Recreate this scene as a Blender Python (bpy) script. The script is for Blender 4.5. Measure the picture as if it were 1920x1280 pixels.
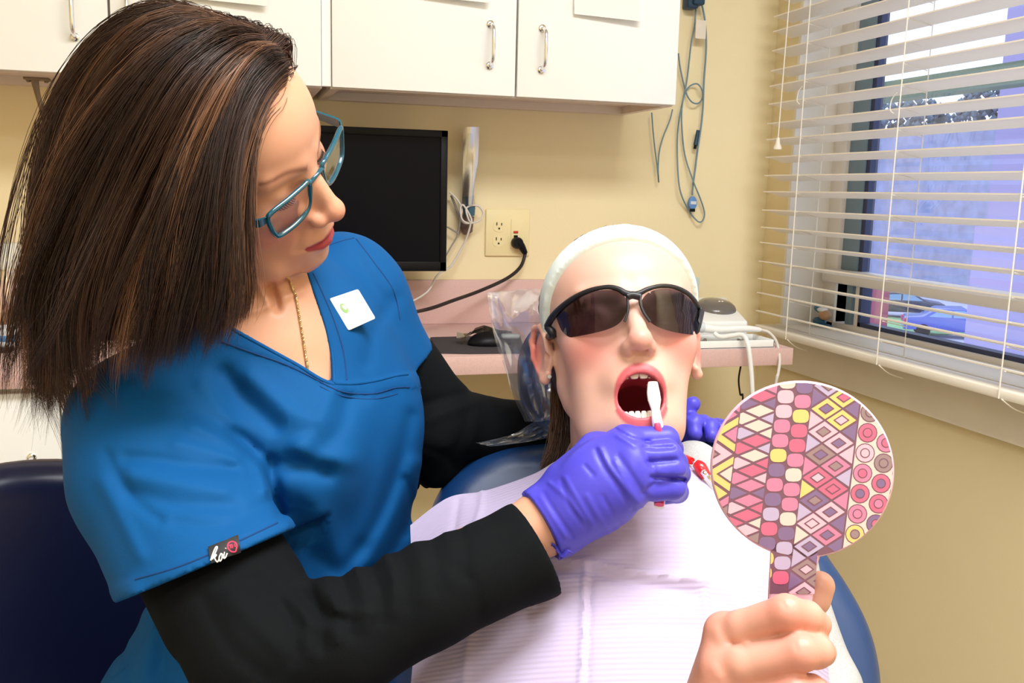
import bpy, bmesh, math, random
import numpy as np
from mathutils import Vector, Matrix
for _o in list(bpy.data.objects): bpy.data.objects.remove(_o)
scene = bpy.context.scene
COL = scene.collection
rng = np.random.default_rng(7)
random.seed(7)

# ---------------------------------------------------------------- camera
FPX = 1800.0
CAM = np.array([0.0, 0.0, 1.09])
RW = np.array([[0.95998474, 0.02077251, -0.27928087],      # rows: world X, Y, Z seen in camera axes
               [-0.27907306, 0.15428001, -0.94779529],
               [0.02339937, 0.98780878, 0.1539035]])
cd = bpy.data.cameras.new('camera'); cam = bpy.data.objects.new('camera', cd); COL.objects.link(cam)
cd.sensor_width = 36.0; cd.lens = 36.0 * FPX / 1920.0; cd.clip_start = 0.02; cd.clip_end = 400
M4 = Matrix([list(RW[0]) + [CAM[0]], list(RW[1]) + [CAM[1]], list(RW[2]) + [CAM[2]], [0, 0, 0, 1]])
cam.matrix_world = M4
scene.camera = cam

# ---------------------------------------------------------------- sky, lamps, exposure
world = bpy.data.worlds.new('sky'); scene.world = world; world.use_nodes = True
_bg = world.node_tree.nodes['Background']
_bg.inputs[0].default_value = (0.74, 0.82, 1.0, 1); _bg.inputs[1].default_value = 1.7
vs = scene.view_settings
vs.view_transform = 'Standard'; vs.look = 'None'; vs.exposure = 0.18; vs.gamma = 1.0; vs.use_curve_mapping = False
CEIL = 2.52
LAMPS = [('ceiling lamp', (0.55, 0.10, CEIL - 0.05), (1.25, 0.62), 52.0),
         ('ceiling lamp', (-0.75, -1.30, CEIL - 0.05), (1.25, 0.62), 24.0)]  # second panel is an added fill to brighten the right wall
for n, loc, size, pw in LAMPS:
    ld = bpy.data.lights.new('ceiling_or_fill_light', 'AREA'); ld.shape = 'RECTANGLE'; ld.size = size[0]; ld.size_y = size[1]
    ld.energy = pw; ld.color = (0.955, 0.98, 1.0)
    lo = bpy.data.objects.new('ceiling_or_fill_light', ld); COL.objects.link(lo); lo.location = (loc[0], loc[1], loc[2] - 0.012)

# ---------------------------------------------------------------- pixel helpers (photograph frame -> points of the room)
def _ray(px, py): return RW @ np.array([(px - 960) / FPX, -(py - 640) / FPX, -1.0])
def P(px, py, d): return CAM + _ray(px, py) * d
def onX(px, py, x): r = _ray(px, py); return CAM + r * (x - CAM[0]) / r[0]
def onY(px, py, y): r = _ray(px, py); return CAM + r * (y - CAM[1]) / r[1]
def onZ(px, py, z): r = _ray(px, py); return CAM + r * (z - CAM[2]) / r[2]
def c2w(v): return RW @ np.asarray(v, float)
def nrm(v): v = np.asarray(v, float); return v / np.linalg.norm(v)

# ---------------------------------------------------------------- materials
MATS = {}
def srgb(r, g, b):
    out = []
    for c in (r, g, b):
        c /= 255.0
        out.append(c / 12.92 if c <= 0.04045 else ((c + 0.055) / 1.055) ** 2.4)
    return tuple(out)
def mat(name, col=(0.8, 0.8, 0.8), rough=0.5, metal=0.0, spec=0.5, noise=None, bump=None, attr=False, sss=0.0, trans=0.0, alpha=1.0,
        coat=0.0, sheen=0.0, emit=None, wave=None, ior=1.45):
    """noise=(scale, amount) varies the colour; bump=(scale, strength, distance); wave=(axis vec scale, strength, distance) fine ribs"""
    if name in MATS: return MATS[name]
    m = bpy.data.materials.new(name); m.use_nodes = True
    nt = m.node_tree; b = nt.nodes['Principled BSDF']
    b.inputs['Roughness'].default_value = rough; b.inputs['Metallic'].default_value = metal
    b.inputs['Specular IOR Level'].default_value = spec; b.inputs['IOR'].default_value = ior
    b.inputs['Transmission Weight'].default_value = trans; b.inputs['Alpha'].default_value = alpha
    b.inputs['Coat Weight'].default_value = coat; b.inputs['Sheen Weight'].default_value = sheen
    if sss:
        b.inputs['Subsurface Weight'].default_value = sss; b.inputs['Subsurface Radius'].default_value = (1.0, 0.35, 0.2)
        b.inputs['Subsurface Scale'].default_value = 0.006
    col4 = tuple(col) + (1,)
    src = None
    if attr:
        a = nt.nodes.new('ShaderNodeVertexColor'); a.layer_name = 'Col'; src = a.outputs['Color']
    b.inputs['Base Color'].default_value = col4
    tc = nt.nodes.new('ShaderNodeTexCoord')
    if noise:
        n = nt.nodes.new('ShaderNodeTexNoise'); n.inputs['Scale'].default_value = noise[0]; n.inputs['Detail'].default_value = 4
        nt.links.new(tc.outputs['Object'], n.inputs['Vector'])
        r = nt.nodes.new('ShaderNodeMapRange'); r.inputs['To Min'].default_value = 1 - noise[1]; r.inputs['To Max'].default_value = 1 + noise[1]
        r.inputs['From Min'].default_value = 0.25; r.inputs['From Max'].default_value = 0.75
        nt.links.new(n.outputs['Fac'], r.inputs['Value'])
        mx = nt.nodes.new('ShaderNodeVectorMath'); mx.operation = 'SCALE'
        if src is not None: nt.links.new(src, mx.inputs[0])
        else: mx.inputs[0].default_value = col
        nt.links.new(r.outputs[0], mx.inputs['Scale']); src = mx.outputs[0]
    if src is not None: nt.links.new(src, b.inputs['Base Color'])
    last = None
    if bump:
        n = nt.nodes.new('ShaderNodeTexNoise'); n.inputs['Scale'].default_value = bump[0]; n.inputs['Detail'].default_value = 3
        nt.links.new(tc.outputs['Object'], n.inputs['Vector'])
        bp = nt.nodes.new('ShaderNodeBump'); bp.inputs['Strength'].default_value = bump[1]; bp.inputs['Distance'].default_value = bump[2]
        nt.links.new(n.outputs['Fac'], bp.inputs['Height']); nt.links.new(bp.outputs[0], b.inputs['Normal']); last = bp
    if wave:
        uv = nt.nodes.new('ShaderNodeUVMap')
        w = nt.nodes.new('ShaderNodeTexWave'); w.wave_type = 'BANDS'; w.bands_direction = wave[3] if len(wave) > 3 else 'Y'
        w.inputs['Scale'].default_value = wave[0]; w.inputs['Distortion'].default_value = 0.4; w.inputs['Detail'].default_value = 1
        nt.links.new(uv.outputs[0], w.inputs['Vector'])
        bp = nt.nodes.new('ShaderNodeBump'); bp.inputs['Strength'].default_value = wave[1]; bp.inputs['Distance'].default_value = wave[2]
        nt.links.new(w.outputs['Fac'], bp.inputs['Height'])
        if last is not None: nt.links.new(last.outputs[0], bp.inputs['Normal'])
        nt.links.new(bp.outputs[0], b.inputs['Normal'])
    if emit:
        b.inputs['Emission Color'].default_value = tuple(emit[0]) + (1,); b.inputs['Emission Strength'].default_value = emit[1]
    MATS[name] = m
    return m

def film(name, tint, clear, rough, gloss=1.0, milky=0.0, edge=0.45):
    """thin clear plastic: mostly see-through, with sharp highlights"""
    m = bpy.data.materials.new(name); m.use_nodes = True; nt = m.node_tree
    for n in list(nt.nodes):
        if n.type != 'OUTPUT_MATERIAL': nt.nodes.remove(n)
    out = [n for n in nt.nodes if n.type == 'OUTPUT_MATERIAL'][0]
    t = nt.nodes.new('ShaderNodeBsdfTransparent'); t.inputs[0].default_value = tuple(tint) + (1,)
    g = nt.nodes.new('ShaderNodeBsdfGlossy'); g.inputs[0].default_value = (gloss, gloss, gloss, 1); g.inputs[1].default_value = rough
    lw = nt.nodes.new('ShaderNodeLayerWeight'); lw.inputs[0].default_value = 0.35
    mr = nt.nodes.new('ShaderNodeMapRange'); mr.inputs['To Min'].default_value = 1 - clear; mr.inputs['To Max'].default_value = min(1.0, 1 - clear + edge)
    nt.links.new(lw.outputs['Facing'], mr.inputs['Value'])
    mx = nt.nodes.new('ShaderNodeMixShader'); nt.links.new(mr.outputs[0], mx.inputs[0])
    nt.links.new(t.outputs[0], mx.inputs[1]); nt.links.new(g.outputs[0], mx.inputs[2]); last = mx.outputs[0]
    if milky:
        df = nt.nodes.new('ShaderNodeBsdfDiffuse'); df.inputs[0].default_value = (0.92, 0.92, 0.94, 1)
        m2 = nt.nodes.new('ShaderNodeMixShader'); m2.inputs[0].default_value = milky; nt.links.new(last, m2.inputs[1]); nt.links.new(df.outputs[0], m2.inputs[2]); last = m2.outputs[0]
    nt.links.new(last, out.inputs[0])
    MATS[name] = m
    return m

# ---------------------------------------------------------------- things, parts
def tag(o, label=None, cat=None, group=None, kind=None):
    if label: o['label'] = label
    if cat: o['category'] = cat
    if group: o['group'] = group
    if kind: o['kind'] = kind
    return o
def thing(name, label, cat, loc=(0, 0, 0), group=None):
    o = bpy.data.objects.new(name, None); o.empty_display_size = 0.03; COL.objects.link(o)
    o.location = tuple(float(v) for v in loc)
    return tag(o, label, cat, group)
def world_loc(o):
    v = Vector((0, 0, 0))
    while o is not None: v += o.location; o = o.parent
    return v

class MB:
    """collects geometry, then links it as ONE mesh object"""
    def __init__(s): s.v = []; s.f = []; s.m = []; s.c = []; s.n = 0
    def add(s, V, F, mi=0, col=None):
        V = np.asarray(V, float).reshape(-1, 3)
        s.v.append(V); s.f.extend([tuple(int(i) + s.n for i in q) for q in F]); s.m.extend([mi] * len(F))
        if col is not None: s.c.append((s.n, len(V), col))
        s.n += len(V); return s
    def box(s, a, b, bev=0.0, mi=0, frame=None, seg=2, col=None):
        a = np.minimum(a, b).astype(float) if False else np.array(a, float); b = np.array(b, float)
        lo, hi = np.minimum(a, b), np.maximum(a, b)
        bm = bmesh.new(); bmesh.ops.create_cube(bm, size=1.0)
        for v in bm.verts: v.co = Vector([(lo[i] + hi[i]) / 2 + v.co[i] * (hi[i] - lo[i]) for i in range(3)])
        if bev > 0: bmesh.ops.bevel(bm, geom=list(bm.edges), offset=min(bev, (hi - lo).min() * 0.49), segments=seg, profile=0.5, affect='EDGES')
        s.bm(bm, mi, frame, col); return s
    def bm(s, bm, mi=0, frame=None, col=None):
        bm.verts.index_update()
        V = np.array([v.co[:] for v in bm.verts]); F = [[v.index for v in f.verts] for f in bm.faces]; bm.free()
        if frame is not None: V = frame(V)
        s.add(V, F, mi, col)
    def tube(s, pts, r, n=8, closed=False, mi=0, smooth=0, col=None, cap=True, flat=None):
        pts = [np.asarray(p, float) for p in pts]
        if smooth: pts, r = spline(pts, smooth, closed, r)
        N = len(pts); R = np.full(N, r, float) if np.isscalar(r) else np.asarray(r, float)
        T = []
        for i in range(N):
            a = pts[(i - 1) % N] if (closed or i > 0) else pts[i]; b = pts[(i + 1) % N] if (closed or i < N - 1) else pts[i]
            T.append(nrm(b - a + 1e-12))
        up = np.array([0.0, 0, 1]) if flat is None else np.asarray(flat, float)
        if abs(T[0] @ up) > 0.95 and flat is None: up = np.array([0.0, 1, 0])
        u = nrm(up - T[0] * (up @ T[0])); V = []
        ang = np.arange(n) * 2 * math.pi / n
        for i in range(N):
            u = u - T[i] * (u @ T[i]); u = nrm(u); w = np.cross(T[i], u)
            for a in ang: V.append(pts[i] + R[i] * (math.cos(a) * u + math.sin(a) * w))
        F = []
        for i in range(N if closed else N - 1):
            j = (i + 1) % N
            for k in range(n):
                l = (k + 1) % n; F.append((i * n + k, i * n + l, j * n + l, j * n + k))
        if not closed and cap: F.append(tuple(range(n - 1, -1, -1))); F.append(tuple(range((N - 1) * n, N * n)))
        s.add(V, F, mi, col); return s
    def lathe(s, prof, o, axis=(0, 0, 1), n=24, mi=0, col=None, ref=None, sx=1.0):
        """prof: (radius, height) pairs along the axis from o"""
        ax = nrm(axis); ref = np.array([1.0, 0, 0]) if ref is None else np.asarray(ref, float)
        if abs(ax @ ref) > 0.9: ref = np.array([0, 1.0, 0])
        u = nrm(ref - ax * (ref @ ax)); w = np.cross(ax, u); o = np.asarray(o, float); V = []; F = []
        for r, h in prof:
            for k in range(n):
                a = 2 * math.pi * k / n; V.append(o + ax * h + r * (sx * math.cos(a) * u + math.sin(a) * w))
        m = len(prof)
        for i in range(m - 1):
            for k in range(n):
                l = (k + 1) % n; F.append((i * n + k, i * n + l, (i + 1) * n + l, (i + 1) * n + k))
        F.append(tuple(range(n - 1, -1, -1))); F.append(tuple(range((m - 1) * n, m * n)))
        s.add(V, F, mi, col); return s
    def prism(s, poly, depth, frame, mi=0, col=None, bev=0.0):
        """poly 2-D outline; frame maps (x, y, z) rows to world; extruded z 0..depth"""
        bm = bmesh.new(); vs_ = [bm.verts.new((x, y, 0)) for x, y in poly]; f = bm.faces.new(vs_)
        r = bmesh.ops.extrude_face_region(bm, geom=[f])
        bmesh.ops.translate(bm, vec=(0, 0, depth), verts=[e for e in r['geom'] if isinstance(e, bmesh.types.BMVert)])
        bmesh.ops.recalc_face_normals(bm, faces=list(bm.faces))
        if bev: bmesh.ops.bevel(bm, geom=[e for e in bm.edges if abs(e.verts[0].co.z - e.verts[1].co.z) < 1e-9], offset=bev, segments=2, profile=0.5, affect='EDGES')
        s.bm(bm, mi, frame, col); return s
    def grid(s, G, mi=0, closed_u=False, col=None):
        G = np.asarray(G, float); a, b = G.shape[:2]; F = []
        for i in range(a if closed_u else a - 1):
            i2 = (i + 1) % a
            for j in range(b - 1): F.append((i * b + j, i2 * b + j, i2 * b + j + 1, i * b + j + 1))
        s.add(G.reshape(-1, 3), F, mi, col); return s
    def sheet(s, G, th, mi=0):
        """a grid with thickness th (closed slab)"""
        G = np.asarray(G, float); a, b = G.shape[:2]
        du = np.gradient(G, axis=0); dv = np.gradient(G, axis=1); N = np.cross(du, dv); N /= np.linalg.norm(N, axis=2, keepdims=True) + 1e-12
        H = G - N * th; V = np.concatenate([G.reshape(-1, 3), H.reshape(-1, 3)]); o = a * b; F = []
        for i in range(a - 1):
            for j in range(b - 1):
                q = (i * b + j, (i + 1) * b + j, (i + 1) * b + j + 1, i * b + j + 1); F.append(q); F.append(tuple(k + o for k in q[::-1]))
        ring = [i * b for i in range(a)] + [(a - 1) * b + j for j in range(1, b)] + [i * b + b - 1 for i in range(a - 2, -1, -1)] + [j for j in range(b - 2, 0, -1)]
        for k in range(len(ring)): p, q = ring[k], ring[(k + 1) % len(ring)]; F.append((p, p + o, q + o, q))
        s.add(V, F, mi); return s
    def build(s, name, mats, parent=None, sharp=52, origin='base', uv=None, label=None, cat=None, group=None, kind=None, base=None):
        V = np.concatenate(s.v) if s.v else np.zeros((0, 3))
        lo, hi = V.min(0), V.max(0)
        c = np.array([(lo[0] + hi[0]) / 2, (lo[1] + hi[1]) / 2, lo[2]]) if base is None else np.asarray(base, float)
        me = bpy.data.meshes.new(name); me.from_pydata((V - c).tolist(), [], s.f)
        if not isinstance(mats, (list, tuple)): mats = [mats]
        for m in mats: me.materials.append(m)
        me.polygons.foreach_set('material_index', s.m); me.polygons.foreach_set('use_smooth', [True] * len(me.polygons))
        if s.c:
            at = me.color_attributes.new('Col', 'FLOAT_COLOR', 'POINT'); A = np.ones((len(V), 4), np.float32)
            for st, ln, cc in s.c: A[st:st + ln, :3] = cc
            at.data.foreach_set('color', A.ravel())
        if uv is not None:
            ul = me.uv_layers.new(name='UVMap'); li = np.zeros(len(me.loops), int); me.loops.foreach_get('vertex_index', li)
            ul.data.foreach_set('uv', np.asarray(uv, np.float32)[li].ravel())
        me.update(); bm = bmesh.new(); bm.from_mesh(me); bmesh.ops.recalc_face_normals(bm, faces=list(bm.faces)); bm.to_mesh(me); bm.free()
        if sharp < 180: me.set_sharp_from_angle(angle=math.radians(sharp))
        o = bpy.data.objects.new(name, me); COL.objects.link(o)
        if parent is not None: o.parent = parent; c = c - np.array(world_loc(parent))
        o.location = tuple(float(x) for x in c)
        return tag(o, label, cat, group, kind)

def spline(pts, k, closed=False, r=None):
    """Catmull-Rom through pts, k steps per span; radii (if a list) follow"""
    p = [np.asarray(q, float) for q in pts]; n = len(p); out = []; ro = []
    isl = r is not None and not np.isscalar(r)
    spans = n if closed else n - 1
    for i in range(spans):
        a, b, c, d = (p[(i - 1) % n], p[i % n], p[(i + 1) % n], p[(i + 2) % n]) if closed else (p[max(i - 1, 0)], p[i], p[i + 1], p[min(i + 2, n - 1)])
        for s in range(k):
            t = s / k
            out.append(0.5 * ((2 * b) + (c - a) * t + (2 * a - 5 * b + 4 * c - d) * t * t + (3 * b - a - 3 * c + d) * t ** 3))
            if isl: ro.append(r[i] * (1 - t) + r[(i + 1) % n] * t)
    if not closed:
        out.append(p[-1])
        if isl: ro.append(r[-1])
    return out, (ro if isl else r)

def frame(o, x, y, z):
    o = np.asarray(o, float); B = np.array([x, y, z], float)
    return lambda V: o + np.asarray(V, float) @ B
def one(mb, name, mats, label, cat, group=None, **k): return mb.build(name, mats, None, label=label, cat=cat, group=group, **k)
def setting(mb, name, mats, parent=None, **k):
    return mb.build(name, mats, parent, kind='structure' if parent is None else None, **k)
# ================================================================ ROOM SHELL
YB = 2.30; XR = 1.377; XL = -2.3; YF = -2.2; ZC = 0.767
m_wall = mat('wall paint', srgb(238, 222, 180), 0.75, bump=(160, 0.12, 0.002), noise=(3, 0.03))
m_white = mat('white laminate', srgb(244, 243, 240), 0.35)
m_trim = mat('trim paint', srgb(238, 230, 214), 0.5, noise=(9, 0.04))
m_floor = mat('vinyl floor', srgb(176, 164, 146), 0.4, noise=(14, 0.1))
m_ceil = mat('ceiling tile', srgb(236, 234, 228), 0.9, bump=(200, 0.3, 0.003))
m_pink = mat('pink laminate', srgb(214, 178, 172), 0.4, noise=(420, 0.09))
m_chrome = mat('chrome', (0.8, 0.8, 0.82), 0.16, metal=1.0)
m_black = mat('black plastic', srgb(13, 13, 18), 0.4, spec=0.2)
m_ivory = mat('ivory plastic', srgb(238, 222, 172), 0.35)
m_dark = mat('dark slot', srgb(46, 36, 24), 0.6)
m_paper = mat('paper', srgb(240, 238, 228), 0.8)
m_whitepl = mat('white plastic', srgb(238, 238, 236), 0.3)
m_greyblue = mat('grey blue cable', srgb(112, 138, 150), 0.45)
m_blue = mat('blue connector', srgb(96, 140, 200), 0.4)
m_teal = mat('dark teal plastic', srgb(30, 60, 84), 0.4)
m_grey = mat('grey plastic', srgb(104, 98, 94), 0.25, coat=0.4)
m_cordblk = mat('black cord', srgb(34, 26, 26), 0.45)
m_cordwht = mat('pale cord', srgb(214, 206, 198), 0.45)
m_slat = mat('white slat', srgb(248, 240, 226), 0.45)
m_cordbl = mat('blind cord', srgb(242, 236, 222), 0.7)

def wall_box(name, a, b, m, **k):
    mb = MB(); mb.box(a, b); return setting(mb, name, m, sharp=30, **k)
wall_box('floor', (XL, YF, -0.05), (XR + 0.2, YB + 0.1, 0), m_floor)
wall_box('ceiling', (XL, YF, CEIL), (XR + 0.2, YB + 0.1, CEIL + 0.05), m_ceil)
wall_box('wall_back', (XL, YB, 0), (XR + 0.2, YB + 0.1, CEIL), m_wall)
wall_box('wall_left', (XL - 0.1, YF, 0), (XL, YB + 0.1, CEIL), m_wall)
wall_box('wall_front', (XL, YF - 0.1, 0), (XR + 0.2, YF, CEIL), m_wall)
# right wall with the window opening
WY0, WY1, WZ0, WZ1 = 0.62, 2.19, 0.745, 1.98
mb = MB()
mb.box((XR, YF, 0), (XR + 0.2, YB, WZ0)); mb.box((XR, YF, WZ1), (XR + 0.2, YB, CEIL))
mb.box((XR, YF, WZ0), (XR + 0.2, WY0, WZ1)); mb.box((XR, WY1, WZ0), (XR + 0.2, YB, WZ1))
setting(mb, 'wall_right', m_wall, sharp=30)
# the window: lining, frame, sash, panes, sill
m_glass = film('window glass', (0.93, 0.95, 0.99), 0.97, 0.02, edge=0.25)
m_frame = mat('vinyl frame', srgb(236, 228, 216), 0.4)
m_frdark = mat('dark gasket', srgb(52, 60, 92), 0.5)
m_alum = mat('blue grey aluminium', srgb(120, 142, 154), 0.35)
win = bpy.data.objects.new('window_1', None); COL.objects.link(win); win.location = (1.44, 1.4, WZ0); win['kind'] = 'structure'
GX = 1.50
mb = MB(); mb.box((XR - 0.004, WY1 - 0.012, WZ0), (XR + 0.2, WY1, WZ1)); mb.box((XR - 0.004, WY0, WZ0), (XR + 0.2, WY0 + 0.012, WZ1)); mb.box((XR - 0.004, WY0, WZ1 - 0.012), (XR + 0.2, WY1, WZ1))
mb.build('lining', m_trim, win, sharp=30)
mb = MB(); mb.box((XR - 0.022, WY0 - 0.05, WZ0), (XR + 0.115, WY1 + 0.0, WZ0 + 0.022), bev=0.005); mb.build('sill', m_trim, win, sharp=30)
mb = MB()   # outer frame
mb.box((GX - 0.012, 2.126, WZ0 + 0.02), (GX + 0.05, WY1 - 0.01, WZ1 - 0.012), bev=0.003)
mb.box((GX - 0.012, WY0 + 0.012, WZ0 + 0.02), (GX + 0.05, WY0 + 0.06, WZ1 - 0.012), bev=0.003)
mb.box((GX - 0.012, WY0 + 0.012, WZ1 - 0.07), (GX + 0.05, WY1 - 0.01, WZ1 - 0.012), bev=0.003)
mb.box((GX - 0.012, WY0 + 0.012, WZ0 + 0.016), (GX + 0.05, WY1 - 0.01, WZ0 + 0.034), bev=0.003)
mb.build('outer_frame', m_frame, win, sharp=30)
mb = MB(); mb.box((GX - 0.03, WY0 + 0.04, 0.880), (GX + 0.02, 2.165, 0.914), bev=0.006); mb.build('meeting_rail', m_frame, win, sharp=30)
mb = MB(); mb.box((GX + 0.0, 2.06, 0.914), (GX + 0.03, 2.126, 1.92), bev=0.002); mb.build('sash_stile', m_alum, win, sharp=30)
mb = MB(); mb.box((GX + 0.005, 2.094, 0.914), (GX + 0.034, 2.102, 1.92)); mb.box((GX + 0.004, 2.045, 0.914), (GX + 0.026, 2.061, 1.92)); mb.build('gasket', m_frdark, win, sharp=30)
mb = MB(); mb.box((GX + 0.012, WY0 + 0.05, 0.914), (GX + 0.018, 2.07, 1.93)); mb.build('pane', m_glass, win, sharp=30)
mb = MB(); mb.box((GX - 0.004, 2.026, 0.779), (GX + 0.025, 2.036, 0.880)); mb.box((GX - 0.004, WY0 + 0.05, 0.776), (GX + 0.025, 2.036, 0.789)); mb.build('vent_frame', m_frdark, win, sharp=30)
for y0, y1, mm in ((2.126, 2.15, m_frame), (2.062, 2.086, m_alum), (2.036, 2.05, m_frame)):
    mb = MB(); mb.box((GX - 0.006, y0, 0.775), (GX + 0.03, y1, 0.880), bev=0.002); mb.build('track_post', mm, win, sharp=30)
mb = MB(); mb.box((GX + 0.012, WY0 + 0.05, 0.788), (GX + 0.017, 2.03, 0.880)); mb.build('lower_pane', m_glass, win, sharp=30)
mb = MB(); mb.box((XR - 0.016, WY0 - 0.06, 0.656), (XR, WY1 + 0.04, WZ0), bev=0.004)
setting(mb, 'trim_1', m_trim, sharp=30)

# ---------------------------------------------------------------- outside
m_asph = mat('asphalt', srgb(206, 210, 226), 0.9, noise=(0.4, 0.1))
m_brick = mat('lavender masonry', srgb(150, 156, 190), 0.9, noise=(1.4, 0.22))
GZ = -5.2
mb = MB(); mb.box((3, -40, GZ - 0.2), (160, 160, GZ)); setting(mb, 'ground', m_asph)
def out(px, py, x): return onX(px, py, x)
a = out(1560, 560, 46.0); b = out(1960, 226, 46.0)
mb = MB(); mb.box((46, min(a[1], b[1]) - 12, GZ), (54, max(a[1], b[1]) + 14, b[2]))
g = one(mb, 'masonry_building', m_brick, 'lavender masonry building across the lot behind the blind', 'building', sharp=30)
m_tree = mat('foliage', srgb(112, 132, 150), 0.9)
def tree(px, py, x, r, lab):
    c = out(px, py, x); t = thing('tree', lab, 'tree', (c[0], c[1], GZ))
    mb = MB(); mb.tube([(c[0], c[1], GZ), (c[0], c[1], c[2])], [0.3, 0.18], 8); mb.build('trunk', mat('bark', srgb(80, 74, 84), 0.9), t)
    mb = MB(); rr = np.random.default_rng(int(px))
    for k in range(320):
        q = rr.normal(size=3); q = q / np.linalg.norm(q) * rr.uniform(0.35, 1) ** 0.5 * r * np.array([0.7, 1.2, 0.8]); s_ = r * rr.uniform(0.06, 0.13)
        V = np.array([[1, 0, 0], [-1, 0, 0], [0, 1, 0], [0, -1, 0], [0, 0, 1], [0, 0, -1]]) * s_ * rr.uniform(0.6, 1.3, (6, 1)) + c + q
        mb.add(V, [(0, 2, 4), (2, 1, 4), (1, 3, 4), (3, 0, 4), (2, 0, 5), (1, 2, 5), (3, 1, 5), (0, 3, 5)])
    mb.build('crown', m_tree, t, sharp=180)
tree(1700, 240, 60, 4.0, 'dusky tree left of the bright gap above the masonry building')
tree(1868, 212, 60, 3.4, 'dusky tree right of the bright gap above the masonry building')
# porch post and beam just outside
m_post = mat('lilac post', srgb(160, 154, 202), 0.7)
q0 = out(1815, 560, 3.4); q1 = out(1893, 560, 3.4)
mb = MB(); mb.box((3.4, q1[1], GZ), (3.6, q0[1], 0.98)); one(mb, 'porch_post', m_post, 'square lilac post outside the lower window, right of the blue car', 'post', sharp=30)
q0 = out(1862, 300, 4.6); q1 = out(1990, 300, 4.6)
mb = MB(); mb.box((4.6, q1[1], 0.90), (4.9, q0[1], 3.4)); mb.box((4.6, q1[1], GZ), (4.8, q1[1] + 0.12, 0.90))
one(mb, 'porch_pillar', m_post, 'wide lilac pillar outside at the right edge of the upper window', 'pillar', sharp=30)
q0 = out(1597, 196, 4.0); q1 = out(1597, 163, 4.0)
mb = MB(); mb.box((4.0, 0.0, q0[2]), (4.15, q0[1] + 0.6, q1[2])); mb.box((4.02, q0[1] + 0.4, GZ), (4.13, q0[1] + 0.55, q0[2]))
one(mb, 'green_beam', mat('green paint', srgb(92, 112, 92), 0.7), 'dull green horizontal beam crossing outside the upper window', 'beam', sharp=30)
# grass and red sign
q = onZ(1690, 606, GZ + 0.01)
q = onZ(1672, 612, GZ)
mb = MB(); mb.box((q[0] - 3, q[1] - 3.0, GZ), (q[0] + 2.5, q[1] + 5, GZ + 0.04)); one(mb, 'grass_verge', mat('verge', srgb(150, 200, 150), 0.9, noise=(3, 0.2)), 'strip of pale green grass beyond the lower window, left of the blue car', 'grass', kind='stuff')
q0 = out(1626, 540, 5.0); q1 = out(1650, 626, 5.0)
mb = MB(); mb.box((5.0, q1[1], q1[2] - 0.12), (5.06, q0[1], q0[2] + 0.08)); mb.box((5.01, (q0[1] + q1[1]) / 2 - 0.03, GZ), (5.05, (q0[1] + q1[1]) / 2 + 0.03, q1[2] - 0.12))
one(mb, 'red_panel', mat('red board', srgb(150, 70, 96), 0.6), 'tall dusky red board standing outside the lower window', 'board', sharp=30)
# the car (and a second, dark, further back), built about their own length axis
def car(name, label, pos, yaw, colr):
    t = thing(name, label, 'car', pos)
    ca, sa = math.cos(yaw), math.sin(yaw); fr = frame(pos, (ca, sa, 0), (-sa, ca, 0), (0, 0, 1))
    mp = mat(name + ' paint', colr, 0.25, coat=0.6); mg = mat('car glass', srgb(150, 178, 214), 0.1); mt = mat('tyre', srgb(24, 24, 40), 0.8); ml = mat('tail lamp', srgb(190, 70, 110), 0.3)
    side = [(-2.25, .35), (-2.25, .75), (-2.15, .92), (-1.45, .98), (-0.85, 1.38), (0.35, 1.42), (1.15, .98), (2.0, .86), (2.25, .62), (2.25, .35)]
    mb = MB(); mb.prism(side, 1.7, lambda V: fr(np.c_[V[:, 0], V[:, 2] - 0.85, V[:, 1]]), bev=0.06); mb.build('body', mp, t, sharp=50)
    for s in (-0.862, 0.855):
        mb = MB(); w = [(-1.2, 1.0), (-0.78, 1.3), (-0.22, 1.33), (-0.22, 1.0)]; w2 = [(-0.14, 1.0), (-0.14, 1.33), (0.32, 1.34), (0.92, 1.0)]
        for ww in (w, w2): mb.prism(ww, 0.008, lambda V, s=s: fr(np.c_[V[:, 0], V[:, 2] + s, V[:, 1]]))
        mb.build('side_window', mg, t)
    for x in (-1.4, 1.35):
        for s in (-0.88, 0.7):
            mb = MB(); mb.lathe([(0.12, 0), (0.3, 0.0), (0.32, 0.03), (0.32, 0.15), (0.3, 0.18), (0.12, 0.18)], fr([(x, s, 0.32)])[0], (-sa, ca, 0), 18); mb.build('wheel', mt, t)
    for s in (-0.86, 0.5):
        mb = MB(); mb.box((-2.28, s, 0.62), (-2.1, s + 0.36, 0.86), bev=0.03, frame=fr); mb.build('tail_lamp', ml, t)
    return t
cp = onZ(1786, 632, GZ)
car('blue_car', 'blue parked car seen through the lower window beside the lilac post', (cp[0], cp[1], GZ), math.radians(-34), srgb(84, 104, 196))
cp = onZ(1690, 594, GZ)
car('dark_car', 'dark parked car far behind the grass in the lower window', (cp[0], cp[1], GZ), math.radians(-30), srgb(36, 50, 84))

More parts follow.
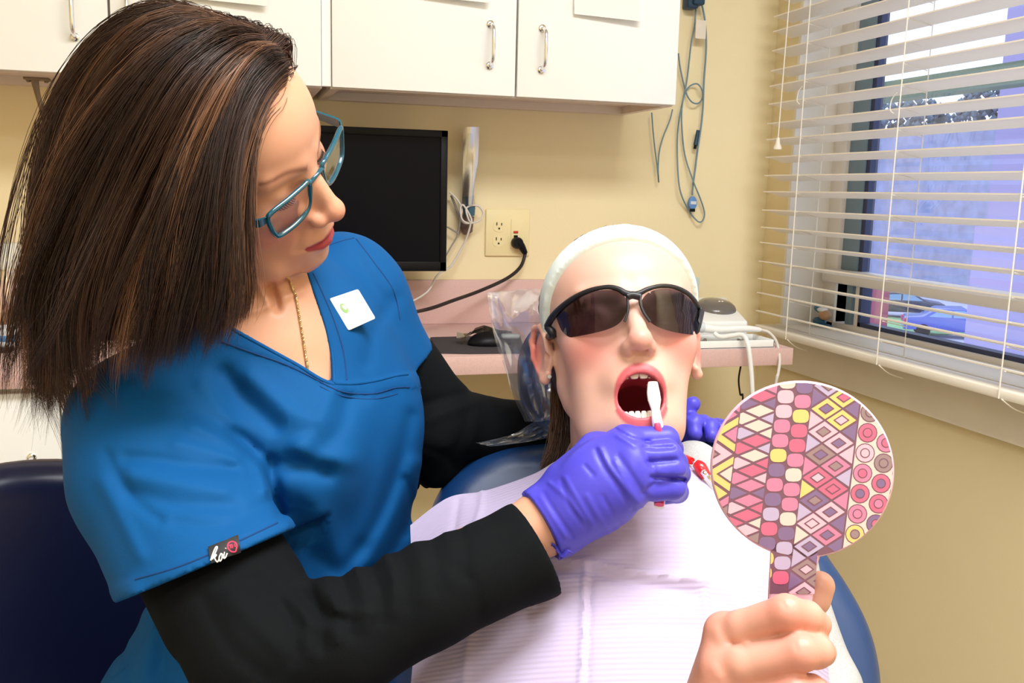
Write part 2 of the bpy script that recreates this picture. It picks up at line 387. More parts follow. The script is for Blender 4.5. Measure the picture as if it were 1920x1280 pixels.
# ---------------------------------------------------------------- window blind
bl = thing('window_blind', 'white horizontal slatted blind covering the window on the right', 'blind', (1.32, 1.4, 0.74))
BX = 1.30; tilt = 0.0115; NS = 25
def slat_mesh():
    mb = MB(); L0, L1 = 0.60, 2.19; pr = []
    for i in range(7):
        u = i / 6.0; pr.append((u * 0.050, -tilt * u + 0.0022 * math.sin(math.pi * u)))
    G0 = [(x, z) for x, z in pr] + [(x, z - 0.0028) for x, z in pr[::-1]]
    V = [(BX + x, y, z) for y in (L0, L1) for x, z in G0]; n = len(G0)
    F = [(k, (k + 1) % n, n + (k + 1) % n, n + k) for k in range(n)] + [tuple(range(n - 1, -1, -1)), tuple(range(n, 2 * n))]
    mb.add(V, F); return mb
o0 = slat_mesh().build('slat', m_slat, bl, sharp=50, base=(BX, 1.4, 0))
z0 = 0.803
for k in range(NS):
    o = o0 if k == 0 else o0.copy()
    if k: COL.objects.link(o); o.parent = bl
    z = z0 + 0.0432 * k
    o.location = Vector((BX, 1.4, z + 0.003 * math.sin(k * 2.1))) - bl.location
    o.rotation_euler = (math.radians(0.12 * math.sin(k * 1.7)), 0, 0)
mb = MB(); mb.box((BX - 0.002, 0.60, 0.748), (BX + 0.05, 2.19, 0.766), bev=0.004); mb.build('bottom_rail', m_slat, bl, sharp=40)
mb = MB(); mb.box((BX - 0.012, 0.58, z0 + 0.0432 * NS), (BX + 0.06, 2.2, z0 + 0.0432 * NS + 0.06), bev=0.004); mb.build('head_rail', m_slat, bl, sharp=40)
for y in (2.03, 1.683, 1.346, 1.0):
    mb = MB(); mb.tube([(BX - 0.005, y + (1.2 - z) * 0.01, z) for z in np.linspace(0.75, 1.9, 12)], 0.0013, 5); mb.build('ladder_cord', m_cordbl, bl)
    mb = MB(); mb.tube([(BX + 0.051, y - 0.008, z) for z in np.linspace(0.75, 1.9, 6)], 0.0011, 5)
    for k in range(NS): z = z0 + 0.0432 * k; mb.tube([(BX - 0.003, y, z - 0.0035), (BX + 0.05, y - 0.006, z - tilt - 0.0035)], 0.0009, 4)
    mb.build('ladder_rung', m_cordbl, bl)
    mb = MB(); mb.tube([(BX - 0.003, y, 0.75), (BX + 0.01, y - 0.02, 0.735), (BX + 0.03, y - 0.04, 0.728)], 0.0012, 5, smooth=4); mb.build('tail_cord', m_cordbl, bl)
for y, z in ((2.033, 1.33), (1.69, 1.285)):
    mb = MB(); mb.tube([(BX - 0.007, y + 0.001, z + 0.02), (BX - 0.008, y + 0.014, z + 0.008), (BX - 0.008, y + 0.017, z - 0.012), (BX - 0.006, y + 0.008, z - 0.02)], 0.0011, 5, smooth=4); mb.build('cord_loop', m_cordbl, bl)
t0, t1 = onX(1480, 0, 1.285), onX(1459, 258, 1.285)
mb = MB(); mb.tube([(1.285, t0[1], 1.9), t0, t1], 0.0014, 6); mb.build('pull_cord', m_cordbl, bl)
mb = MB(); mb.lathe([(0.0035, 0), (0.0045, -0.004), (0.0055, -0.014), (0.0095, -0.022), (0.0098, -0.028), (0.006, -0.0285)], t1, (0, 0, 1), 16); mb.build('cord_tassel', m_cordbl, bl)

# ================================================================ WALL CABINETS
def handle(mb, x, y, z0, z1):
    mb.tube([(x, y, z0), (x, y - 0.022, z0 + 0.006), (x, y - 0.03, z0 + 0.02), (x, y - 0.03, z1 - 0.02), (x, y - 0.022, z1 - 0.006), (x, y, z1)], 0.0042, 8, smooth=4)
    for z in (z0, z1): mb.lathe([(0.008, 0), (0.008, 0.003), (0.005, 0.005)], (x, y, z), (0, -1, 0), 14)
YD = 2.0; ZB = 1.287; ZT = 2.06
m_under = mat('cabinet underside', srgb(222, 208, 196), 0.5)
def wall_cabinet(x0, x1, xs, label, hands):
    t = thing('wall_cabinet', label, 'cabinet', ((x0 + x1) / 2, 2.15, ZB), 'white wall cabinets')
    mb = MB(); T = 0.018
    mb.box((x0, YD + 0.019, ZB), (x0 + T, YB - 0.001, ZT)); mb.box((x1 - T, YD + 0.019, ZB), (x1, YB - 0.001, ZT))
    mb.box((x0 + T, YD + 0.019, ZB + 0.018), (x1 - T, YB - 0.001, ZB + 0.034)); mb.box((x0 + T, YD + 0.019, ZT - T), (x1 - T, YB - 0.001, ZT))
    mb.box((x0 + T, YB - 0.012, ZB + 0.03), (x1 - T, YB - 0.001, ZT - T)); mb.box((x0 + T, YD + 0.019, ZB), (x1 - T, YD + 0.034, ZB + 0.03)); mb.box((x0 + T, YB - 0.03, ZB), (x1 - T, YB - 0.001, ZB + 0.018))
    mb.box(((xs - 0.009), YD + 0.025, ZB + 0.034), (xs + 0.009, YB - 0.01, ZT - T))
    mb.build('carcass', m_under, t, sharp=30)
    g = 0.0022
    for k, (a, b) in enumerate(((x0, xs), (xs, x1))):
        mb = MB(); mb.box((a + g, YD, ZB + 0.002), (b - g, YD + 0.018, ZT - 0.002), bev=0.0015); d = mb.build('door', m_white, t, sharp=30)
        hx, hz0, hz1 = hands[k]; mb = MB(); handle(mb, hx, YD, hz0, hz1); mb.build('handle', m_chrome, d)
    return t
mb = MB(); mb.box((0.1825, YD + 0.010, ZB + 0.004), (0.2005, YD + 0.03, ZT)); setting(mb, 'trim_2', m_white, sharp=30)
hC0, hC1 = onY(920, 122, YD - 0.01), onY(922, 44, YD - 0.01); hD0, hD1 = onY(1017, 130, YD - 0.01), onY(1020, 52, YD - 0.01)
hA0 = onY(139, 68, YD - 0.01)
hz = hC1[2] - hC0[2]
wall_cabinet(-0.612, 0.183, -0.209, 'white two-door wall cabinet above the left side of the counter, behind the woman', ((hA0[0], hA0[2], hA0[2] + hz), (-0.175, hA0[2], hA0[2] + hz)))
wall_cabinet(0.200, 0.957, 0.585, 'white two-door wall cabinet at the right, nearest the window', ((hC0[0], hC0[2], hC1[2]), (hD0[0], hD0[2], hD1[2])))
def door_paper(px0, py0, px1, py1, label):
    a = onY(px0, py0, YD - 0.004); b = onY(px1, py1, YD - 0.004); h = 0.14; G = []
    for i in range(9):
        u = i / 8.0; row = []
        for j in range(7):
            v = j / 6.0; p = a * (1 - u) + b * u
            row.append((p[0], YD - 0.0035 - 0.016 * (1 - v) ** 3 * (0.4 + 0.6 * u), p[2] + v * h + (a[2] - p[2]) * v))
        G.append(row)
    mb = MB(); mb.sheet(G, 0.0006); one(mb, 'notice_sheet', m_paper, label, 'paper', 'paper sheets taped to the cabinet doors')
door_paper(1075, 27, 1196, 42, 'blank paper sheet taped high on the rightmost cabinet door')
door_paper(775, -8, 915, 8, 'blank paper sheet taped high on the cabinet door left of the twin handles')
door_paper(340, -4, 500, 14, 'blank paper sheet taped on the cabinet door above the woman\'s hair')
# bracket under the left cabinet
b0 = onY(70, 150, 2.12)
t = thing('hook_bracket', 'small metal hook bracket hanging under the left wall cabinet', 'bracket', (b0[0], b0[1], ZB - 0.08))
m_brk = mat('dull metal', srgb(128, 112, 96), 0.45, metal=0.7)
mb = MB(); mb.box((b0[0] - 0.022, 2.10, ZB - 0.004), (b0[0] + 0.024, 2.13, ZB + 0.001), bev=0.001)
for s in (-0.015, 0.017): mb.lathe([(0.004, 0), (0.004, 0.003), (0.002, 0.004)], (b0[0] + s, 2.115, ZB - 0.004), (0, 0, -1), 10)
mb.build('mounting_plate', m_brk, t)
mb = MB(); mb.tube([(b0[0] - 0.004, 2.115, ZB - 0.003), (b0[0] + 0.0, 2.115, ZB - 0.03), (b0[0] + 0.010, 2.115, ZB - 0.078)], [0.008, 0.0055, 0.0045], 6, smooth=4); mb.build('hook', m_brk, t)

# ================================================================ COUNTER
t = thing('counter', 'pink laminate counter with backsplash running along the back wall', 'counter', (0, 2.05, ZC - 0.04))
XC1 = 1.177; YC0 = 1.815
mb = MB(); mb.box((-1.9, YC0, ZC - 0.037), (XC1, YB - 0.001, ZC), bev=0.0015); mb.build('worktop', m_pink, t, sharp=30)
mb = MB(); mb.box((-1.9, YB - 0.02, ZC), (XC1, YB - 0.001, onY(850, 525, YB - 0.02)[2]), bev=0.0015); mb.build('backsplash', m_pink, t, sharp=30)
t = thing('base_cabinet', 'white base cabinet under the left end of the pink counter', 'cabinet', (-0.75, 2.06, 0))
xb1 = 0.30
mb = MB(); mb.box((-1.5, YC0 + 0.045, 0.09), (xb1, YB - 0.002, ZC - 0.039)); mb.box((-1.48, YC0 + 0.1, 0), (xb1 - 0.02, YB - 0.02, 0.09)); mb.build('carcass', m_white, t, sharp=30)
for a, b in ((-1.5, -0.9), (-0.9, -0.3), (-0.3, xb1)):
    mb = MB(); mb.box((a + 0.002, YC0 + 0.026, 0.11), (b - 0.002, YC0 + 0.044, ZC - 0.05), bev=0.0015); d = mb.build('door', m_white, t, sharp=30)
    mb = MB(); handle(mb, b - 0.05, YC0 + 0.026, 0.5, 0.6); mb.build('handle', m_chrome, d)
mb = MB()
for y in (2.1,):
    mb.box((XC1 - 0.33, y - 0.1, 0.001), (XC1 - 0.30, y + 0.12, ZC - 0.038), bev=0.002)
mb.build('support_panel', m_pink, bpy.data.objects['counter'], sharp=30)

# ---------------------------------------------------------------- monitor
t = thing('monitor', 'black flat computer monitor standing dark on the counter', 'monitor', (0.26, 2.16, ZC))
x0, x1, z0m, z1m = 0.030, 0.473, 0.907, 1.222; ym = 2.15
mb = MB()
for a, b in (((x0, z0m), (x1, z0m + 0.022)), ((x0, z1m - 0.016), (x1, z1m)), ((x0, z0m), (x0 + 0.016, z1m)), ((x1 - 0.016, z0m), (x1, z1m))):
    mb.box((a[0], ym, a[1]), (b[0], ym + 0.02, b[1]), bev=0.002)
mb.build('bezel', m_black, t, sharp=40)
mb = MB(); mb.box((x0 + 0.003, ym + 0.012, z0m + 0.003), (x1 - 0.003, ym + 0.045, z1m - 0.003), bev=0.008); mb.build('housing', m_black, t, sharp=40)
mb = MB(); mb.box((x0 + 0.014, ym + 0.004, z0m + 0.02), (x1 - 0.014, ym + 0.0125, z1m - 0.014)); mb.build('screen', mat('dark screen', srgb(10, 10, 19), 0.3, spec=0.12), t, sharp=30)
mb = MB(); mb.tube([(0.25, 2.21, ZC + 0.01), (0.25, 2.20, 0.9), (0.25, 2.19, 1.02)], [0.028, 0.024, 0.022], 12); mb.build('neck', m_black, t)
mb = MB(); mb.lathe([(0.1, 0), (0.1, 0.006), (0.09, 0.012), (0.03, 0.016)], (0.25, 2.185, ZC), (0, 0, 1), 30); mb.build('stand_base', m_black, t)

# ---------------------------------------------------------------- outlet with plug and power cord
def Wp(px, py, off=0.0): return onY(px, py, YB - off)
a, b = Wp(909, 480, 0.003), Wp(994, 393, 0.003)
t = thing('outlet_plate', 'ivory two-gang outlet plate on the wall right of the monitor', 'outlet', ((a[0] + b[0]) / 2, YB, a[2]))
mb = MB(); mb.box((a[0], YB - 0.006, a[2]), (b[0], YB, b[2]), bev=0.003); mb.build('plate', m_ivory, t)
def receptacle(px, py, square=False):
    c = Wp(px, py, 0.007); mb = MB()
    if not square:
        pts = [(0.0165 * math.cos(q), 0.0145 * math.sin(q)) for q in np.linspace(0, 2 * math.pi, 25)[:-1]]; pts = [(max(-0.0145, min(0.0145, x)), z) for x, z in pts]
        mb.prism(pts, 0.002, lambda V: c + np.c_[V[:, 0], 0.002 - V[:, 2], V[:, 1]])
    r = mb.build('receptacle', m_ivory, t) if not square else square
    mb = MB()
    for dx, h in ((-0.0062, 0.0075), (0.0062, 0.006)): mb.box((c[0] + dx - 0.0012, YB - 0.0078, c[2] + 0.002), (c[0] + dx + 0.0012, YB - 0.0055, c[2] + 0.002 + h))
    mb.lathe([(0.0024, 0), (0.0024, 0.0024)], (c[0], YB - 0.0055, c[2] - 0.0055), (0, -1, 0), 12); mb.build('slot', m_dark, r)
receptacle(936, 424); receptacle(935, 452)
ga, gb = Wp(957, 467, 0.006), Wp(981, 411, 0.006)
mb = MB(); mb.box((ga[0], YB - 0.008, ga[2]), (gb[0], YB - 0.003, gb[2]), bev=0.001); gf = mb.build('safety_receptacle', m_ivory, t)
receptacle(969, 423, gf)
c = Wp(967, 435, 0.008); mb = MB(); mb.box((c[0] - 0.006, YB - 0.0105, c[2] - 0.0028), (c[0] + 0.006, YB - 0.007, c[2] + 0.0028), bev=0.0008); mb.build('reset_button', mat('red button', srgb(190, 62, 40), 0.4), gf)
c = Wp(967, 443, 0.008); mb = MB(); mb.box((c[0] - 0.005, YB - 0.010, c[2] - 0.0028), (c[0] + 0.005, YB - 0.007, c[2] + 0.0028), bev=0.0008); mb.build('test_button', m_black, gf)
c = Wp(968, 455, 0.01)
t = thing('power_cord', 'thick black power cord plugged into the outlet and drooping to the counter', 'cord', c)
mb = MB(); mb.lathe([(0.012, 0), (0.0145, 0.004), (0.0145, 0.016), (0.012, 0.022)], (c[0], YB - 0.008, c[2]), (0, -1, 0), 20)
q = Wp(985, 475, 0.02); mb.tube([(c[0] + 0.002, YB - 0.02, c[2]), (c[0] + 0.010, YB - 0.022, c[2] - 0.008), q], [0.012, 0.0095, 0.0062], 12, smooth=4); mb.build('plug', m_black, t)
pts = [Wp(985, 475, 0.02), Wp(976, 500, 0.035), Wp(950, 522, 0.06), Wp(900, 545, 0.09), onY(850, 563, 2.15), onZ(800, 581, ZC + 0.02) , onZ(740, 588, ZC + 0.0045), onZ(660, 592, ZC + 0.0045)]
pts[5] = onY(800, 580, 2.09); pts[6] = onY(745, 588, 2.06)
mb = MB(); mb.tube(pts, 0.0043, 8, smooth=6); mb.build('cord', m_cordblk, t)

# ---------------------------------------------------------------- camera wand in its sleeve, coiled cable
c = Wp(882, 320, 0.02)
t = thing('camera_wand', 'grey handheld dental camera in clear sleeve hung on wall beside monitor', 'dental camera', (c[0], YB - 0.02, Wp(880, 445)[2]))
m_wand = mat('wand grey', srgb(140, 130, 116), 0.35)
pts = [Wp(881, 256, 0.022), Wp(881, 290, 0.024), Wp(879, 330, 0.026), Wp(878, 368, 0.028)]
mb = MB(); mb.tube(pts, [0.0085, 0.0085, 0.011, 0.014], 14, smooth=5); mb.lathe([(0.0085, 0), (0.007, 0.006), (0.003, 0.0085)], pts[0], (0, 0, 1), 14); mb.build('wand', m_wand, t)
mb = MB(); mb.tube([Wp(878, 368, 0.028), Wp(879, 385, 0.028), Wp(880, 404, 0.026)], [0.0145, 0.016, 0.013], 14, smooth=3); mb.build('holder_cup', mat('blue holder', srgb(58, 96, 112), 0.4), t)
mb = MB(); mb.tube([Wp(879, 404, 0.02), Wp(875, 425, 0.018), Wp(878, 436, 0.016)], [0.014, 0.016, 0.012], 12, smooth=3); mb.build('holder_arm', mat('brown grey', srgb(112, 92, 84), 0.5), t)
A = [Wp(868, 238, 0.04), Wp(899, 238, 0.04)]; B = [Wp(867, 384, 0.045), Wp(891, 384, 0.045)]; G = []
for i in range(7):
    u = i / 6; G.append([(A[0] * (1 - u) + A[1] * u) * (1 - v) + (B[0] * (1 - u) + B[1] * u) * v + np.array([0.0, -0.003 * math.sin(6 * u + 5 * v) - 0.008 * math.sin(math.pi * u), 0]) for v in np.linspace(0, 1, 12)])
m_sleeve = film('sleeve film', (0.97, 0.96, 0.97), 0.72, 0.25, 0.95)
mb = MB(); mb.sheet(G, 0.0004); mb.build('clear_sleeve', m_sleeve, t)
c = Wp(885, 405, 0.03)
t = thing('coiled_cable', 'pale grey cable looped below the dental camera beside the monitor', 'cable', c)
mb = MB()
mb.tube([Wp(843, 360, 0.03), Wp(858, 375, 0.035), Wp(866, 392, 0.04), Wp(864, 410, 0.045), Wp(872, 418, 0.05), Wp(884, 416, 0.05), Wp(880, 402, 0.05), Wp(868, 384, 0.05), Wp(863, 392, 0.05), Wp(867, 412, 0.052), Wp(880, 418, 0.05), Wp(898, 414, 0.045), Wp(906, 400, 0.04), Wp(898, 387, 0.04), Wp(884, 385, 0.045), Wp(874, 392, 0.05), Wp(878, 410, 0.055), Wp(882, 420, 0.05), Wp(876, 442, 0.045), Wp(866, 464, 0.04), Wp(846, 498, 0.05), Wp(820, 516, 0.08), onY(800, 548, 2.19), onY(752, 574, 2.1), onY(700, 590, 2.08)], 0.0024, 7, smooth=6)
mb.build('cable', m_cordwht, t)
mb = MB(); mb.tube([Wp(838, 425, 0.03), Wp(850, 432, 0.03), Wp(858, 440, 0.03), Wp(846, 462, 0.03), Wp(832, 486, 0.05)], 0.002, 6, smooth=6); mb.tube([Wp(846, 366, 0.02), Wp(856, 392, 0.02), Wp(862, 415, 0.02), Wp(858, 440, 0.02)], 0.003, 6, smooth=6); mb.build('second_cable', mat('grey cord', srgb(150, 142, 136), 0.5), t)

# ---------------------------------------------------------------- sensor cables on the wall right of the cabinet
c = Wp(1297, 8, 0.02)
t = thing('sensor_cables', 'thin blue-grey sensor cables hanging in loops on the wall by the window', 'cable', c)
mb = MB(); a = Wp(1278, 19, 0.0); b = Wp(1309, -30, 0.0); mb.box((a[0], YB - 0.035, a[2]), (b[0] - 0.012, YB, b[2]), bev=0.005); mb.box((a[0] + 0.012, YB - 0.045, a[2] + 0.008), (b[0], YB - 0.01, b[2]), bev=0.004); mb.build('holder', m_teal, t)
loop1 = [(1306, 0), (1302, 50), (1296, 80), (1288, 150), (1281, 185), (1274, 220), (1270, 260), (1271, 320), (1276, 360), (1290, 392), (1306, 413), (1316, 415), (1321, 400), (1314, 375), (1300, 340), (1284, 290), (1278, 230), (1280, 190), (1290, 165), (1306, 157), (1316, 168), (1317, 184), (1308, 194), (1296, 190), (1286, 172), (1276, 130), (1272, 100)]
mb = MB(); mb.tube([Wp(x, y, 0.012 + 0.006 * (i % 3)) for i, (x, y) in enumerate(loop1)], 0.002, 7, smooth=6); mb.build('cable', m_greyblue, t)
mb = MB(); mb.tube([Wp(x, y, 0.018) for x, y in [(1314, 0), (1322, 40), (1324, 90), (1320, 150), (1318, 200), (1314, 240), (1308, 280), (1303, 320), (1299, 350), (1298, 366)]], 0.0024, 7, smooth=6); mb.build('cable', m_greyblue, t)
mb = MB(); mb.tube([Wp(x, y, 0.02) for x, y in [(1222, 211), (1224, 240), (1228, 280), (1232, 310), (1235, 342), (1234, 320), (1236, 285), (1244, 255), (1256, 225), (1261, 205)]], 0.0018, 7, smooth=5); mb.build('cable', m_greyblue, t)
c0 = Wp(1298, 380, 0.018); mb = MB()
mb.prism([(0.0115 * math.cos(q) * (1 - 0.12 * math.sin(q)), 0.017 * math.sin(q)) for q in np.linspace(0, 2 * math.pi, 21)[:-1]], 0.012, lambda V: c0 + np.c_[V[:, 0], 0.006 - V[:, 2], V[:, 1]], bev=0.002); u_ = mb.build('connector_body', m_blue, t)
mb = MB(); mb.box(c0 + np.array([-0.005, -0.007, -0.023]), c0 + np.array([0.006, 0.004, -0.015]), bev=0.001); mb.build('connector_tip', m_black, u_)
mb = MB(); mb.box(c0 + np.array([-0.008, -0.0075, -0.004]), c0 + np.array([0.008, -0.0055, 0.004])); mb.build('connector_label', mat('pale label', srgb(206, 214, 220), 0.5), u_)
q0 = Wp(1309, 244, 0.018); q1 = Wp(1304, 272, 0.018)
mb = MB(); mb.tube([q0, q1], [0.0045, 0.006], 8); mb.build('small_plug', m_teal, t); mb = MB(); mb.tube([q1, q1 + (q1 - q0) * 0.25], 0.004, 8); mb.build('small_plug_tip', m_black, t)
a, b = Wp(1303, 72, 0.03), Wp(1324, 39, 0.03)
mb = MB(); mb.box((a[0], YB - 0.032, a[2]), (b[0], YB - 0.030, b[2])); mb.build('tag', mat('cream tag', srgb(226, 214, 196), 0.7), t)

# ---------------------------------------------------------------- on the counter
def Cz(px, py, h=0.0): return onZ(px, py, ZC + h)
c = Cz(875, 648)
corners = [Cz(806, 635), Cz(880, 633), Cz(975, 632), Cz(985, 663), Cz(880, 664), Cz(823, 663)]
mb = MB(); z_ = ZC
poly = [(p[0], p[1]) for p in corners]
def rounded(poly, r=0.008, n=4):
    outp = []
    for i, p in enumerate(poly):
        a = np.array(poly[i - 1]); p = np.array(p); b = np.array(poly[(i + 1) % len(poly)])
        p0 = p + nrm(a - p) * r; p1 = p + nrm(b - p) * r
        for k in range(n + 1): u = k / n; outp.append(tuple((1 - u) ** 2 * p0 + 2 * u * (1 - u) * p + u * u * p1))
    return outp
mb.prism(rounded(poly), 0.004, lambda V: np.c_[V[:, 0], V[:, 1], V[:, 2] + ZC], bev=0.001)
one(mb, 'mouse_pad', mat('mouse pad cloth', srgb(58, 54, 58), 0.9, bump=(900, 0.2, 0.001)), 'dark grey mouse pad on the pink counter left of the headrest', 'mouse pad')
c = Cz(918, 646, 0.004)
t = thing('computer_mouse', 'black computer mouse under crumpled plastic wrap on the mouse pad', 'mouse', c)
mb = MB(); bm = bmesh.new(); bmesh.ops.create_uvsphere(bm, u_segments=20, v_segments=12, radius=1)
mb.bm(bm, frame=lambda V: c + np.c_[V[:, 0] * 0.048, V[:, 1] * 0.03, np.maximum(V[:, 2], -0.1) * 0.026 + 0.0028]); mb.build('shell', m_black, t)
mb = MB(); mb.box(c + np.array([0.02, -0.022, 0.014]), c + np.array([0.06, 0.0, 0.024]), bev=0.004); mb.build('top_panel', mat('pale grey plastic', srgb(190, 200, 198), 0.3), t)
m_wrap = film('wrap film', (0.82, 0.8, 0.76), 0.6, 0.18, 0.85)
rr = np.random.default_rng(3); G = [[c + np.array([-0.062 + 0.012 * i + rr.normal() * 0.002, 0.0 + 0.008 * j, 0.032 * math.exp(-((i - 5) / 4.0) ** 2) * (1 - 0.5 * (j / 5.0)) + rr.normal() * 0.0035 + 0.008]) for j in range(6)] for i in range(11)]
mb = MB(); mb.sheet(G, 0.0004); mb.build('plastic_wrap', m_wrap, t, sharp=15)
c = Cz(783, 636)
t = thing('packaged_tip', 'small clear packaged dental tip lying on the counter beside the blue sleeve', 'package', c)
G = [[c + np.array([-0.05 + 0.012 * i, 0.028 - 0.014 * j, 0.004 + 0.004 * math.sin(i * 1.3 + j)]) for j in range(4)] for i in range(6)]
mb = MB(); mb.sheet(G, 0.0005); mb.build('wrapper', m_wrap, t, sharp=20)
mb = MB(); mb.tube([c + np.array([-0.04, 0.01, 0.006]), c + np.array([0.012, -0.006, 0.006])], [0.004, 0.0025], 8); mb.build('tip', m_whitepl, t)
# scaler unit, tray, handpiece
p0 = Cz(1290, 628, 0.07); p1 = Cz(1402, 610, 0.055)
t = thing('scaler_unit', 'white dental scaler console with a grey dome at the counter end', 'dental unit', (0.98, 2.08, ZC))
fl, fr_, br, bl_ = onY(1280, 604, 1.93), onY(1403, 602, 1.93), onY(1362, 556, 2.10), onY(1284, 558, 2.10)
def slab(mb, tops, zb, bev, inset=0.006):
    V = np.array(list(tops) + [(p[0] + (inset if k in (0, 3) else -inset) * -1 * 0, p[1], zb) for k, p in enumerate(tops)], float)
    bm = bmesh.new(); vv = [bm.verts.new(p) for p in V]
    for f in ((0, 1, 2, 3), (7, 6, 5, 4), (0, 4, 5, 1), (1, 5, 6, 2), (2, 6, 7, 3), (3, 7, 4, 0)): bm.faces.new([vv[i] for i in f])
    bmesh.ops.recalc_face_normals(bm, faces=list(bm.faces)); bmesh.ops.bevel(bm, geom=list(bm.edges), offset=bev, segments=3, profile=0.5, affect='EDGES'); mb.bm(bm)
zt0 = fl[2]; zt1 = br[2]
fl[2] = fr_[2]; bl_[2] = br[2]
mb = MB(); slab(mb, (fl, fr_, br, bl_), ZC + 0.004, 0.006); mb.build('housing', m_whitepl, t, sharp=40)
n_ = nrm(np.cross(fr_ - fl, bl_ - fl)); dc = onY(1342, 577, 2.02); k_ = ((fl - CAM) @ n_) / ((dc - CAM) @ n_); dc = CAM + (dc - CAM) * k_
mb = MB(); mb.lathe([(0.0475, -0.004), (0.0475, 0.002), (0.044, 0.008), (0.036, 0.014), (0.02, 0.018), (0.004, 0.0195)], dc, n_, 36, ref=(1, 0, 0)); dm = mb.build('dome', m_grey, t)
mb = MB(); ex, ey = nrm(fr_ - fl), nrm(bl_ - fl)
for k in range(5): q = dc + ex * (0.006 + 0.008 * k) + ey * (-0.010 + 0.0012 * k * k * 0.5) + n_ * (0.0185 - 0.0004 * k * k * 1.6); mb.box((-0.0022, -0.0028, -0.001), (0.0022, 0.0028, 0.0012), frame=frame(q, ex, ey, n_))
mb.build('indicator_mark', m_whitepl, dm)
# tray in front
c = Cz(1390, 645)
t2 = thing('handpiece_tray', 'white shallow handpiece tray at the front edge of the counter', 'tray', (c[0], c[1], ZC))
xa, xb_ = 0.90, 1.135; ya, yb_ = 1.825, 1.915
mb = MB(); mb.box((xa, ya, ZC), (xb_, yb_, ZC + 0.004), bev=0.001); mb.box((xa, ya, ZC), (xb_, ya + 0.004, ZC + 0.018), bev=0.0015); mb.box((xa, yb_ - 0.004, ZC), (xb_, yb_, ZC + 0.018), bev=0.0015)
mb.box((xb_ - 0.004, ya, ZC), (xb_, yb_, ZC + 0.018), bev=0.0015); mb.box((xa, ya, ZC), (xa + 0.004, yb_, ZC + 0.018), bev=0.0015); mb.build('dish', m_whitepl, t2, sharp=30)
for x in (0.965, 1.06):
    mb = MB(); mb.prism([(-0.014, 0), (0.014, 0), (0.010, 0.018), (0.002, 0.012), (-0.006, 0.016)], 0.012, lambda V, x=x: np.c_[V[:, 0] + x, V[:, 2] + ya + 0.008, V[:, 1] + ZC + 0.004], bev=0.001); mb.build('cradle', m_grey, t2)
hp = [onY(1318, 614, 1.87), onY(1350, 618, 1.87), onY(1395, 616, 1.87), onY(1425, 618, 1.875)]
t3 = thing('scaler_handpiece', 'white scaler handpiece with long hose resting on the tray', 'handpiece', hp[1])
mb = MB(); mb.tube(hp, [0.0105, 0.009, 0.008, 0.005], 14, smooth=5); mb.build('handpiece', m_whitepl, t3)
mb = MB(); mb.tube([hp[0], hp[0] - (hp[1] - hp[0]) * 0.6], [0.012, 0.011], 14); mb.build('collar', mat('pale blue grey', srgb(206, 212, 220), 0.3), t3)
hose = [onY(1340, 625, 1.86), onY(1352, 632, 1.845), onY(1372, 629, 1.83), onY(1392, 628, 1.815), onY(1402, 645, 1.795), onY(1408, 690, 1.79), onY(1411, 740, 1.79), onY(1413, 790, 1.80)]
z_end = 0.05; last = hose[-1]; hose += [last + np.array([0.0, 0.03, -0.2]), np.array([last[0] + 0.05, last[1] + 0.15, 0.02])]
mb = MB(); mb.tube(hose, 0.0052, 10, smooth=6); mb.build('hose', m_whitepl, t3)
cab = [onY(1425, 618, 1.875), onY(1440, 622, 1.87), onY(1452, 634, 1.85), onY(1458, 648, 1.83), onY(1462, 675, 1.81), onY(1458, 705, 1.80), onY(1453, 728, 1.80)]
cab += [cab[-1] + np.array([0, 0.05, -0.3]), np.array([cab[-1][0], 2.2, 0.02])]
mb = MB(); mb.tube(cab, [0.0035] * len(cab), 8, smooth=6); mb.build('thin_hose', m_cordwht, t3)
c = onY(1388, 700, 2.0); pts = [onY(1389, 686, 2.02), onY(1385, 712, 2.02), onY(1388, 740, 2.02), onY(1392, 764, 2.02)]; pts += [pts[-1] + np.array([0.02, 0.05, -0.35]), np.array([1.02, 2.2, 0.01])]
mb = MB(); mb.tube(pts, 0.0022, 7, smooth=5); one(mb, 'dangling_wire', m_cordblk, 'thin black wire dangling under the right end of the counter', 'wire')
# green folded packet behind the head
a, b = onY(1262, 600, 2.24), onY(1307, 519, 2.24)
t = thing('glove_box', 'pale green patterned box standing on the counter behind the headband', 'box', ((a[0] + b[0]) / 2, 2.25, ZC))
mb = MB(); mb.box((a[0] - 0.05, 2.225, ZC), (b[0], 2.278, b[2]), bev=0.002); mb.build('carton', mat('pale green card', srgb(194, 214, 206), 0.6), t)
mb = MB()
for k in range(3): mb.prism([(0, 0), (0.012, 0.016), (0.024, 0)], 0.0008, lambda V, k=k: np.c_[V[:, 0] + b[0] - 0.03, 2.2252 - V[:, 2], V[:, 1] + b[2] - 0.03 - 0.02 * k])
mb.build('printed_triangle', mat('sage print', srgb(168, 194, 188), 0.6), t)
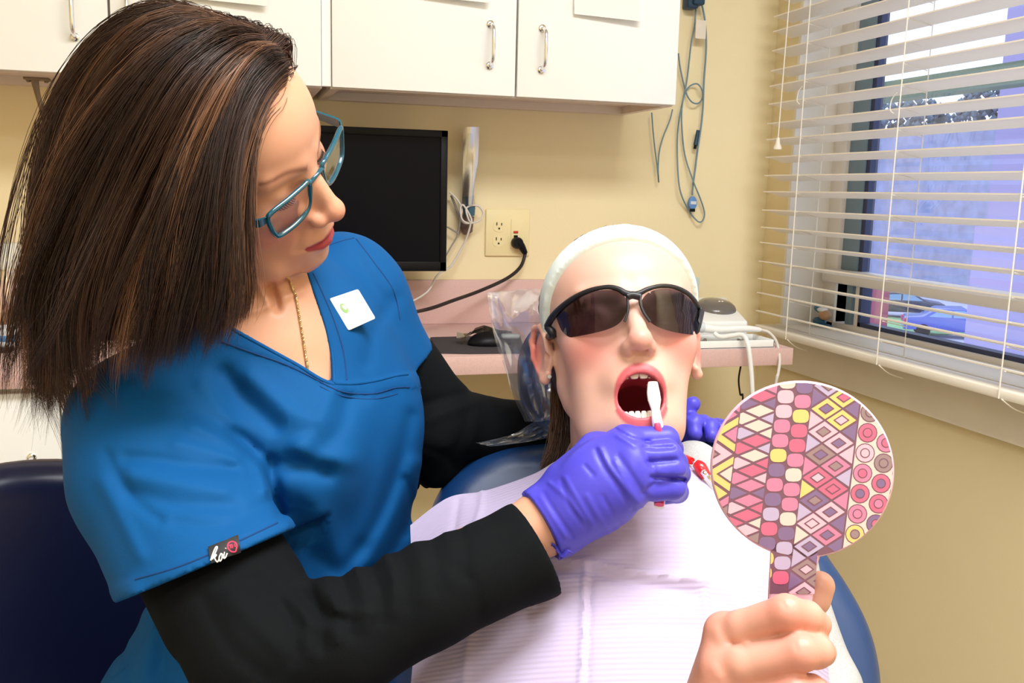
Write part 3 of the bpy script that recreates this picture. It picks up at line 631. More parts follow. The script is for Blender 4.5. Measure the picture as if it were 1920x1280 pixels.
# left end clutter
c = onY(6, 600, 2.05)
t = thing('clear_jar', 'clear jar with a pale lid at the left end of the counter', 'jar', (c[0], 2.05, ZC))
m_jar = film('jar plastic', (0.93, 0.9, 0.88), 0.8, 0.05)
zt = onY(6, 502, 2.05)[2]
mb = MB(); mb.lathe([(0.02, 0.004), (0.042, 0.001), (0.045, 0.01), (0.045, zt - ZC - 0.03), (0.036, zt - ZC - 0.012), (0.036, zt - ZC)], (c[0], 2.05, ZC), (0, 0, 1), 28); mb.build('vessel', m_jar, t)
zl = onY(6, 455, 2.05)[2]
mb = MB(); mb.lathe([(0.040, 0), (0.042, 0.004), (0.042, zl - zt - 0.008), (0.036, zl - zt)], (c[0], 2.05, zt), (0, 0, 1), 28); mb.build('lid', mat('cream lid', srgb(226, 222, 206), 0.4), t)
mb = MB(); mb.lathe([(0.038, 0), (0.038, 0.05), (0.02, 0.06)], (c[0], 2.05, ZC + 0.006), (0, 0, 1), 20); mb.build('contents', mat('tan contents', srgb(178, 128, 100), 0.8, noise=(60, 0.3)), t)
c = Cz(8, 655)
t = thing('wipe_packet', 'blue and white wipes packet lying at the left end of the counter', 'packet', (c[0], c[1], ZC))
mb = MB(); mb.box((c[0] - 0.08, c[1] - 0.03, ZC + 0.006), (c[0] + 0.028, c[1] + 0.05, ZC + 0.05), bev=0.012, seg=3); k_ = mb.build('wrapper', mat('white film pack', srgb(224, 230, 238), 0.35), t)
mb = MB(); mb.box((c[0] - 0.081, c[1] - 0.0312, ZC + 0.018), (c[0] + 0.0285, c[1] + 0.02, ZC + 0.032), bev=0.004); mb.build('blue_band', mat('blue band', srgb(70, 130, 190), 0.4), t)
mb = MB(); mb.box((c[0] - 0.09, c[1] - 0.045, ZC), (c[0] + 0.02, c[1] + 0.05, ZC + 0.007), bev=0.002); one(mb, 'black_tray', m_black, 'flat black tray under the blue and white packet', 'tray')
# small figure on the sill
c = onZ(1541, 618, WZ0 + 0.022)
c = np.array([1.452, onX(1541, 610, 1.452)[1], WZ0 + 0.022])
t = thing('sill_ornament', 'small teal and tan ornament sitting on the window sill', 'ornament', c)
def blob(mb, o, r, n=14, **k):
    bm = bmesh.new(); bmesh.ops.create_uvsphere(bm, u_segments=n, v_segments=n // 2 + 2, radius=1); o = np.asarray(o, float); r = np.asarray(r, float); mb.bm(bm, frame=lambda V: o + V * r, **k)
mb = MB(); blob(mb, c + np.array([0, 0.012, 0.012]), (0.014, 0.024, 0.012)); blob(mb, c + np.array([0, -0.012, 0.005]), (0.01, 0.03, 0.005)); mb.build('base', mat('dark teal glaze', srgb(40, 92, 124), 0.3), t)
mb = MB(); blob(mb, c + np.array([-0.002, -0.012, 0.032]), (0.014, 0.02, 0.014)); mb.build('tan_body', mat('tan glaze', srgb(190, 150, 112), 0.4), t)
mb = MB(); blob(mb, c + np.array([0, 0.012, 0.046]), (0.013, 0.022, 0.011)); mb.build('teal_cap', mat('teal glaze', srgb(52, 120, 150), 0.3), t)
mb = MB(); blob(mb, c + np.array([-0.004, -0.004, 0.044]), (0.013, 0.016, 0.007)); mb.build('white_band', m_whitepl, t)

# ---------------------------------------------------------------- ceiling lamp and the added fill panel
for n, loc, size, pw in LAMPS:
    t = thing('ceiling_or_fill_panel', 'flat fluorescent ceiling light directly above the dental chair' if loc[0] > 0 else 'added fill light panel on the ceiling at the back left, out of view', 'light', (loc[0], loc[1], loc[2]))
    mb = MB(); w, h = size[0] / 2 + 0.03, size[1] / 2 + 0.03
    mb.box((loc[0] - w, loc[1] - h, loc[2]), (loc[0] + w, loc[1] + h, CEIL), bev=0.004); mb.build('housing', m_white, t, sharp=30)
    mb = MB(); mb.box((loc[0] - w + 0.03, loc[1] - h + 0.03, loc[2] - 0.008), (loc[0] + w - 0.03, loc[1] + h - 0.03, loc[2] - 0.0005)); mb.build('diffuser', mat('diffuser', (0.9, 0.9, 0.9), 0.5, emit=((1, 0.97, 0.94), 2.0)), t, sharp=30)
# ================================================================ SOFT-BODY MODELLING (signed distances meshed with surface nets)
class Fr:
    """local frame: x right, y forward, z up, in millimetres"""
    def __init__(s, o, R): s.o = np.asarray(o, float); s.R = np.asarray(R, float)       # R columns = local axes in world
    def __call__(s, x, y=None, z=None):
        p = np.asarray((x, y, z) if y is not None else x, float) / 1000.0
        return s.o + p @ s.R.T
    def axes(s): return s.R
    def inv(s, W): return (np.asarray(W) - s.o) @ s.R * 1000.0
def cam_frame(T, Rc): return Fr(CAM + RW @ np.asarray(T, float), RW @ np.asarray(Rc, float))
def proj(W):
    c = (np.asarray(W) - CAM) @ RW
    d = -c[..., 2]; return 960 + FPX * c[..., 0] / d, 640 - FPX * c[..., 1] / d, d

class SDF:
    FAR = 0.06
    def __init__(s, lo, hi, h):
        s.lo = np.asarray(lo, float); s.h = h; n = np.ceil((np.asarray(hi) - s.lo) / h).astype(int) + 1
        s.n = n; s.D = np.full(n, s.FAR, np.float32); s.ax = [s.lo[i] + h * np.arange(n[i]) for i in range(3)]
    def _sl(s, lo, hi):
        a = np.clip(np.floor((lo - s.lo) / s.h).astype(int), 0, s.n); b = np.clip(np.ceil((hi - s.lo) / s.h).astype(int) + 1, 0, s.n)
        return tuple(slice(x, y) for x, y in zip(a, b))
    def _grid(s, sl): return np.meshgrid(*[s.ax[i][sl[i]].astype(np.float32) for i in range(3)], indexing='ij', sparse=True)
    def _mix(s, sl, d, k, mode):
        A = s.D[sl]
        if mode == 'add':
            if k <= 0: s.D[sl] = np.minimum(A, d)
            else: h = np.clip(0.5 + 0.5 * (A - d) / k, 0, 1); s.D[sl] = A * (1 - h) + d * h - k * h * (1 - h)
        elif mode == 'sub':
            if k <= 0: s.D[sl] = np.maximum(A, -d)
            else: h = np.clip(0.5 - 0.5 * (A + d) / k, 0, 1); s.D[sl] = A * (1 - h) - d * h + k * h * (1 - h)
    def cone(s, a, b, ra, rb, k=0.0, mode='add'):
        a = np.asarray(a, float); b = np.asarray(b, float); m = max(ra, rb) + k + 0.02
        sl = s._sl(np.minimum(a, b) - m, np.maximum(a, b) + m)
        if any(q.stop <= q.start for q in sl): return s
        X, Y, Z = s._grid(sl); ab = b - a; L2 = ab @ ab + 1e-12
        t = np.clip(((X - a[0]) * ab[0] + (Y - a[1]) * ab[1] + (Z - a[2]) * ab[2]) / L2, 0, 1)
        d = np.sqrt((X - a[0] - t * ab[0]) ** 2 + (Y - a[1] - t * ab[1]) ** 2 + (Z - a[2] - t * ab[2]) ** 2) - (ra + (rb - ra) * t)
        s._mix(sl, d.astype(np.float32), k, mode); return s
    def chain(s, pts, rad, k=0.0, mode='add', inner=None):
        for i in range(len(pts) - 1): s.cone(pts[i], pts[i + 1], rad[i], rad[i + 1], k if (i == 0 or inner is None) else inner, mode)
        return s
    def ell(s, c, r, R=None, k=0.0, mode='add'):
        c = np.asarray(c, float); r = np.asarray(r, float); R = np.eye(3) if R is None else R
        ext = np.sqrt(((R * r) ** 2).sum(1)); m = k + 0.02
        sl = s._sl(c - ext - m, c + ext + m)
        if any(q.stop <= q.start for q in sl): return s
        X, Y, Z = s._grid(sl); dx, dy, dz = X - c[0], Y - c[1], Z - c[2]
        q = [(dx * R[0, i] + dy * R[1, i] + dz * R[2, i]) for i in range(3)]
        k0 = np.sqrt(sum((q[i] / r[i]) ** 2 for i in range(3))); k1 = np.sqrt(sum((q[i] / r[i] ** 2) ** 2 for i in range(3))) + 1e-9
        s._mix(sl, (k0 * (k0 - 1) / k1).astype(np.float32), k, mode); return s
    def half(s, o, n, k=0.0):
        """cut away everything on the side n points to"""
        X, Y, Z = s._grid(tuple(slice(0, q) for q in s.n)); n = nrm(n)
        d = ((X - o[0]) * n[0] + (Y - o[1]) * n[1] + (Z - o[2]) * n[2]).astype(np.float32)
        if k <= 0: s.D = np.maximum(s.D, d)
        else: h = np.clip(0.5 - 0.5 * (s.D - d) / k, 0, 1); s.D = s.D * (1 - h) + d * h + k * h * (1 - h)
        return s
    def near(s, band):
        idx = np.argwhere(np.abs(s.D) < band); W = s.lo + idx * s.h; return idx, W
    def warp(s, fn, band=0.012):
        """fn(world points) -> displacement outwards, metres"""
        idx, W = s.near(band); s.D[tuple(idx.T)] -= fn(W).astype(np.float32); return s
    def fn_mix(s, fn, band=0.03, k=0.0, mode='sub'):
        idx, W = s.near(band); d = fn(W); A = s.D[tuple(idx.T)]
        if mode == 'sub':
            h = np.clip(0.5 - 0.5 * (A + d) / max(k, 1e-9), 0, 1); r = A * (1 - h) - d * h + k * h * (1 - h)
            s.D[tuple(idx.T)] = r
        return s
    def mesh(s, smooth=1):
        D = s.D; I = D < 0; nx, ny, nz = D.shape
        c8 = [(i, j, k) for i in (0, 1) for j in (0, 1) for k in (0, 1)]
        cnt = np.zeros((nx - 1, ny - 1, nz - 1), np.int8)
        for i, j, k in c8: cnt += I[i:nx - 1 + i, j:ny - 1 + j, k:nz - 1 + k]
        act = (cnt > 0) & (cnt < 8); cells = np.argwhere(act); idm = np.full(act.shape, -1, np.int32); idm[tuple(cells.T)] = np.arange(len(cells))
        val = np.stack([D[cells[:, 0] + i, cells[:, 1] + j, cells[:, 2] + k] for i, j, k in c8], 1)
        off = np.array(c8, float); acc = np.zeros((len(cells), 3)); num = np.zeros(len(cells))
        for a in range(8):
            for b in range(a + 1, 8):
                if np.abs(off[a] - off[b]).sum() != 1: continue
                va, vb = val[:, a], val[:, b]; m = (va < 0) != (vb < 0)
                t = va[m] / (va[m] - vb[m]); acc[m] += off[a] + t[:, None] * (off[b] - off[a]); num[m] += 1
        V = s.lo + (cells + acc / num[:, None]) * s.h
        Q = []
        for ax in range(3):
            u, v = [(1, 2), (2, 0), (0, 1)][ax]
            sa = [slice(None)] * 3; sb = [slice(None)] * 3; sa[ax] = slice(0, -1); sb[ax] = slice(1, None)
            d = I[tuple(sa)].astype(np.int8) - I[tuple(sb)].astype(np.int8)
            e = np.argwhere(d != 0); e = e[(e[:, u] > 0) & (e[:, v] > 0) & (e[:, u] < s.n[u] - 1) & (e[:, v] < s.n[v] - 1)]
            sg = d[tuple(e.T)]
            def cid(du, dv): q = e.copy(); q[:, u] += du; q[:, v] += dv; return idm[tuple(q.T)]
            q = np.stack([cid(-1, -1), cid(0, -1), cid(0, 0), cid(-1, 0)], 1); q[sg < 0] = q[sg < 0][:, ::-1]; Q.append(q)
        Q = np.concatenate(Q); Q = Q[(Q >= 0).all(1)]
        for _ in range(smooth):
            S = np.zeros_like(V); N = np.zeros(len(V))
            for a, b in ((0, 1), (1, 2), (2, 3), (3, 0)):
                for p, q in ((a, b), (b, a)):
                    for ax in range(3): S[:, ax] += np.bincount(Q[:, p], V[Q[:, q], ax], len(V))
                    N += np.bincount(Q[:, p], minlength=len(V))
            V = 0.5 * V + 0.5 * S / np.maximum(N, 1)[:, None]
        return V, Q

def soft_object(name, parts, mats, parent=None, paint=None, base=None, label=None, cat=None, group=None, kind=None):
    """parts: list of (V, Q); one mesh; paint(V) -> n x 3 linear colours"""
    V = np.concatenate([p[0] for p in parts]); n = 0; F = []
    for p in parts: F.append(p[1] + n); n += len(p[0])
    F = np.concatenate(F)
    c = np.array([(V[:, 0].min() + V[:, 0].max()) / 2, (V[:, 1].min() + V[:, 1].max()) / 2, V[:, 2].min()]) if base is None else np.asarray(base, float)
    me = bpy.data.meshes.new(name); me.vertices.add(len(V)); me.vertices.foreach_set('co', (V - c).astype(np.float32).ravel())
    me.loops.add(F.size); me.loops.foreach_set('vertex_index', F.astype(np.int32).ravel())
    me.polygons.add(len(F)); me.polygons.foreach_set('loop_start', np.arange(len(F), dtype=np.int32) * F.shape[1])
    me.polygons.foreach_set('use_smooth', np.ones(len(F), bool))
    me.update(calc_edges=True); me.materials.append(mats)
    if paint is not None:
        at = me.color_attributes.new('Col', 'FLOAT_COLOR', 'POINT'); A = np.ones((len(V), 4), np.float32); A[:, :3] = paint(V); at.data.foreach_set('color', A.ravel())
    o = bpy.data.objects.new(name, me); COL.objects.link(o)
    if parent is not None: o.parent = parent; c = c - np.array(world_loc(parent))
    o.location = tuple(float(x) for x in c); return tag(o, label, cat, group, kind)

def seg_px(px, py, poly):
    """distance in photograph pixels from projected points to a polyline"""
    d = np.full(px.shape, 1e9)
    for (x0, y0), (x1, y1) in zip(poly[:-1], poly[1:]):
        ex, ey = x1 - x0, y1 - y0; t = np.clip(((px - x0) * ex + (py - y0) * ey) / (ex * ex + ey * ey + 1e-9), 0, 1)
        d = np.minimum(d, np.hypot(px - x0 - t * ex, py - y0 - t * ey))
    return d
def smooth_line(poly, k=6): return [tuple(q[:2]) for q in spline([np.array([x, y, 0.0]) for x, y in poly], k)[0]]
def inside_px(px, py, poly):
    r = np.zeros(px.shape, bool); n = len(poly)
    for i in range(n):
        (x0, y0), (x1, y1) = poly[i], poly[(i + 1) % n]
        c = ((y0 > py) != (y1 > py)) & (px < (x1 - x0) * (py - y0) / ((y1 - y0) + 1e-12) + x0); r ^= c
    return r
def signed_px(px, py, poly):
    d = seg_px(px, py, list(poly) + [poly[0]]); return np.where(inside_px(px, py, poly), -d, d)
def folds(lines, dmin=0.0, dmax=9.0):
    """lines: (polyline px, amplitude mm, width px); positive ridges, negative valleys"""
    L = [(smooth_line(p) if len(p) > 2 else p, a / 1000.0, w) for p, a, w in lines]
    def fn(W):
        px, py, d = proj(W); out = np.zeros(len(W))
        for p, a, w in L:
            q = np.array(p); m = (px > q[:, 0].min() - 3 * w) & (px < q[:, 0].max() + 3 * w) & (py > q[:, 1].min() - 3 * w) & (py < q[:, 1].max() + 3 * w) & (d > dmin) & (d < dmax)
            if m.any():
                dd = seg_px(px[m], py[m], p); out[m] += a * np.exp(-(dd / w) ** 2)
        return out
    return fn

from mathutils.bvhtree import BVHTree
_TREES = {}
def on_surface(o, px, py, lift=0.0):
    """first point of an object's surface along the ray through a pixel, and its normal"""
    if o.name not in _TREES:
        c = np.array(world_loc(o)); me = o.data
        V = np.zeros(len(me.vertices) * 3, np.float32); me.vertices.foreach_get('co', V); V = V.reshape(-1, 3) + c
        _TREES[o.name] = BVHTree.FromPolygons([tuple(v) for v in V.tolist()], [tuple(p.vertices) for p in me.polygons])
    r = nrm(_ray(px, py)); h, n, _i, _d = _TREES[o.name].ray_cast(Vector(CAM), Vector(r))
    if h is None: return None, -r
    n = np.array(n)
    if n @ r > 0: n = -n
    return np.array(h) + n * lift, n
def draped(o, poly, lift, k=6):
    out_ = []
    for x, y in (smooth_line(poly, k) if len(poly) > 2 else poly):
        q, n = on_surface(o, x, y, lift)
        if q is not None: out_.append(q)
    if len(out_) < 3: print('DRAPE MISS', o.name, poly[:2], len(out_)); return out_
    for _ in range(2): out_ = [out_[0]] + [(out_[i - 1] + 2 * out_[i] + out_[i + 1]) / 4 for i in range(1, len(out_) - 1)] + [out_[-1]]
    return out_

# ---------------------------------------------------------------- a head, in its own frame (mm)
def build_head(S, F, sc=1.0, mouth_open=False, neck=True, nose=1.0, fem=1.0):
    q = sc / 1000.0; R = F.R
    def p(x, y, z): return F(x * sc, y * sc, z * sc)
    def E(c, r, k=0.0, mode='add', rot=None): S.ell(p(*c), np.array(r) * q, R if rot is None else R @ rot, k * q, mode)
    def C(a, b, ra, rb, k=0.0, mode='add'): S.cone(p(*a), p(*b), ra * q, rb * q, k * q, mode)
    E((0, -8, 38), (74, 93, 80)); E((0, 32, 36), (64, 60, 60), 20)
    E((0, 40, -22), (60, 50, 60), 20)
    if not mouth_open:
        for s in (-1, 1): C((s * 56, 4, -52), (s * 36, 56, -84), 13, 13, 18); C((s * 36, 56, -84), (0, 74, -93), 13, 14, 14)
        E((0, 40, -66), (48, 44, 34), 16); E((0, 77, -92), (14, 12, 13), 14)
        E((0, 74, -62), (30, 25, 26), 16)
    else:
        for s in (-0.80, 1): C((s * 50, 4, -48), (s * 35, 48, -104), 12, 12, 20); C((s * 35, 48, -104), (2, 66, -126), 12, 13, 14)
        E((4, 34, -80), (42, 44, 50), 16); E((0, 70, -126), (15, 12, 13), 14); E((0, 74, -62), (32, 24, 28), 16)
        for s in (-1, 1): C((s * 38, 54, -30), (s * (31 if s > 0 else 25), 56, -94), 15, 13, 18); E((s * 47, 34, 6), (17, 24, 24), 14); C((s * 55, -4, -18), (s * (47 if s > 0 else 40), 8, -62), 12, 12, 16); E((s * (38 if s > 0 else 32), 34, -66), (14, 24, 34), 20)
        E((0, 62, -96), (34, 28, 28), 14)
    for s in (-1, 1):
        E((s * (42 if not mouth_open else 38), 57, -18), (21, 21, 19), 20)
        C((s * 10, 84, 19), (s * 42, 72, 21), 8, 7, 12)
        E((s * 32, 96, 2), (17, 13, 11), 12, 'sub'); E((s * 31.5, 70, 1), (14.5, 14, 13.5), 4)
    # nose
    C((0, 87, 9), (0, 107, -29), 6.5, 8.5, 9); E((0, 92, -20), (9.5, 11, 22), 5); E((0, 108 * nose, -33), (11, 11, 10), 5)
    nw = 0.8 if mouth_open else 1.0
    for s in (-nw, nw):
        E((s * 12.5, 98, -37), (7.5 * nw, 10, 7.5), 5); C((s * 7, 82, 2), (s * 14, 86, -34), 7 * nw, 7 * nw, 10)
        C((s * 6.2, 104, -50), (s * 5.0, 103, -40), 4.0, 2.4, 2.0, 'sub')
    MZ = -79.0
    # lips
    if not mouth_open:
        S.chain([p(-23, 86, -64), p(-10, 95, -60.5), p(0, 97, -61.5), p(10, 95, -60.5), p(23, 86, -64)], np.array([2.5, 4.6, 4.6, 4.6, 2.5]) * q, 4 * q)
        S.chain([p(-21, 86, -66.5), p(-9, 94, -70), p(0, 95.5, -70.5), p(9, 94, -70), p(21, 86, -66.5)], np.array([2.2, 5.0, 5.6, 5.0, 2.2]) * q, 4 * q)
        S.chain([p(-26, 88, -64.5), p(-12, 99.5, -65.2), p(0, 102.5, -65.6), p(12, 99.5, -65.2), p(26, 88, -64.5)], np.array([1.0, 1.5, 1.6, 1.5, 1.0]) * q, 3 * q, 'sub')
        C((0, 104, -50), (0, 103, -57), 2.4, 2.8, 4, 'sub')
        for s in (-1, 1): C((s * 20, 92, -38), (s * 31, 84, -62), 1.4, 1.0, 7, 'sub')
    else:
        ring = [p(22.5 * math.cos(t) * (1.0 if math.sin(t) > 0 else 0.93), 77.5 + (13.5 if math.sin(t) > 0 else 4.5) * abs(math.sin(t)) ** 0.8, MZ + 22.5 * math.sin(t) - 1.2 * math.exp(-((t - math.pi / 2) / 0.16) ** 2)) for t in np.linspace(0, 2 * math.pi, 49)]
        rr = [(1.2 + (1.6 if math.sin(t) > 0 else 2.8) * abs(math.sin(t))) * q for t in np.linspace(0, 2 * math.pi, 49)]
        S.chain(ring, rr, 4 * q)
        E((0, 78, MZ), (20.8, 44, 20.6), 2.5, 'sub'); E((0, 40, MZ - 5), (24, 42, 25), 3, 'sub')
        C((0, 108, -50), (0, 107, -58), 2.2, 2.6, 4, 'sub')
    # ears
    for s in (-1, 1):
        a = math.radians(24) * s; rot = np.array([[math.cos(a), -math.sin(a), 0], [math.sin(a), math.cos(a), 0], [0, 0, 1.0]])
        E((s * 76, -10, -8), (5.0, 16, 27), 4, rot=rot)
        hel = [(73, 4, -10), (75, 6, 6), (78, -2, 20), (83, -16, 23), (86, -26, 12), (85, -26, -6), (81, -17, -22), (77, -6, -34), (74, 1, -30)]
        S.chain([p(s * x, y, z) for x, y, z in hel], np.array([3, 3.2, 3.4, 3.6, 3.6, 3.4, 3.4, 5.2, 3.5]) * q, 2.5 * q)
        E((s * 84, -8, -9), (6.5, 9, 14), 4, 'sub', rot=rot); C((s * 80, 2, -12), (s * 74, 2, -12), 3.0, 3.0, 2, 'sub')
    return p
def head_paint(F, sc, skin, lip, blush, mouth_open, brow=None, red_ear=None):
    skin, lip, blush = (np.array(c) for c in (skin, lip, blush))
    def fn(V):
        L = F.inv(V) / sc; x, y, z = L[:, 0], L[:, 1], L[:, 2]; C = np.repeat(skin[None], len(V), 0)
        def blend(w, c): C[:] = C * (1 - w[:, None]) + np.asarray(c)[None] * w[:, None]
        g = lambda c, r: np.exp(-(((x - c[0]) / r[0]) ** 2 + ((y - c[1]) / r[1]) ** 2 + ((z - c[2]) / r[2]) ** 2))
        for s in (-1, 1): blend(0.75 * g((s * 42, 70, -30), (24, 40, 22)), blush)
        blend(0.5 * g((0, 112, -34), (13, 14, 10)), blush)
        if red_ear is not None:
            for s in (-1, 1): blend(0.8 * g((s * 84, -20, -4), (9, 18, 30)), red_ear)
        if brow is not None:
            for s in (-1, 1):
                t = np.clip((s * x - 11) / 38, 0, 1); zc = 17 + 9 * np.sin(np.clip(t * 1.25, 0, 1) * math.pi * 0.62); w = np.exp(-((z - zc) / (3.6 - 1.8 * t)) ** 2) * (s * x > 9) * (s * x < 52) * (y > 50); blend(0.8 * w, brow)
        ss = lambda v, a, b: np.clip((v - a) / (b - a), 0, 1) ** 2 * (3 - 2 * np.clip((v - a) / (b - a), 0, 1))
        if mouth_open:
            e = np.sqrt((x / 21.5) ** 2 + ((z + 79) / 21.5) ** 2); th = 0.05 + 0.14 * (np.abs(z + 79) / 22.0) ** 1.3 + 0.05 * (z < -90); w = (1 - ss(e, 1.02 + th, 1.08 + th * 1.25)) * (y > 68); blend(w, lip)
            deep = (e < 1.1) * (1 - ss(y, 70, 80)) + ((z < -52) & (z > -112) & (np.abs(x) < 26) & (y < 66)); blend(np.clip(deep, 0, 1), np.array([0.42, 0.045, 0.065]))
        else:
            h = np.where(z > -65.5, 1 - ss(z + 65.5, 4.5 - 2.5 * (np.abs(x) / 24) ** 2, 7.2 - 4 * (np.abs(x) / 24) ** 2), 1 - ss(-z - 65.5, 6.5 - 5 * (np.abs(x) / 24) ** 2, 9.5 - 6 * (np.abs(x) / 24) ** 2))
            blend(np.clip(h, 0, 1) * (np.abs(x) < 24.5) * (y > 74), lip)
        return C
    return fn
# ================================================================ THE WOMAN (dental hygienist)
m_skinw = mat('warm skin', (1, 1, 1), 0.42, attr=True, sss=0.12, spec=0.4, bump=(900, 0.05, 0.0006))
m_scrub = mat('blue scrub cloth', srgb(6, 79, 138), 0.75, bump=(700, 0.22, 0.0006), spec=0.2)
m_blackc = mat('black knit', srgb(13, 15, 18), 0.85, bump=(900, 0.3, 0.0006), spec=0.12)
m_glove = mat('violet blue nitrile', srgb(76, 70, 200), 0.42, spec=0.45, bump=(260, 0.12, 0.001))
HW = cam_frame((-0.2606, 0.1656, -0.8492), [[-0.3125, 0.9495, 0.0291], [-0.6981, -0.2503, 0.6708], [0.6442, 0.1893, 0.7411]])
_u = nrm((0.13, 0.94, 0.31)); _f = np.array((0.74, -0.2, 0.64)); _f = nrm(_f - _u * (_f @ _u)); _r = np.cross(_f, _u)
RT = RW @ np.array([_r, _f, _u]).T
woman = thing('person', 'woman with long brown hair in blue scrubs leaning over to brush teeth', 'person', tuple(P(470, 1330, 1.0) * np.array([1, 1, 0]) + np.array([0, 0, 0.52])))

V_NECK = [(330, 520), (395, 560), (438, 612), (500, 648), (560, 681), (600, 706), (622, 716), (619, 668), (606, 610), (586, 550), (571, 512), (566, 440), (400, 430)]
# -- body: head, neck, chest in one surface, arms and trunk continuing inside the clothes
S = SDF(P(470, 420, 0.9) - np.array([0.25, 0.24, 0.33]), P(470, 420, 0.9) + np.array([0.25, 0.24, 0.24]), 0.0019)
S.cone(HW(0, -22, -40), P(478, 640, 0.965), 0.052, 0.056)
S.ell(P(520, 815, 0.995), (0.148, 0.107, 0.183), RT, 0.035)
S.cone(P(478, 640, 0.965), P(660, 575, 1.055), 0.045, 0.042, 0.03); S.cone(P(470, 640, 0.96), P(290, 785, 0.885), 0.045, 0.052, 0.03)
S.ell(P(690, 800, 1.005), (0.046, 0.046, 0.05), None, 0.04); S.ell(P(555, 850, 0.915), (0.058, 0.058, 0.06), None, 0.04)
build_head(S, HW, 1.0)
# collar bones, notch of the throat
S.cone(P(506, 560, 0.925), P(470, 585, 0.90), 0.010, 0.010, 0.012); S.cone(P(545, 560, 0.955), P(610, 545, 1.0), 0.008, 0.008, 0.012)
S.ell(P(518, 556, 0.925), (0.012, 0.012, 0.014), None, 0.012, 'sub')
S.warp(folds([([(508, 540), (515, 558), (519, 576)], -6.5, 9), ([(462, 586), (485, 580), (504, 574)], 3.0, 7), ([(528, 560), (548, 552), (566, 546)], 2.2, 6), ([(480, 530), (492, 548), (503, 566)], 2.5, 8)], 0.80, 1.0))
def _shrink(W):
    px, py, d = proj(W); o = -0.013 * np.clip((signed_px(px, py, V_NECK) - 10) / 25.0, 0, 1); L = HW.inv(W)
    return o * np.clip((-L[:, 2] - 95) / 40.0, 0, 1)
S.warp(_shrink, 0.03)
bodyA = S.mesh(1)
S = SDF(np.minimum(P(240, 800, 0.8), P(480, 1330, 0.7)) - 0.2, P(760, 500, 1.2) + np.array([0.25, 0.16, 0.12]), 0.006)
sh_r, el_r, wr_r = P(285, 800, 0.885), P(490, 1240, 0.745), P(1012, 984, 0.80)
sh_l, el_l, wr_l = P(668, 575, 1.06), P(825, 800, 1.125), P(1190, 800, 1.19)
S.ell(P(520, 830, 1.02), (0.125, 0.085, 0.16), RT); S.ell(P(520, 1080, 1.04), (0.11, 0.08, 0.15), RT, 0.04); S.ell(P(450, 1330, 1.03), (0.14, 0.10, 0.12), RT, 0.04)
S.chain([sh_r, el_r], [0.044, 0.036], 0.02); S.chain([sh_l, el_l, wr_l], [0.036, 0.026, 0.019], 0.02)
bodyB = S.mesh(1)
S = SDF(np.minimum(el_r, wr_r) - 0.07, np.maximum(el_r, wr_r) + 0.07, 0.0028)
S.cone(el_r, el_r + (wr_r - el_r) * 0.55, 0.030, 0.028); S.cone(el_r + (wr_r - el_r) * 0.5, wr_r, 0.028, 0.0245, 0.01); S.ell(wr_r + (wr_r - el_r) * 0.02, (0.026, 0.026, 0.027), None, 0.01)
bodyC = S.mesh(1)
_hp = head_paint(HW, 1.0, srgb(214, 158, 128), srgb(166, 66, 70), srgb(200, 116, 98), False, brow=srgb(120, 74, 58))
body_o = soft_object('body', [bodyA, bodyB, bodyC], m_skinw, woman, _hp)
# lids' lashes, eyes slightly open
m_lash = mat('lash', srgb(40, 26, 22), 0.6)
for s in (-1, 1):
    mb = MB(); base = []
    for k in range(13):
        t = k / 12.0; a = math.radians(-58 + 116 * t); x = s * 31.5 + 14.6 * math.sin(a); y = 70 + 14.3 * math.cos(a); z = -2.5 - 2.4 * math.cos(a); base.append(HW(x, y, z))
    mb.tube(base, 0.0011, 6)
    for k, b in enumerate(base): mb.tube([b, b + HW.R @ np.array([s * (-0.0018 + 0.0036 * k / 12.0), 0.0036, -0.0012]), b + HW.R @ np.array([s * (-0.0026 + 0.0052 * k / 12.0), 0.0056, -0.0008])], [0.0004, 0.0003, 0.0001], 4)
    mb.build('eyelash', m_lash, woman)

# -- scrub top
S = SDF(P(470, 900, 0.95) - np.array([0.34, 0.30, 0.40]), P(470, 900, 0.95) + np.array([0.36, 0.27, 0.31]), 0.0029)
S.ell(P(520, 815, 1.0), (0.154, 0.112, 0.19), RT)
S.cone(P(490, 640, 0.97), P(640, 532, 1.055), 0.05, 0.052, 0.03); S.cone(P(640, 532, 1.055), P(668, 560, 1.062), 0.052, 0.05, 0.02); S.cone(P(470, 650, 0.96), P(278, 800, 0.885), 0.05, 0.062, 0.03)
S.ell(P(690, 795, 1.005), (0.052, 0.052, 0.058), None, 0.05); S.ell(P(560, 850, 0.91), (0.062, 0.060, 0.066), None, 0.05)
S.ell(P(560, 1060, 1.03), (0.135, 0.105, 0.17), RT, 0.06); S.ell(P(455, 1330, 1.03), (0.165, 0.122, 0.14), RT, 0.06)
# sleeves
hem_r = P(394, 1056, 0.80); ax_r = nrm(c2w((0.385, -0.923, 0.0845))); arm_r = nrm(hem_r - P(262, 800, 0.885))
S.chain([P(272, 800, 0.885), P(300, 890, 0.855), hem_r + arm_r * 0.03], [0.066, 0.073, 0.077], 0.03, inner=0.02)
hem_l = P(742, 690, 1.085); ax_l = nrm(hem_l - P(672, 575, 1.06))
S.chain([P(672, 562, 1.06), hem_l + ax_l * 0.03], [0.050, 0.047], 0.03)
cut = P(742, 684, 1.085)
px_hem_l = [(900, 600), (783, 668), (757, 698), (740, 712), (720, 760), (900, 800)]
def sleeve_cut(W):
    """keeps the near sleeve up to its hem plane"""
    a = (W - hem_r) @ ax_r; r = np.linalg.norm((W - hem_r) - np.outer(a, ax_r), axis=1); px, py, d = proj(W)
    near = d < 0.90
    return np.where((r < 0.12) & near & (a > -0.02), -a, 1.0)
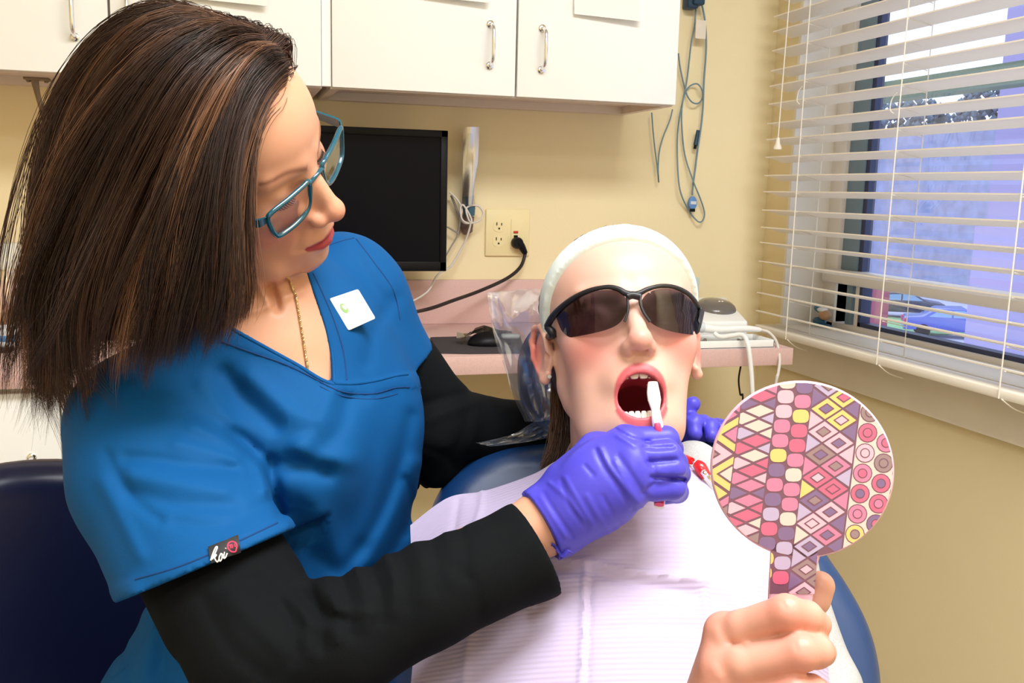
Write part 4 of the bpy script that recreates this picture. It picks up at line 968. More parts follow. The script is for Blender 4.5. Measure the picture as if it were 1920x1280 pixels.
S2 = SDF(S.lo, S.lo, 1)  # placeholder frame
folds_top = [
    # sleeve and armhole
    ([(362, 800), (420, 826), (462, 850), (488, 880), (498, 918)], 3.5, 12), ([(440, 812), (478, 846)], -5, 16), ([(505, 860), (512, 905), (528, 960)], -5, 12),
    ([(420, 700), (450, 740), (490, 778), (515, 800)], -5.5, 18), ([(470, 705), (520, 750), (560, 790)], 3.5, 17), ([(380, 720), (420, 775), (440, 800)], 3, 18),
    ([(236, 858), (300, 862), (350, 872), (436, 880)], -3.2, 12), ([(250, 890), (330, 905), (420, 918)], 3.0, 16), ([(250, 925), (330, 945), (440, 950)], -2.4, 14),
    ([(200, 850), (245, 930), (300, 975)], -2.2, 10), ([(190, 900), (235, 985), (262, 1040)], 2.0, 14), ([(330, 980), (420, 985), (505, 940)], -2.0, 14), ([(330, 830), (400, 845), (440, 862)], 2.4, 12),
    # chest to waist
    ([(520, 868), (560, 872), (610, 884)], -7, 18), ([(560, 835), (600, 855), (650, 862)], 4, 20), ([(548, 905), (600, 960), (640, 1060), (620, 1120)], 2.5, 24), ([(620, 740), (600, 790), (566, 840)], 2.6, 16),
    ([(650, 750), (640, 800), (600, 850)], -2.6, 16), ([(700, 760), (725, 820), (716, 900), (690, 1000)], 2.4, 22), ([(770, 780), (745, 880), (700, 990), (650, 1060)], -2.6, 14), ([(776, 870), (740, 960), (690, 1050), (640, 1110)], 2.8, 16),
    ([(780, 950), (740, 1030), (690, 1090)], -2.5, 13), ([(600, 1040), (640, 1080), (690, 1080)], -2.6, 16), ([(740, 560), (700, 620), (690, 680)], -1.6, 14), ([(664, 450), (680, 500), (720, 560)], -1.2, 9),
    ([(760, 900), (770, 940), (760, 1000)], -2, 10), ([(560, 960), (580, 1020), (600, 1090)], -1.8, 18), ([(250, 1115), (280, 1180), (270, 1260)], 3, 22), ([(310, 1120), (320, 1180), (300, 1270)], -3, 20), ([(200, 1190), (240, 1230), (250, 1280)], -2, 14),
]
S.warp(folds([(p_, a_ * 1.35, w_) for p_, a_, w_ in folds_top]), 0.016)
# neckband and wrap band: raised strip with a stitched groove
v_low = smooth_line([(395, 600), (415, 640), (470, 660), (533, 682), (585, 707), (620, 726), (650, 736), (700, 738), (740, 727), (772, 727)], 5)
v_far = smooth_line([(571, 508), (590, 548), (612, 600), (630, 660), (637, 712)], 5)
wrap_top = smooth_line([(622, 714), (650, 717), (690, 714), (730, 704), (768, 700)], 5)
def band(W):
    px, py, d = proj(W); o = np.zeros(len(W)); m = (d < 1.12)
    m1 = m & (px > 380) & (px < 800) & (py > 520) & (py < 760); x, y = px[m1], py[m1]
    pass
    yv = np.interp(x, [q[0] for q in v_low], [q[1] for q in v_low]); o[m1] += 0.0016 * ((yv - y > 0) & (yv - y < 60) & ((x < 622) | (y > np.interp(x, [q[0] for q in wrap_top], [q[1] for q in wrap_top]))))
    m2 = m & (px > 560) & (px < 760) & (py > 430) & (py < 720); x, y = px[m2], py[m2]
    pass
    ds = seg_px(x, y, smooth_line([(610, 462), (640, 452), (664, 446), (700, 490), (740, 548), (752, 600)], 4))
    # sleeve hem stitch line
    a = (W - hem_r) @ ax_r; m3 = (d < 0.93) & (px < 540) & (py > 900); o[m3] += 0.0012 * (a[m3] > -0.0125)
    return o
S.warp(band, 0.008)
def vcut(W):
    px, py, d = proj(W); s_ = signed_px(px, py, V_NECK) * d / FPX
    return np.where(d < 1.04, s_, 1.0)
S.fn_mix(vcut, 0.05, 0.0025)
S.fn_mix(sleeve_cut, 0.05, 0.002)
a_l = lambda W: np.where((np.linalg.norm(W - (hem_l), axis=1) < 0.10) & ((W - hem_l) @ ax_l > -0.02) & (proj(W)[0] > 700 + 0), -((W - hem_l) @ ax_l), 1.0)
S.fn_mix(lambda W: np.where((proj(W)[2] > 1.03), a_l(W), 1.0), 0.05, 0.002)
# hollow of the near sleeve's mouth
V, Q = S.mesh(1)
top_o = soft_object('scrub_top', [(V, Q)], m_scrub, woman)

# -- black undershirt: both sleeves
S = SDF(np.minimum(np.minimum(hem_r, el_r), wr_r) - 0.10, np.maximum(np.maximum(hem_r, el_r), wr_r) + 0.09, 0.0027)
cuff = P(1003, 1028, 0.79); fa = nrm(wr_r - el_r)
cuff_o = P(1002, 1018, 0.795)
S.chain([P(318, 915, 0.85), P(396, 1052, 0.808), P(440, 1130, 0.78), P(490, 1225, 0.748)], [0.050, 0.060, 0.060, 0.050])
S.chain([P(490, 1225, 0.748), P(640, 1198, 0.752), P(800, 1118, 0.768), P(1000, 1030, 0.79), P(1060, 1000, 0.80)], [0.050, 0.046, 0.0405, 0.0395, 0.040], 0.02, inner=0.01)
rip = []
for k in range(13):
    x = 545 + 27 * k; y = 1205 - 13.5 * k; rip.append(([(x - 16, y - 78), (x + 4, y - 20), (x + 6, y + 40)], (2.6 if k % 2 else -2.6) * (1.0 if k < 8 else 0.5), 8.0))
rip += [([(560, 1110), (600, 1150), (640, 1165)], -5, 14), ([(600, 1100), (640, 1140), (700, 1150)], 2.5, 12), ([(480, 1090), (540, 1150), (600, 1200)], -2.5, 16), ([(430, 1120), (500, 1190), (560, 1250)], 2.4, 18), ([(520, 1030), (560, 1090)], 1.5, 14), ([(380, 1120), (430, 1210), (500, 1270)], -2, 16), ([(850, 1060), (890, 1100), (900, 1160)], -1.2, 10)]
S.warp(folds(rip))
cutn = nrm(c2w(nrm(((P(1045, 1105, 0.79) - P(960, 948, 0.80)) @ RW))))
_e = (P(1045, 1105, 0.79) - P(960, 948, 0.80)); _n = nrm(fa - nrm(_e) * (fa @ nrm(_e))); 
S.half(P(1003, 1027, 0.795), _n, 0.002)
S.cone(P(1003, 1027, 0.795) - _n * 0.02, P(1003, 1027, 0.795) + _n * 0.03, 0.0365, 0.0365, 0, 'sub')
slv = S.mesh(1)
S = SDF(np.minimum(sh_l, wr_l) - np.array([0.1, 0.1, 0.16]), np.maximum(sh_l, wr_l) + np.array([0.08, 0.1, 0.08]), 0.0032)
S.chain([P(690, 610, 1.07), P(765, 700, 1.095), P(822, 795, 1.12)], [0.044, 0.044, 0.048]); S.chain([P(822, 795, 1.12), P(900, 804, 1.142), P(1010, 804, 1.166), P(1165, 802, 1.19)], [0.048, 0.038, 0.033, 0.030], 0.02, inner=0.01)
S.chain([P(800, 815, 1.10), P(815, 872, 1.115), P(850, 888, 1.13)], [0.040, 0.022, 0.014], 0.02)
S.warp(folds([([(790, 760), (840, 745), (880, 735)], -2.2, 8), ([(800, 790), (850, 770), (900, 750)], 2.0, 8), ([(880, 750), (872, 800), (850, 850)], -1.8, 7), ([(900, 755), (895, 800), (880, 840)], 1.6, 7), ([(925, 765), (920, 810)], -1.2, 7), ([(790, 840), (830, 850), (850, 870)], -2, 8)]))
slv2 = S.mesh(1)
soft_object('undershirt_sleeve', [slv], m_blackc, woman); soft_object('undershirt_sleeve', [slv2], m_blackc, woman)
mb = MB(); mb.tube([P(775, 880, 1.12), P(768, 905, 1.12), P(772, 918, 1.12), P(782, 914, 1.12), P(786, 898, 1.12), P(790, 905, 1.12), P(800, 912, 1.12), P(806, 905, 1.12), P(800, 885, 1.12)], 0.0022, 7, smooth=5); mb.build('drawstring', m_blackc, woman)
# sleeve tag with lettering, sewn on the hem
m_tag = mat('black label', srgb(14, 12, 16), 0.6); m_tagw = mat('white thread', srgb(246, 246, 246), 0.6); m_tagp = mat('pink thread', srgb(240, 60, 100), 0.6)
def hem_pt(px, py, up=0.0): return on_surface(top_o, px, py, up)[0]
G = [[hem_pt(393 + 55 * u + 4 * v - 2, 1041 - 22 * u + (-1 + 2 * v) * 13.5, 0.0012) for v in np.linspace(0, 1, 5)] for u in np.linspace(0, 1, 9)]
mb = MB(); mb.sheet(G, 0.0009); tg = mb.build('sleeve_label', m_tag, woman, label='black woven label')
def ink(pts, r, up=0.0020): return [hem_pt(x - 1, y + 0, up) for x, y in pts]
mb = MB()
for pl in ([(396, 1052), (401, 1039), (406, 1028), (409, 1028), (406, 1036), (399, 1050)], [(398, 1048), (404, 1042), (407, 1042), (403, 1046), (407, 1050), (411, 1046)], [(415, 1039), (411, 1044), (412, 1048), (416, 1046), (417, 1040), (415, 1039), (419, 1041), (421, 1040)], [(422, 1036), (420, 1043), (423, 1043), (426, 1038)], [(424, 1030.5), (424.4, 1029.5)]):
    mb.tube(ink(pl, 1), 0.00055, 6, smooth=4)
mb.build('white_lettering', m_tagw, tg)
mb = MB(); mb.tube(ink([(436 + 8.5 * math.cos(t), 1026 + 8.5 * math.sin(t)) for t in np.linspace(0, 2 * math.pi, 19)[:-1]], 1), 0.00055, 6, closed=True)
for pl in ([(430, 1025), (435, 1023)], [(432.5, 1024), (433.3, 1029.6)], [(436.2, 1029), (436, 1022.6), (438.4, 1026.6), (440.2, 1021), (441.4, 1027)]): mb.tube(ink(pl, 1), 0.0004, 5)
mb.build('pink_lettering', m_tagp, tg)
# seams and neckline piping, laid on the cloth; thread shadow put into the seam colour
m_seam = mat('seam shadow blue', srgb(4, 56, 112), 0.8)
seams = [[(415, 640), (470, 660), (533, 682), (585, 707), (620, 726), (650, 736), (700, 738), (740, 727), (768, 726)],
         [(587, 512), (604, 548), (626, 600), (644, 660), (650, 712)], [(614, 461), (640, 452), (664, 446)], [(668, 448), (700, 490), (738, 545), (750, 600)],
         [(254, 1086), (330, 1064), (400, 1036), (470, 1004), (520, 980)], [(600, 724), (640, 742), (700, 748), (745, 738)]]
for i, sm_ in enumerate(seams):
    q = draped(top_o, sm_, 0.0001, 8)
    if len(q) > 3: mb = MB(); mb.tube(q, 0.00075 if i < 5 else 0.0005, 6); mb.build('seam', m_seam, woman)
for nl in ([(400, 582), (436, 616), (500, 652), (560, 685), (600, 710), (626, 720)], [(577, 512), (591, 548), (611, 608), (624, 668), (627, 718)], [(626, 718), (660, 719), (700, 714), (740, 704), (764, 701)]):
    q = draped(top_o, nl, -0.0004, 8)
    if len(q) > 3: mb = MB(); mb.tube(q, 0.0019, 8); mb.build('neckline', m_scrub, woman)

# -- gloved right hand closed round the toothbrush
def px3(*a): return P(*a)
S = SDF(P(1140, 920, 0.79) - np.array([0.11, 0.09, 0.09]), P(1140, 920, 0.79) + np.array([0.10, 0.08, 0.09]), 0.00135)
wr0 = P(1003, 991, 0.803); wr1 = P(1040, 972, 0.80)
mcp = [P(1172, 826, 0.782), P(1186, 858, 0.772), P(1190, 890, 0.768), P(1186, 920, 0.772)]
fin = [[P(1248, 823, 0.79), P(1259, 842, 0.815), P(1238, 850, 0.832)], [P(1253, 853, 0.774), P(1266, 868, 0.80), P(1240, 878, 0.822)],
       [P(1260, 878, 0.772), P(1272, 888, 0.797), P(1243, 896, 0.818)], [P(1262, 914, 0.775), P(1270, 922, 0.795), P(1242, 928, 0.813)]]
for i, m in enumerate(mcp):
    S.cone(wr1, m, 0.0245, (0.0135, 0.0145, 0.0140, 0.0125)[i], 0.014)
S.cone(wr0 - fa * 0.03, wr1, 0.0295, 0.0265, 0.015)
S.ell(P(1130, 912, 0.79), (0.036, 0.022, 0.036), None, 0.02)
rad = [(0.0118, 0.0108, 0.0098, 0.0088), (0.0122, 0.0114, 0.0102, 0.009), (0.0118, 0.0108, 0.0098, 0.0088), (0.0106, 0.0098, 0.009, 0.0082)]
for i in range(4): S.chain([mcp[i]] + fin[i], rad[i], 0.0028, inner=0.0025)
S.chain([P(1070, 905, 0.806), P(1118, 846, 0.81), P(1172, 816, 0.812), P(1222, 813, 0.814)], [0.022, 0.0155, 0.0125, 0.0095], 0.012, inner=0.006)
gw = [([(1125, 838), (1140, 870), (1164, 903), (1195, 945)], 1.5, 4.5), ([(1118, 845), (1135, 880), (1160, 915), (1185, 955)], -1.3, 5), ([(1153, 866), (1178, 910), (1205, 950)], 1.2, 4.5), ([(1160, 855), (1190, 900), (1218, 940)], -1.1, 5),
      ([(1097, 873), (1112, 890)], -1.2, 3.5), ([(1030, 905), (1060, 930), (1095, 975)], 0.9, 4), ([(1052, 900), (1070, 950), (1100, 990)], -0.9, 5), ([(1060, 895), (1085, 940), (1112, 985)], 0.8, 4), ([(1100, 930), (1120, 965), (1140, 995)], 0.8, 4.5), ([(1130, 930), (1150, 965), (1165, 985)], -0.8, 4.5),
      ([(1155, 806), (1185, 822), (1218, 828)], -1.6, 4), ([(1158, 815), (1190, 836)], 1.0, 4), ([(1206, 838), (1232, 840), (1262, 838)], -2.4, 4.5), ([(1214, 866), (1240, 864), (1266, 862)], -2.2, 4.5), ([(1222, 894), (1250, 896), (1282, 898)], -3.6, 4.5), ([(1210, 850), (1226, 880), (1230, 900)], -1.4, 6), ([(1226, 905), (1205, 925)], -1.0, 4),
      ([(1012, 930), (1030, 960), (1060, 1005)], 0.7, 4), ([(1020, 925), (1045, 965), (1072, 1005)], -0.7, 4)]
S.warp(folds(gw, 0.70, 0.835), 0.008)
cutA, cutB = P(983, 926, 0.80), P(1049, 1044, 0.79); ce = nrm(cutB - cutA); cn = nrm(fa - ce * (fa @ ce))
S.half(P(1014, 986, 0.80), -cn, 0.001)
S.cone(P(1014, 986, 0.803) - cn * 0.02, P(1014, 986, 0.803) + cn * 0.012, 0.0275, 0.0270, 0, 'sub')
glv = soft_object('glove', [S.mesh(1)], m_glove, woman)
mb = MB(); cc = P(1015, 986, 0.803); e2 = np.cross(cn, ce); ring = []
for t in np.linspace(0, 2 * math.pi, 33)[:-1]: ring.append(cc + ce * 0.0305 * math.cos(t) + e2 * 0.0285 * math.sin(t) + cn * 0.0012 * math.sin(5 * t))
mb.tube(ring, 0.0014, 7, closed=True)
G = []
for i in range(9):
    u = i / 8.0; G.append([P(1034 + (1052 - 1034) * u + 22 * v * u, 1020 + 24 * u - 10 * v * u + 2 * math.sin(7 * v), 0.776 + 0.002 * math.sin(9 * u + 4 * v)) for v in np.linspace(0, 1, 6)])
mb.sheet(G, 0.0009); mb.build('cuff', m_glove, glv)
# -- gloved left hand, fingers over the top of the chair back
S = SDF(P(1310, 790, 1.10) - np.array([0.13, 0.09, 0.07]), P(1310, 790, 1.10) + np.array([0.10, 0.13, 0.07]), 0.0019)
S.cone(P(1150, 806, 1.19), P(1215, 805, 1.165), 0.026, 0.028); S.ell(P(1245, 805, 1.14), (0.034, 0.02, 0.026), RW, 0.015)
S.chain([P(1235, 805, 1.11), P(1268, 788, 1.095), P(1299, 757, 1.09)], [0.014, 0.0098, 0.0088], 0.006, inner=0.003)
S.chain([P(1255, 806, 1.11), P(1285, 782, 1.10), P(1301, 792, 1.075), P(1303, 812, 1.068)], [0.013, 0.0105, 0.0102, 0.0088], 0.006, inner=0.003)
S.chain([P(1270, 808, 1.115), P(1318, 794, 1.10), P(1332, 800, 1.08), P(1334, 816, 1.07)], [0.013, 0.010, 0.0098, 0.0085], 0.006, inner=0.003)
S.chain([P(1275, 812, 1.12), P(1345, 800, 1.105), P(1362, 802, 1.085), P(1364, 816, 1.076)], [0.013, 0.0098, 0.0094, 0.0082], 0.006, inner=0.003)
S.chain([P(1275, 815, 1.125), P(1372, 806, 1.11), P(1392, 808, 1.092), P(1394, 820, 1.084)], [0.012, 0.0092, 0.0088, 0.0078], 0.006, inner=0.003)
S.warp(folds([([(1282, 775), (1300, 782)], -1.2, 4), ([(1316, 800), (1322, 815)], -1, 4), ([(1346, 800), (1352, 815)], -1, 4)]), 0.006)
soft_object('glove', [S.mesh(1)], m_glove, woman)
# -- hair: dark under-volume plus several thousand strands lofted between guide curves
GUIDES = [
 [(470, 90, .90), (400, 40, .97), (300, 60, 1.03), (210, 170, 1.06), (150, 330, 1.07), (120, 500, 1.07), (110, 640, 1.06), (120, 760, 1.04)],
 [(455, 62, .86), (360, 14, .88), (270, 16, .91), (184, 78, .94), (122, 180, .96), (90, 300, .97), (82, 420, .98), (80, 540, .98), (84, 660, .985), (88, 770, .985), (66, 812, .985)],
 [(452, 55, .83), (340, 9, .825), (252, 14, .83), (178, 72, .845), (116, 170, .865), (82, 290, .88), (72, 410, .895), (76, 530, .91), (84, 650, .925), (94, 770, .93), (84, 822, .93)],
 [(462, 58, .80), (370, 30, .768), (280, 50, .748), (205, 130, .757), (145, 250, .782), (110, 380, .80), (92, 510, .815), (92, 630, .835), (84, 740, .86), (104, 818, .865)],
 [(474, 64, .785), (400, 52, .742), (316, 92, .720), (236, 190, .728), (172, 310, .745), (128, 440, .765), (98, 560, .79), (98, 670, .81), (118, 770, .83), (128, 800, .835)],
 [(488, 74, .778), (428, 74, .738), (352, 128, .712), (284, 235, .718), (224, 360, .74), (176, 490, .754), (150, 600, .77), (150, 700, .79), (166, 742, .80)],
 [(504, 86, .776), (458, 92, .738), (396, 150, .708), (340, 260, .708), (290, 385, .723), (250, 505, .737), (225, 610, .755), (214, 700, .777), (226, 728, .785)],
 [(520, 100, .774), (486, 108, .742), (432, 165, .718), (386, 270, .712), (350, 390, .717), (322, 505, .731), (302, 605, .75), (290, 690, .772), (296, 716, .78)],
 [(533, 118, .775), (506, 128, .75), (458, 180, .727), (420, 280, .717), (396, 395, .72), (380, 500, .732), (368, 600, .75), (358, 675, .77)],
 [(538, 138, .778), (516, 150, .758), (478, 200, .737), (446, 290, .728), (428, 395, .73), (420, 495, .741), (414, 585, .755), (398, 660, .775)],
 [(530, 165, .782), (508, 185, .768), (484, 230, .752), (462, 305, .743), (452, 395, .745), (450, 490, .754), (452, 560, .765), (432, 640, .785)],
 [(528, 182, .784), (521, 207, .776), (494, 230, .768), (473, 270, .762), (463, 330, .758), (460, 405, .758), (462, 480, .765), (466, 535, .772), (456, 590, .785)],
]
def _resample(g, n):
    q = np.array(spline([P(*p) for p in g], 8)[0]); L = np.r_[0, np.cumsum(np.linalg.norm(np.diff(q, axis=0), axis=1))]; t = np.linspace(0, L[-1], n)
    return np.stack([np.interp(t, L, q[:, k]) for k in range(3)], 1)
NP = 22
GA = np.stack([_resample(g, NP) for g in GUIDES])          # guides x points x 3
def hair_at(u):
    """Catmull-Rom across the guides"""
    n = len(GA) - 1; i = int(min(max(math.floor(u), 0), n - 1)); t = u - i
    a, b, c, d = GA[max(i - 1, 0)], GA[i], GA[i + 1], GA[min(i + 2, n)]
    return 0.5 * ((2 * b) + (c - a) * t + (2 * a - 5 * b + 4 * c - d) * t * t + (3 * b - a - 3 * c + d) * t ** 3)
HC = HW(0, -10, -10)
hair_mat = bpy.data.materials.new('brown hair'); hair_mat.use_nodes = True
_b = hair_mat.node_tree.nodes['Principled BSDF']; _a = hair_mat.node_tree.nodes.new('ShaderNodeVertexColor'); _a.layer_name = 'Col'
hair_mat.node_tree.links.new(_a.outputs['Color'], _b.inputs['Base Color']); _b.inputs['Roughness'].default_value = 0.5; _b.inputs['Specular IOR Level'].default_value = 0.55
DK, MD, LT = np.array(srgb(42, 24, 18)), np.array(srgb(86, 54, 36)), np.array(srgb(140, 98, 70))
def strands(name, curves, radii, cols, parent, extra=None, n=3):
    """curves: (m, p, 3); thin tapering tubes in one mesh"""
    C = np.asarray(curves, float); m, p = C.shape[:2]
    T = np.gradient(C, axis=1); T /= np.linalg.norm(T, axis=2, keepdims=True) + 1e-12
    ref = np.broadcast_to(nrm([0.31, 0.87, 0.38]), T.shape); U = np.cross(T, ref); U /= np.linalg.norm(U, axis=2, keepdims=True) + 1e-9; Wv = np.cross(T, U)
    tt = np.linspace(0, 1, p); prof = np.clip(np.minimum(1, (1 - tt) * 5 + 0.12), 0, 1)
    V = np.zeros((m, p, n, 3)); R = np.asarray(radii)[:, None, None] * prof[None, :, None]
    for k in range(n):
        a = 2 * math.pi * k / n; V[:, :, k] = C + R * (math.cos(a) * U + math.sin(a) * Wv)
    V = V.reshape(-1, 3)
    base = (np.arange(m) * p * n)[:, None, None] + (np.arange(p - 1) * n)[None, :, None] + np.arange(n)[None, None, :]
    nxt = np.broadcast_to(((np.arange(n) + 1) % n - np.arange(n))[None, None, :], base.shape)
    Q = np.stack([base, base + nxt, base + nxt + n, base + n], -1).reshape(-1, 4)
    col = np.asarray(cols); col = np.repeat(col.reshape(m, p, 1, 3), n, 2).reshape(-1, 3)
    parts = [(V, Q)]; allc = [col]
    if extra is not None: parts.append(extra[:2]); allc.append(extra[2])
    AC = np.concatenate(allc)
    return soft_object(name, parts, hair_mat, parent, lambda V: AC)
def sm(n, sig, r):
    x = r.normal(size=n + 8 * sig); k = np.exp(-0.5 * (np.arange(-3 * sig, 3 * sig + 1) / sig) ** 2); k /= k.sum(); y = np.convolve(x, k, 'same')[4 * sig:4 * sig + n]; return y / (y.std() + 1e-9)
hr = np.random.default_rng(11)
tt = np.linspace(0, 1, NP)
streak_u = np.linspace(0, len(GA) - 1, 400); streak = 0.55 * sm(400, 5, hr) + 0.6 * sm(400, 12, hr)
cur, rad_, col_ = [], [], []
NST = 13500
NCL = 420
cl_u = np.sort(hr.uniform(0, len(GA) - 1, NCL)); cl_c = [hair_at(u) for u in cl_u]
cl_off = [np.stack([sm(NP, 5, hr) for _ in range(3)], 1) * np.array([0.0058]) for _ in range(NCL)]
cl_end = np.where(hr.uniform(size=NCL) < 0.75, hr.uniform(0.90, 1.0, NCL), hr.uniform(0.74, 0.92, NCL)); cl_s = hr.normal(size=NCL); cl_lay = hr.uniform(size=NCL)
for ci in range(NCL):
    cl_off[ci] = cl_off[ci] * (0.22 if cl_u[ci] > 8.3 else 0.55 if cl_u[ci] < 3 else 1.0)
    if 2.5 < cl_u[ci] < 7.5: cl_end[ci] = max(cl_end[ci], 0.93)
cl_curl = hr.normal(size=(NCL, 3)); cl_ph = hr.uniform(0, 6.28, NCL)
for k in range(NST):
    ci = int(hr.integers(NCL)); uc = cl_u[ci]; u = float(np.clip(uc + hr.normal() * 0.055, 0, len(GA) - 1)); stray = hr.uniform() < 0.12
    pull = (0.0 if stray else 0.62) * np.clip(tt * 1.15, 0, 1)[:, None] ** 1.4
    c = hair_at(u) * (1 - pull) + cl_c[ci] * pull; nout = c - HC; nout /= np.linalg.norm(nout, axis=1, keepdims=True)
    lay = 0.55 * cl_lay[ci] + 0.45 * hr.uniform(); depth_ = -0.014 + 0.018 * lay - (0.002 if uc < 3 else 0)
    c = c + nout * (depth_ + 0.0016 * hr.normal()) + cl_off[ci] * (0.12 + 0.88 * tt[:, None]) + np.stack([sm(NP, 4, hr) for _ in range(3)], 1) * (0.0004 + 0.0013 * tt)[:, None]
    end = cl_end[ci] * hr.uniform(0.94, 1.0)
    if uc < 5:                                                             # loose curled tips at the back
        a = np.clip((tt - 0.80) / 0.20, 0, 1)[:, None]; ph = cl_ph[ci]
        c = c + a ** 1.3 * (cl_curl[ci][None] * np.array([[0.013, 0.009, 0.008]]) + 0.007 * np.stack([np.sin(12 * tt + ph), np.cos(12 * tt + ph), np.sin(8 * tt + ph)], 1))
    if u < 6 and hr.uniform() < 0.012: c = c + (tt ** 2)[:, None] * (hr.normal(size=3) * 0.014 + c2w([-0.016, 0, 0]))
    ti = np.linspace(0, end, NP); c = np.stack([np.interp(ti, tt, c[:, q]) for q in range(3)], 1)
    cur.append(c); rad_.append(hr.uniform(0.00016, 0.00033))
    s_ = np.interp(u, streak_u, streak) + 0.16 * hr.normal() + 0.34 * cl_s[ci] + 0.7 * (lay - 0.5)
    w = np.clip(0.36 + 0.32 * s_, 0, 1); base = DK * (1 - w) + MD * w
    l2 = np.clip((s_ - 0.6) * 0.5 + 0.26 * np.clip((u - 7) / 2, 0, 1), 0, 0.8); base = base * (1 - l2) + LT * l2  # lighter towards the face: front light put into the strand colour
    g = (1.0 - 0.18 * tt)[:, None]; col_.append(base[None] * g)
# base volume: the guide sheet set inwards, given thickness
us = np.linspace(0, len(GA) - 1, 60); SH = np.stack([hair_at(u) for u in us]); SH = SH[:, :20]
no = SH - HC; no /= np.linalg.norm(no, axis=2, keepdims=True)
SHi = SH - no * 0.013; a, b = SHi.shape[:2]
F = np.array([(i * b + j, (i + 1) * b + j, (i + 1) * b + j + 1, i * b + j + 1) for i in range(a - 1) for j in range(b - 1)])
SHo = SH - no * 0.022
# scalp cap for the crown and the far side
S = SDF(HW(0, 0, 30) - 0.17, HW(0, 0, 30) + 0.17, 0.004)
S.ell(HW(0, -12, 39), (0.0755, 0.090, 0.081), HW.R); S.ell(HW(0, -40, -20), (0.078, 0.066, 0.09), HW.R, 0.02); S.ell(HW(0, -60, -90), (0.07, 0.05, 0.08), HW.R, 0.03)
S.half(HW(0, 56, 60), HW.R @ nrm([0, 0.9, -0.44]), 0.01)
cv, cq = S.mesh(1)
Vx = np.concatenate([SHi.reshape(-1, 3), SHo.reshape(-1, 3), cv]); Fx = np.concatenate([F, F[:, ::-1] + a * b, cq + 2 * a * b])
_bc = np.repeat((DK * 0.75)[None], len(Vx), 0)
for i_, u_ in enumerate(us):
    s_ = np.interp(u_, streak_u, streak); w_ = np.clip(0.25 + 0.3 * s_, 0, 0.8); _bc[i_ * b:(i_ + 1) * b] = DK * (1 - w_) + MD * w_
# far-side and crown strands, so the head is covered from the other side too
for k in range(2200):
    th = hr.uniform(-0.2, 1.0); ph = hr.uniform(0.0, 1.0)
    x0 = -hr.uniform(2, 30); y0 = 62 - 120 * ph
    pts = [HW(x0, y0 * 0.9, 110 - 0.0026 * (y0 + 12) ** 2), HW(x0 - 34, y0 * 0.88 - 8 * ph, 100 - 0.0024 * y0 ** 2), HW(-80, y0 * 0.8 - 12, 42), HW(-92, y0 * 0.7 - 26, -20), HW(-88, y0 * 0.6 - 34, -90), HW(-78 + hr.normal() * 8, y0 * 0.5 - 44, -160 + hr.normal() * 10)]
    q = np.array(spline(pts, 6)[0]); L = np.linspace(0, len(q) - 1, NP); c = np.stack([np.interp(L, np.arange(len(q)), q[:, j]) for j in range(3)], 1) + np.stack([sm(NP, 4, hr) for _ in range(3)], 1) * 0.0007
    cur.append(c); rad_.append(hr.uniform(0.0002, 0.00036)); w = np.clip(0.35 + 0.3 * hr.normal(), 0, 1); col_.append(np.repeat((DK * (1 - w) + MD * w)[None], NP, 0))
# short hairline hairs
for k in range(110):
    t = hr.uniform(0, 1); q = spline([P(548, 120, .79), P(530, 152, .785), P(516, 190, .785), P(492, 222, .778), P(472, 262, .768), P(466, 320, .758)], 10)[0]
    p0 = np.array(q[int(t * (len(q) - 1))]); dr = P(-60, 20, 0) * 0
    d1 = c2w(nrm([-0.55 + 0.25 * hr.normal(), -0.35 + 0.3 * hr.normal(), 0.5])); d2 = c2w(nrm([-0.5, -0.85 + 0.3 * hr.normal(), 0.1]))
    s = np.linspace(0, 1, NP)[:, None]; c = p0 + d1 * 0.022 * s + d2 * 0.022 * s ** 2 + c2w([0.004, 0, -0.004])
    cur.append(c); rad_.append(0.00026); col_.append(np.repeat((DK * 0.5 + MD * 0.5)[None], NP, 0))
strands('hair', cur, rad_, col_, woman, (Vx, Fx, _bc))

# -- eyeglasses
GF = cam_frame((-0.1700, 0.1431, -0.8301), [[-0.3881, 0.9191, 0.0686], [-0.7233, -0.3498, 0.5954], [0.5712, 0.1814, 0.8006]])
gl = thing('eyeglasses', 'teal rectangular eyeglasses worn low on the woman\'s nose', 'eyeglasses', GF(0, 0, -28))
m_tealf = mat('teal acetate', srgb(8, 84, 104), 0.12, coat=0.9, trans=0.1)
m_lens = film('clear lens', (0.94, 0.95, 0.95), 0.86, 0.03)
def lens_outline(s, grow=0.0):
    o = [(11, 3), (20, 4.5), (40, 5), (57, 4.5), (62, 1), (61, -10), (58, -22), (53, -27), (36, -28.5), (22, -27), (15, -22), (11.5, -10)]
    c = np.array(o, float); m = c.mean(0); c = m + (c - m) * (1 + grow)
    return [GF(s * x, -0.0028 * x * x * 0.9 + 0.6, z) for x, z in c]
fr_mb = MB()
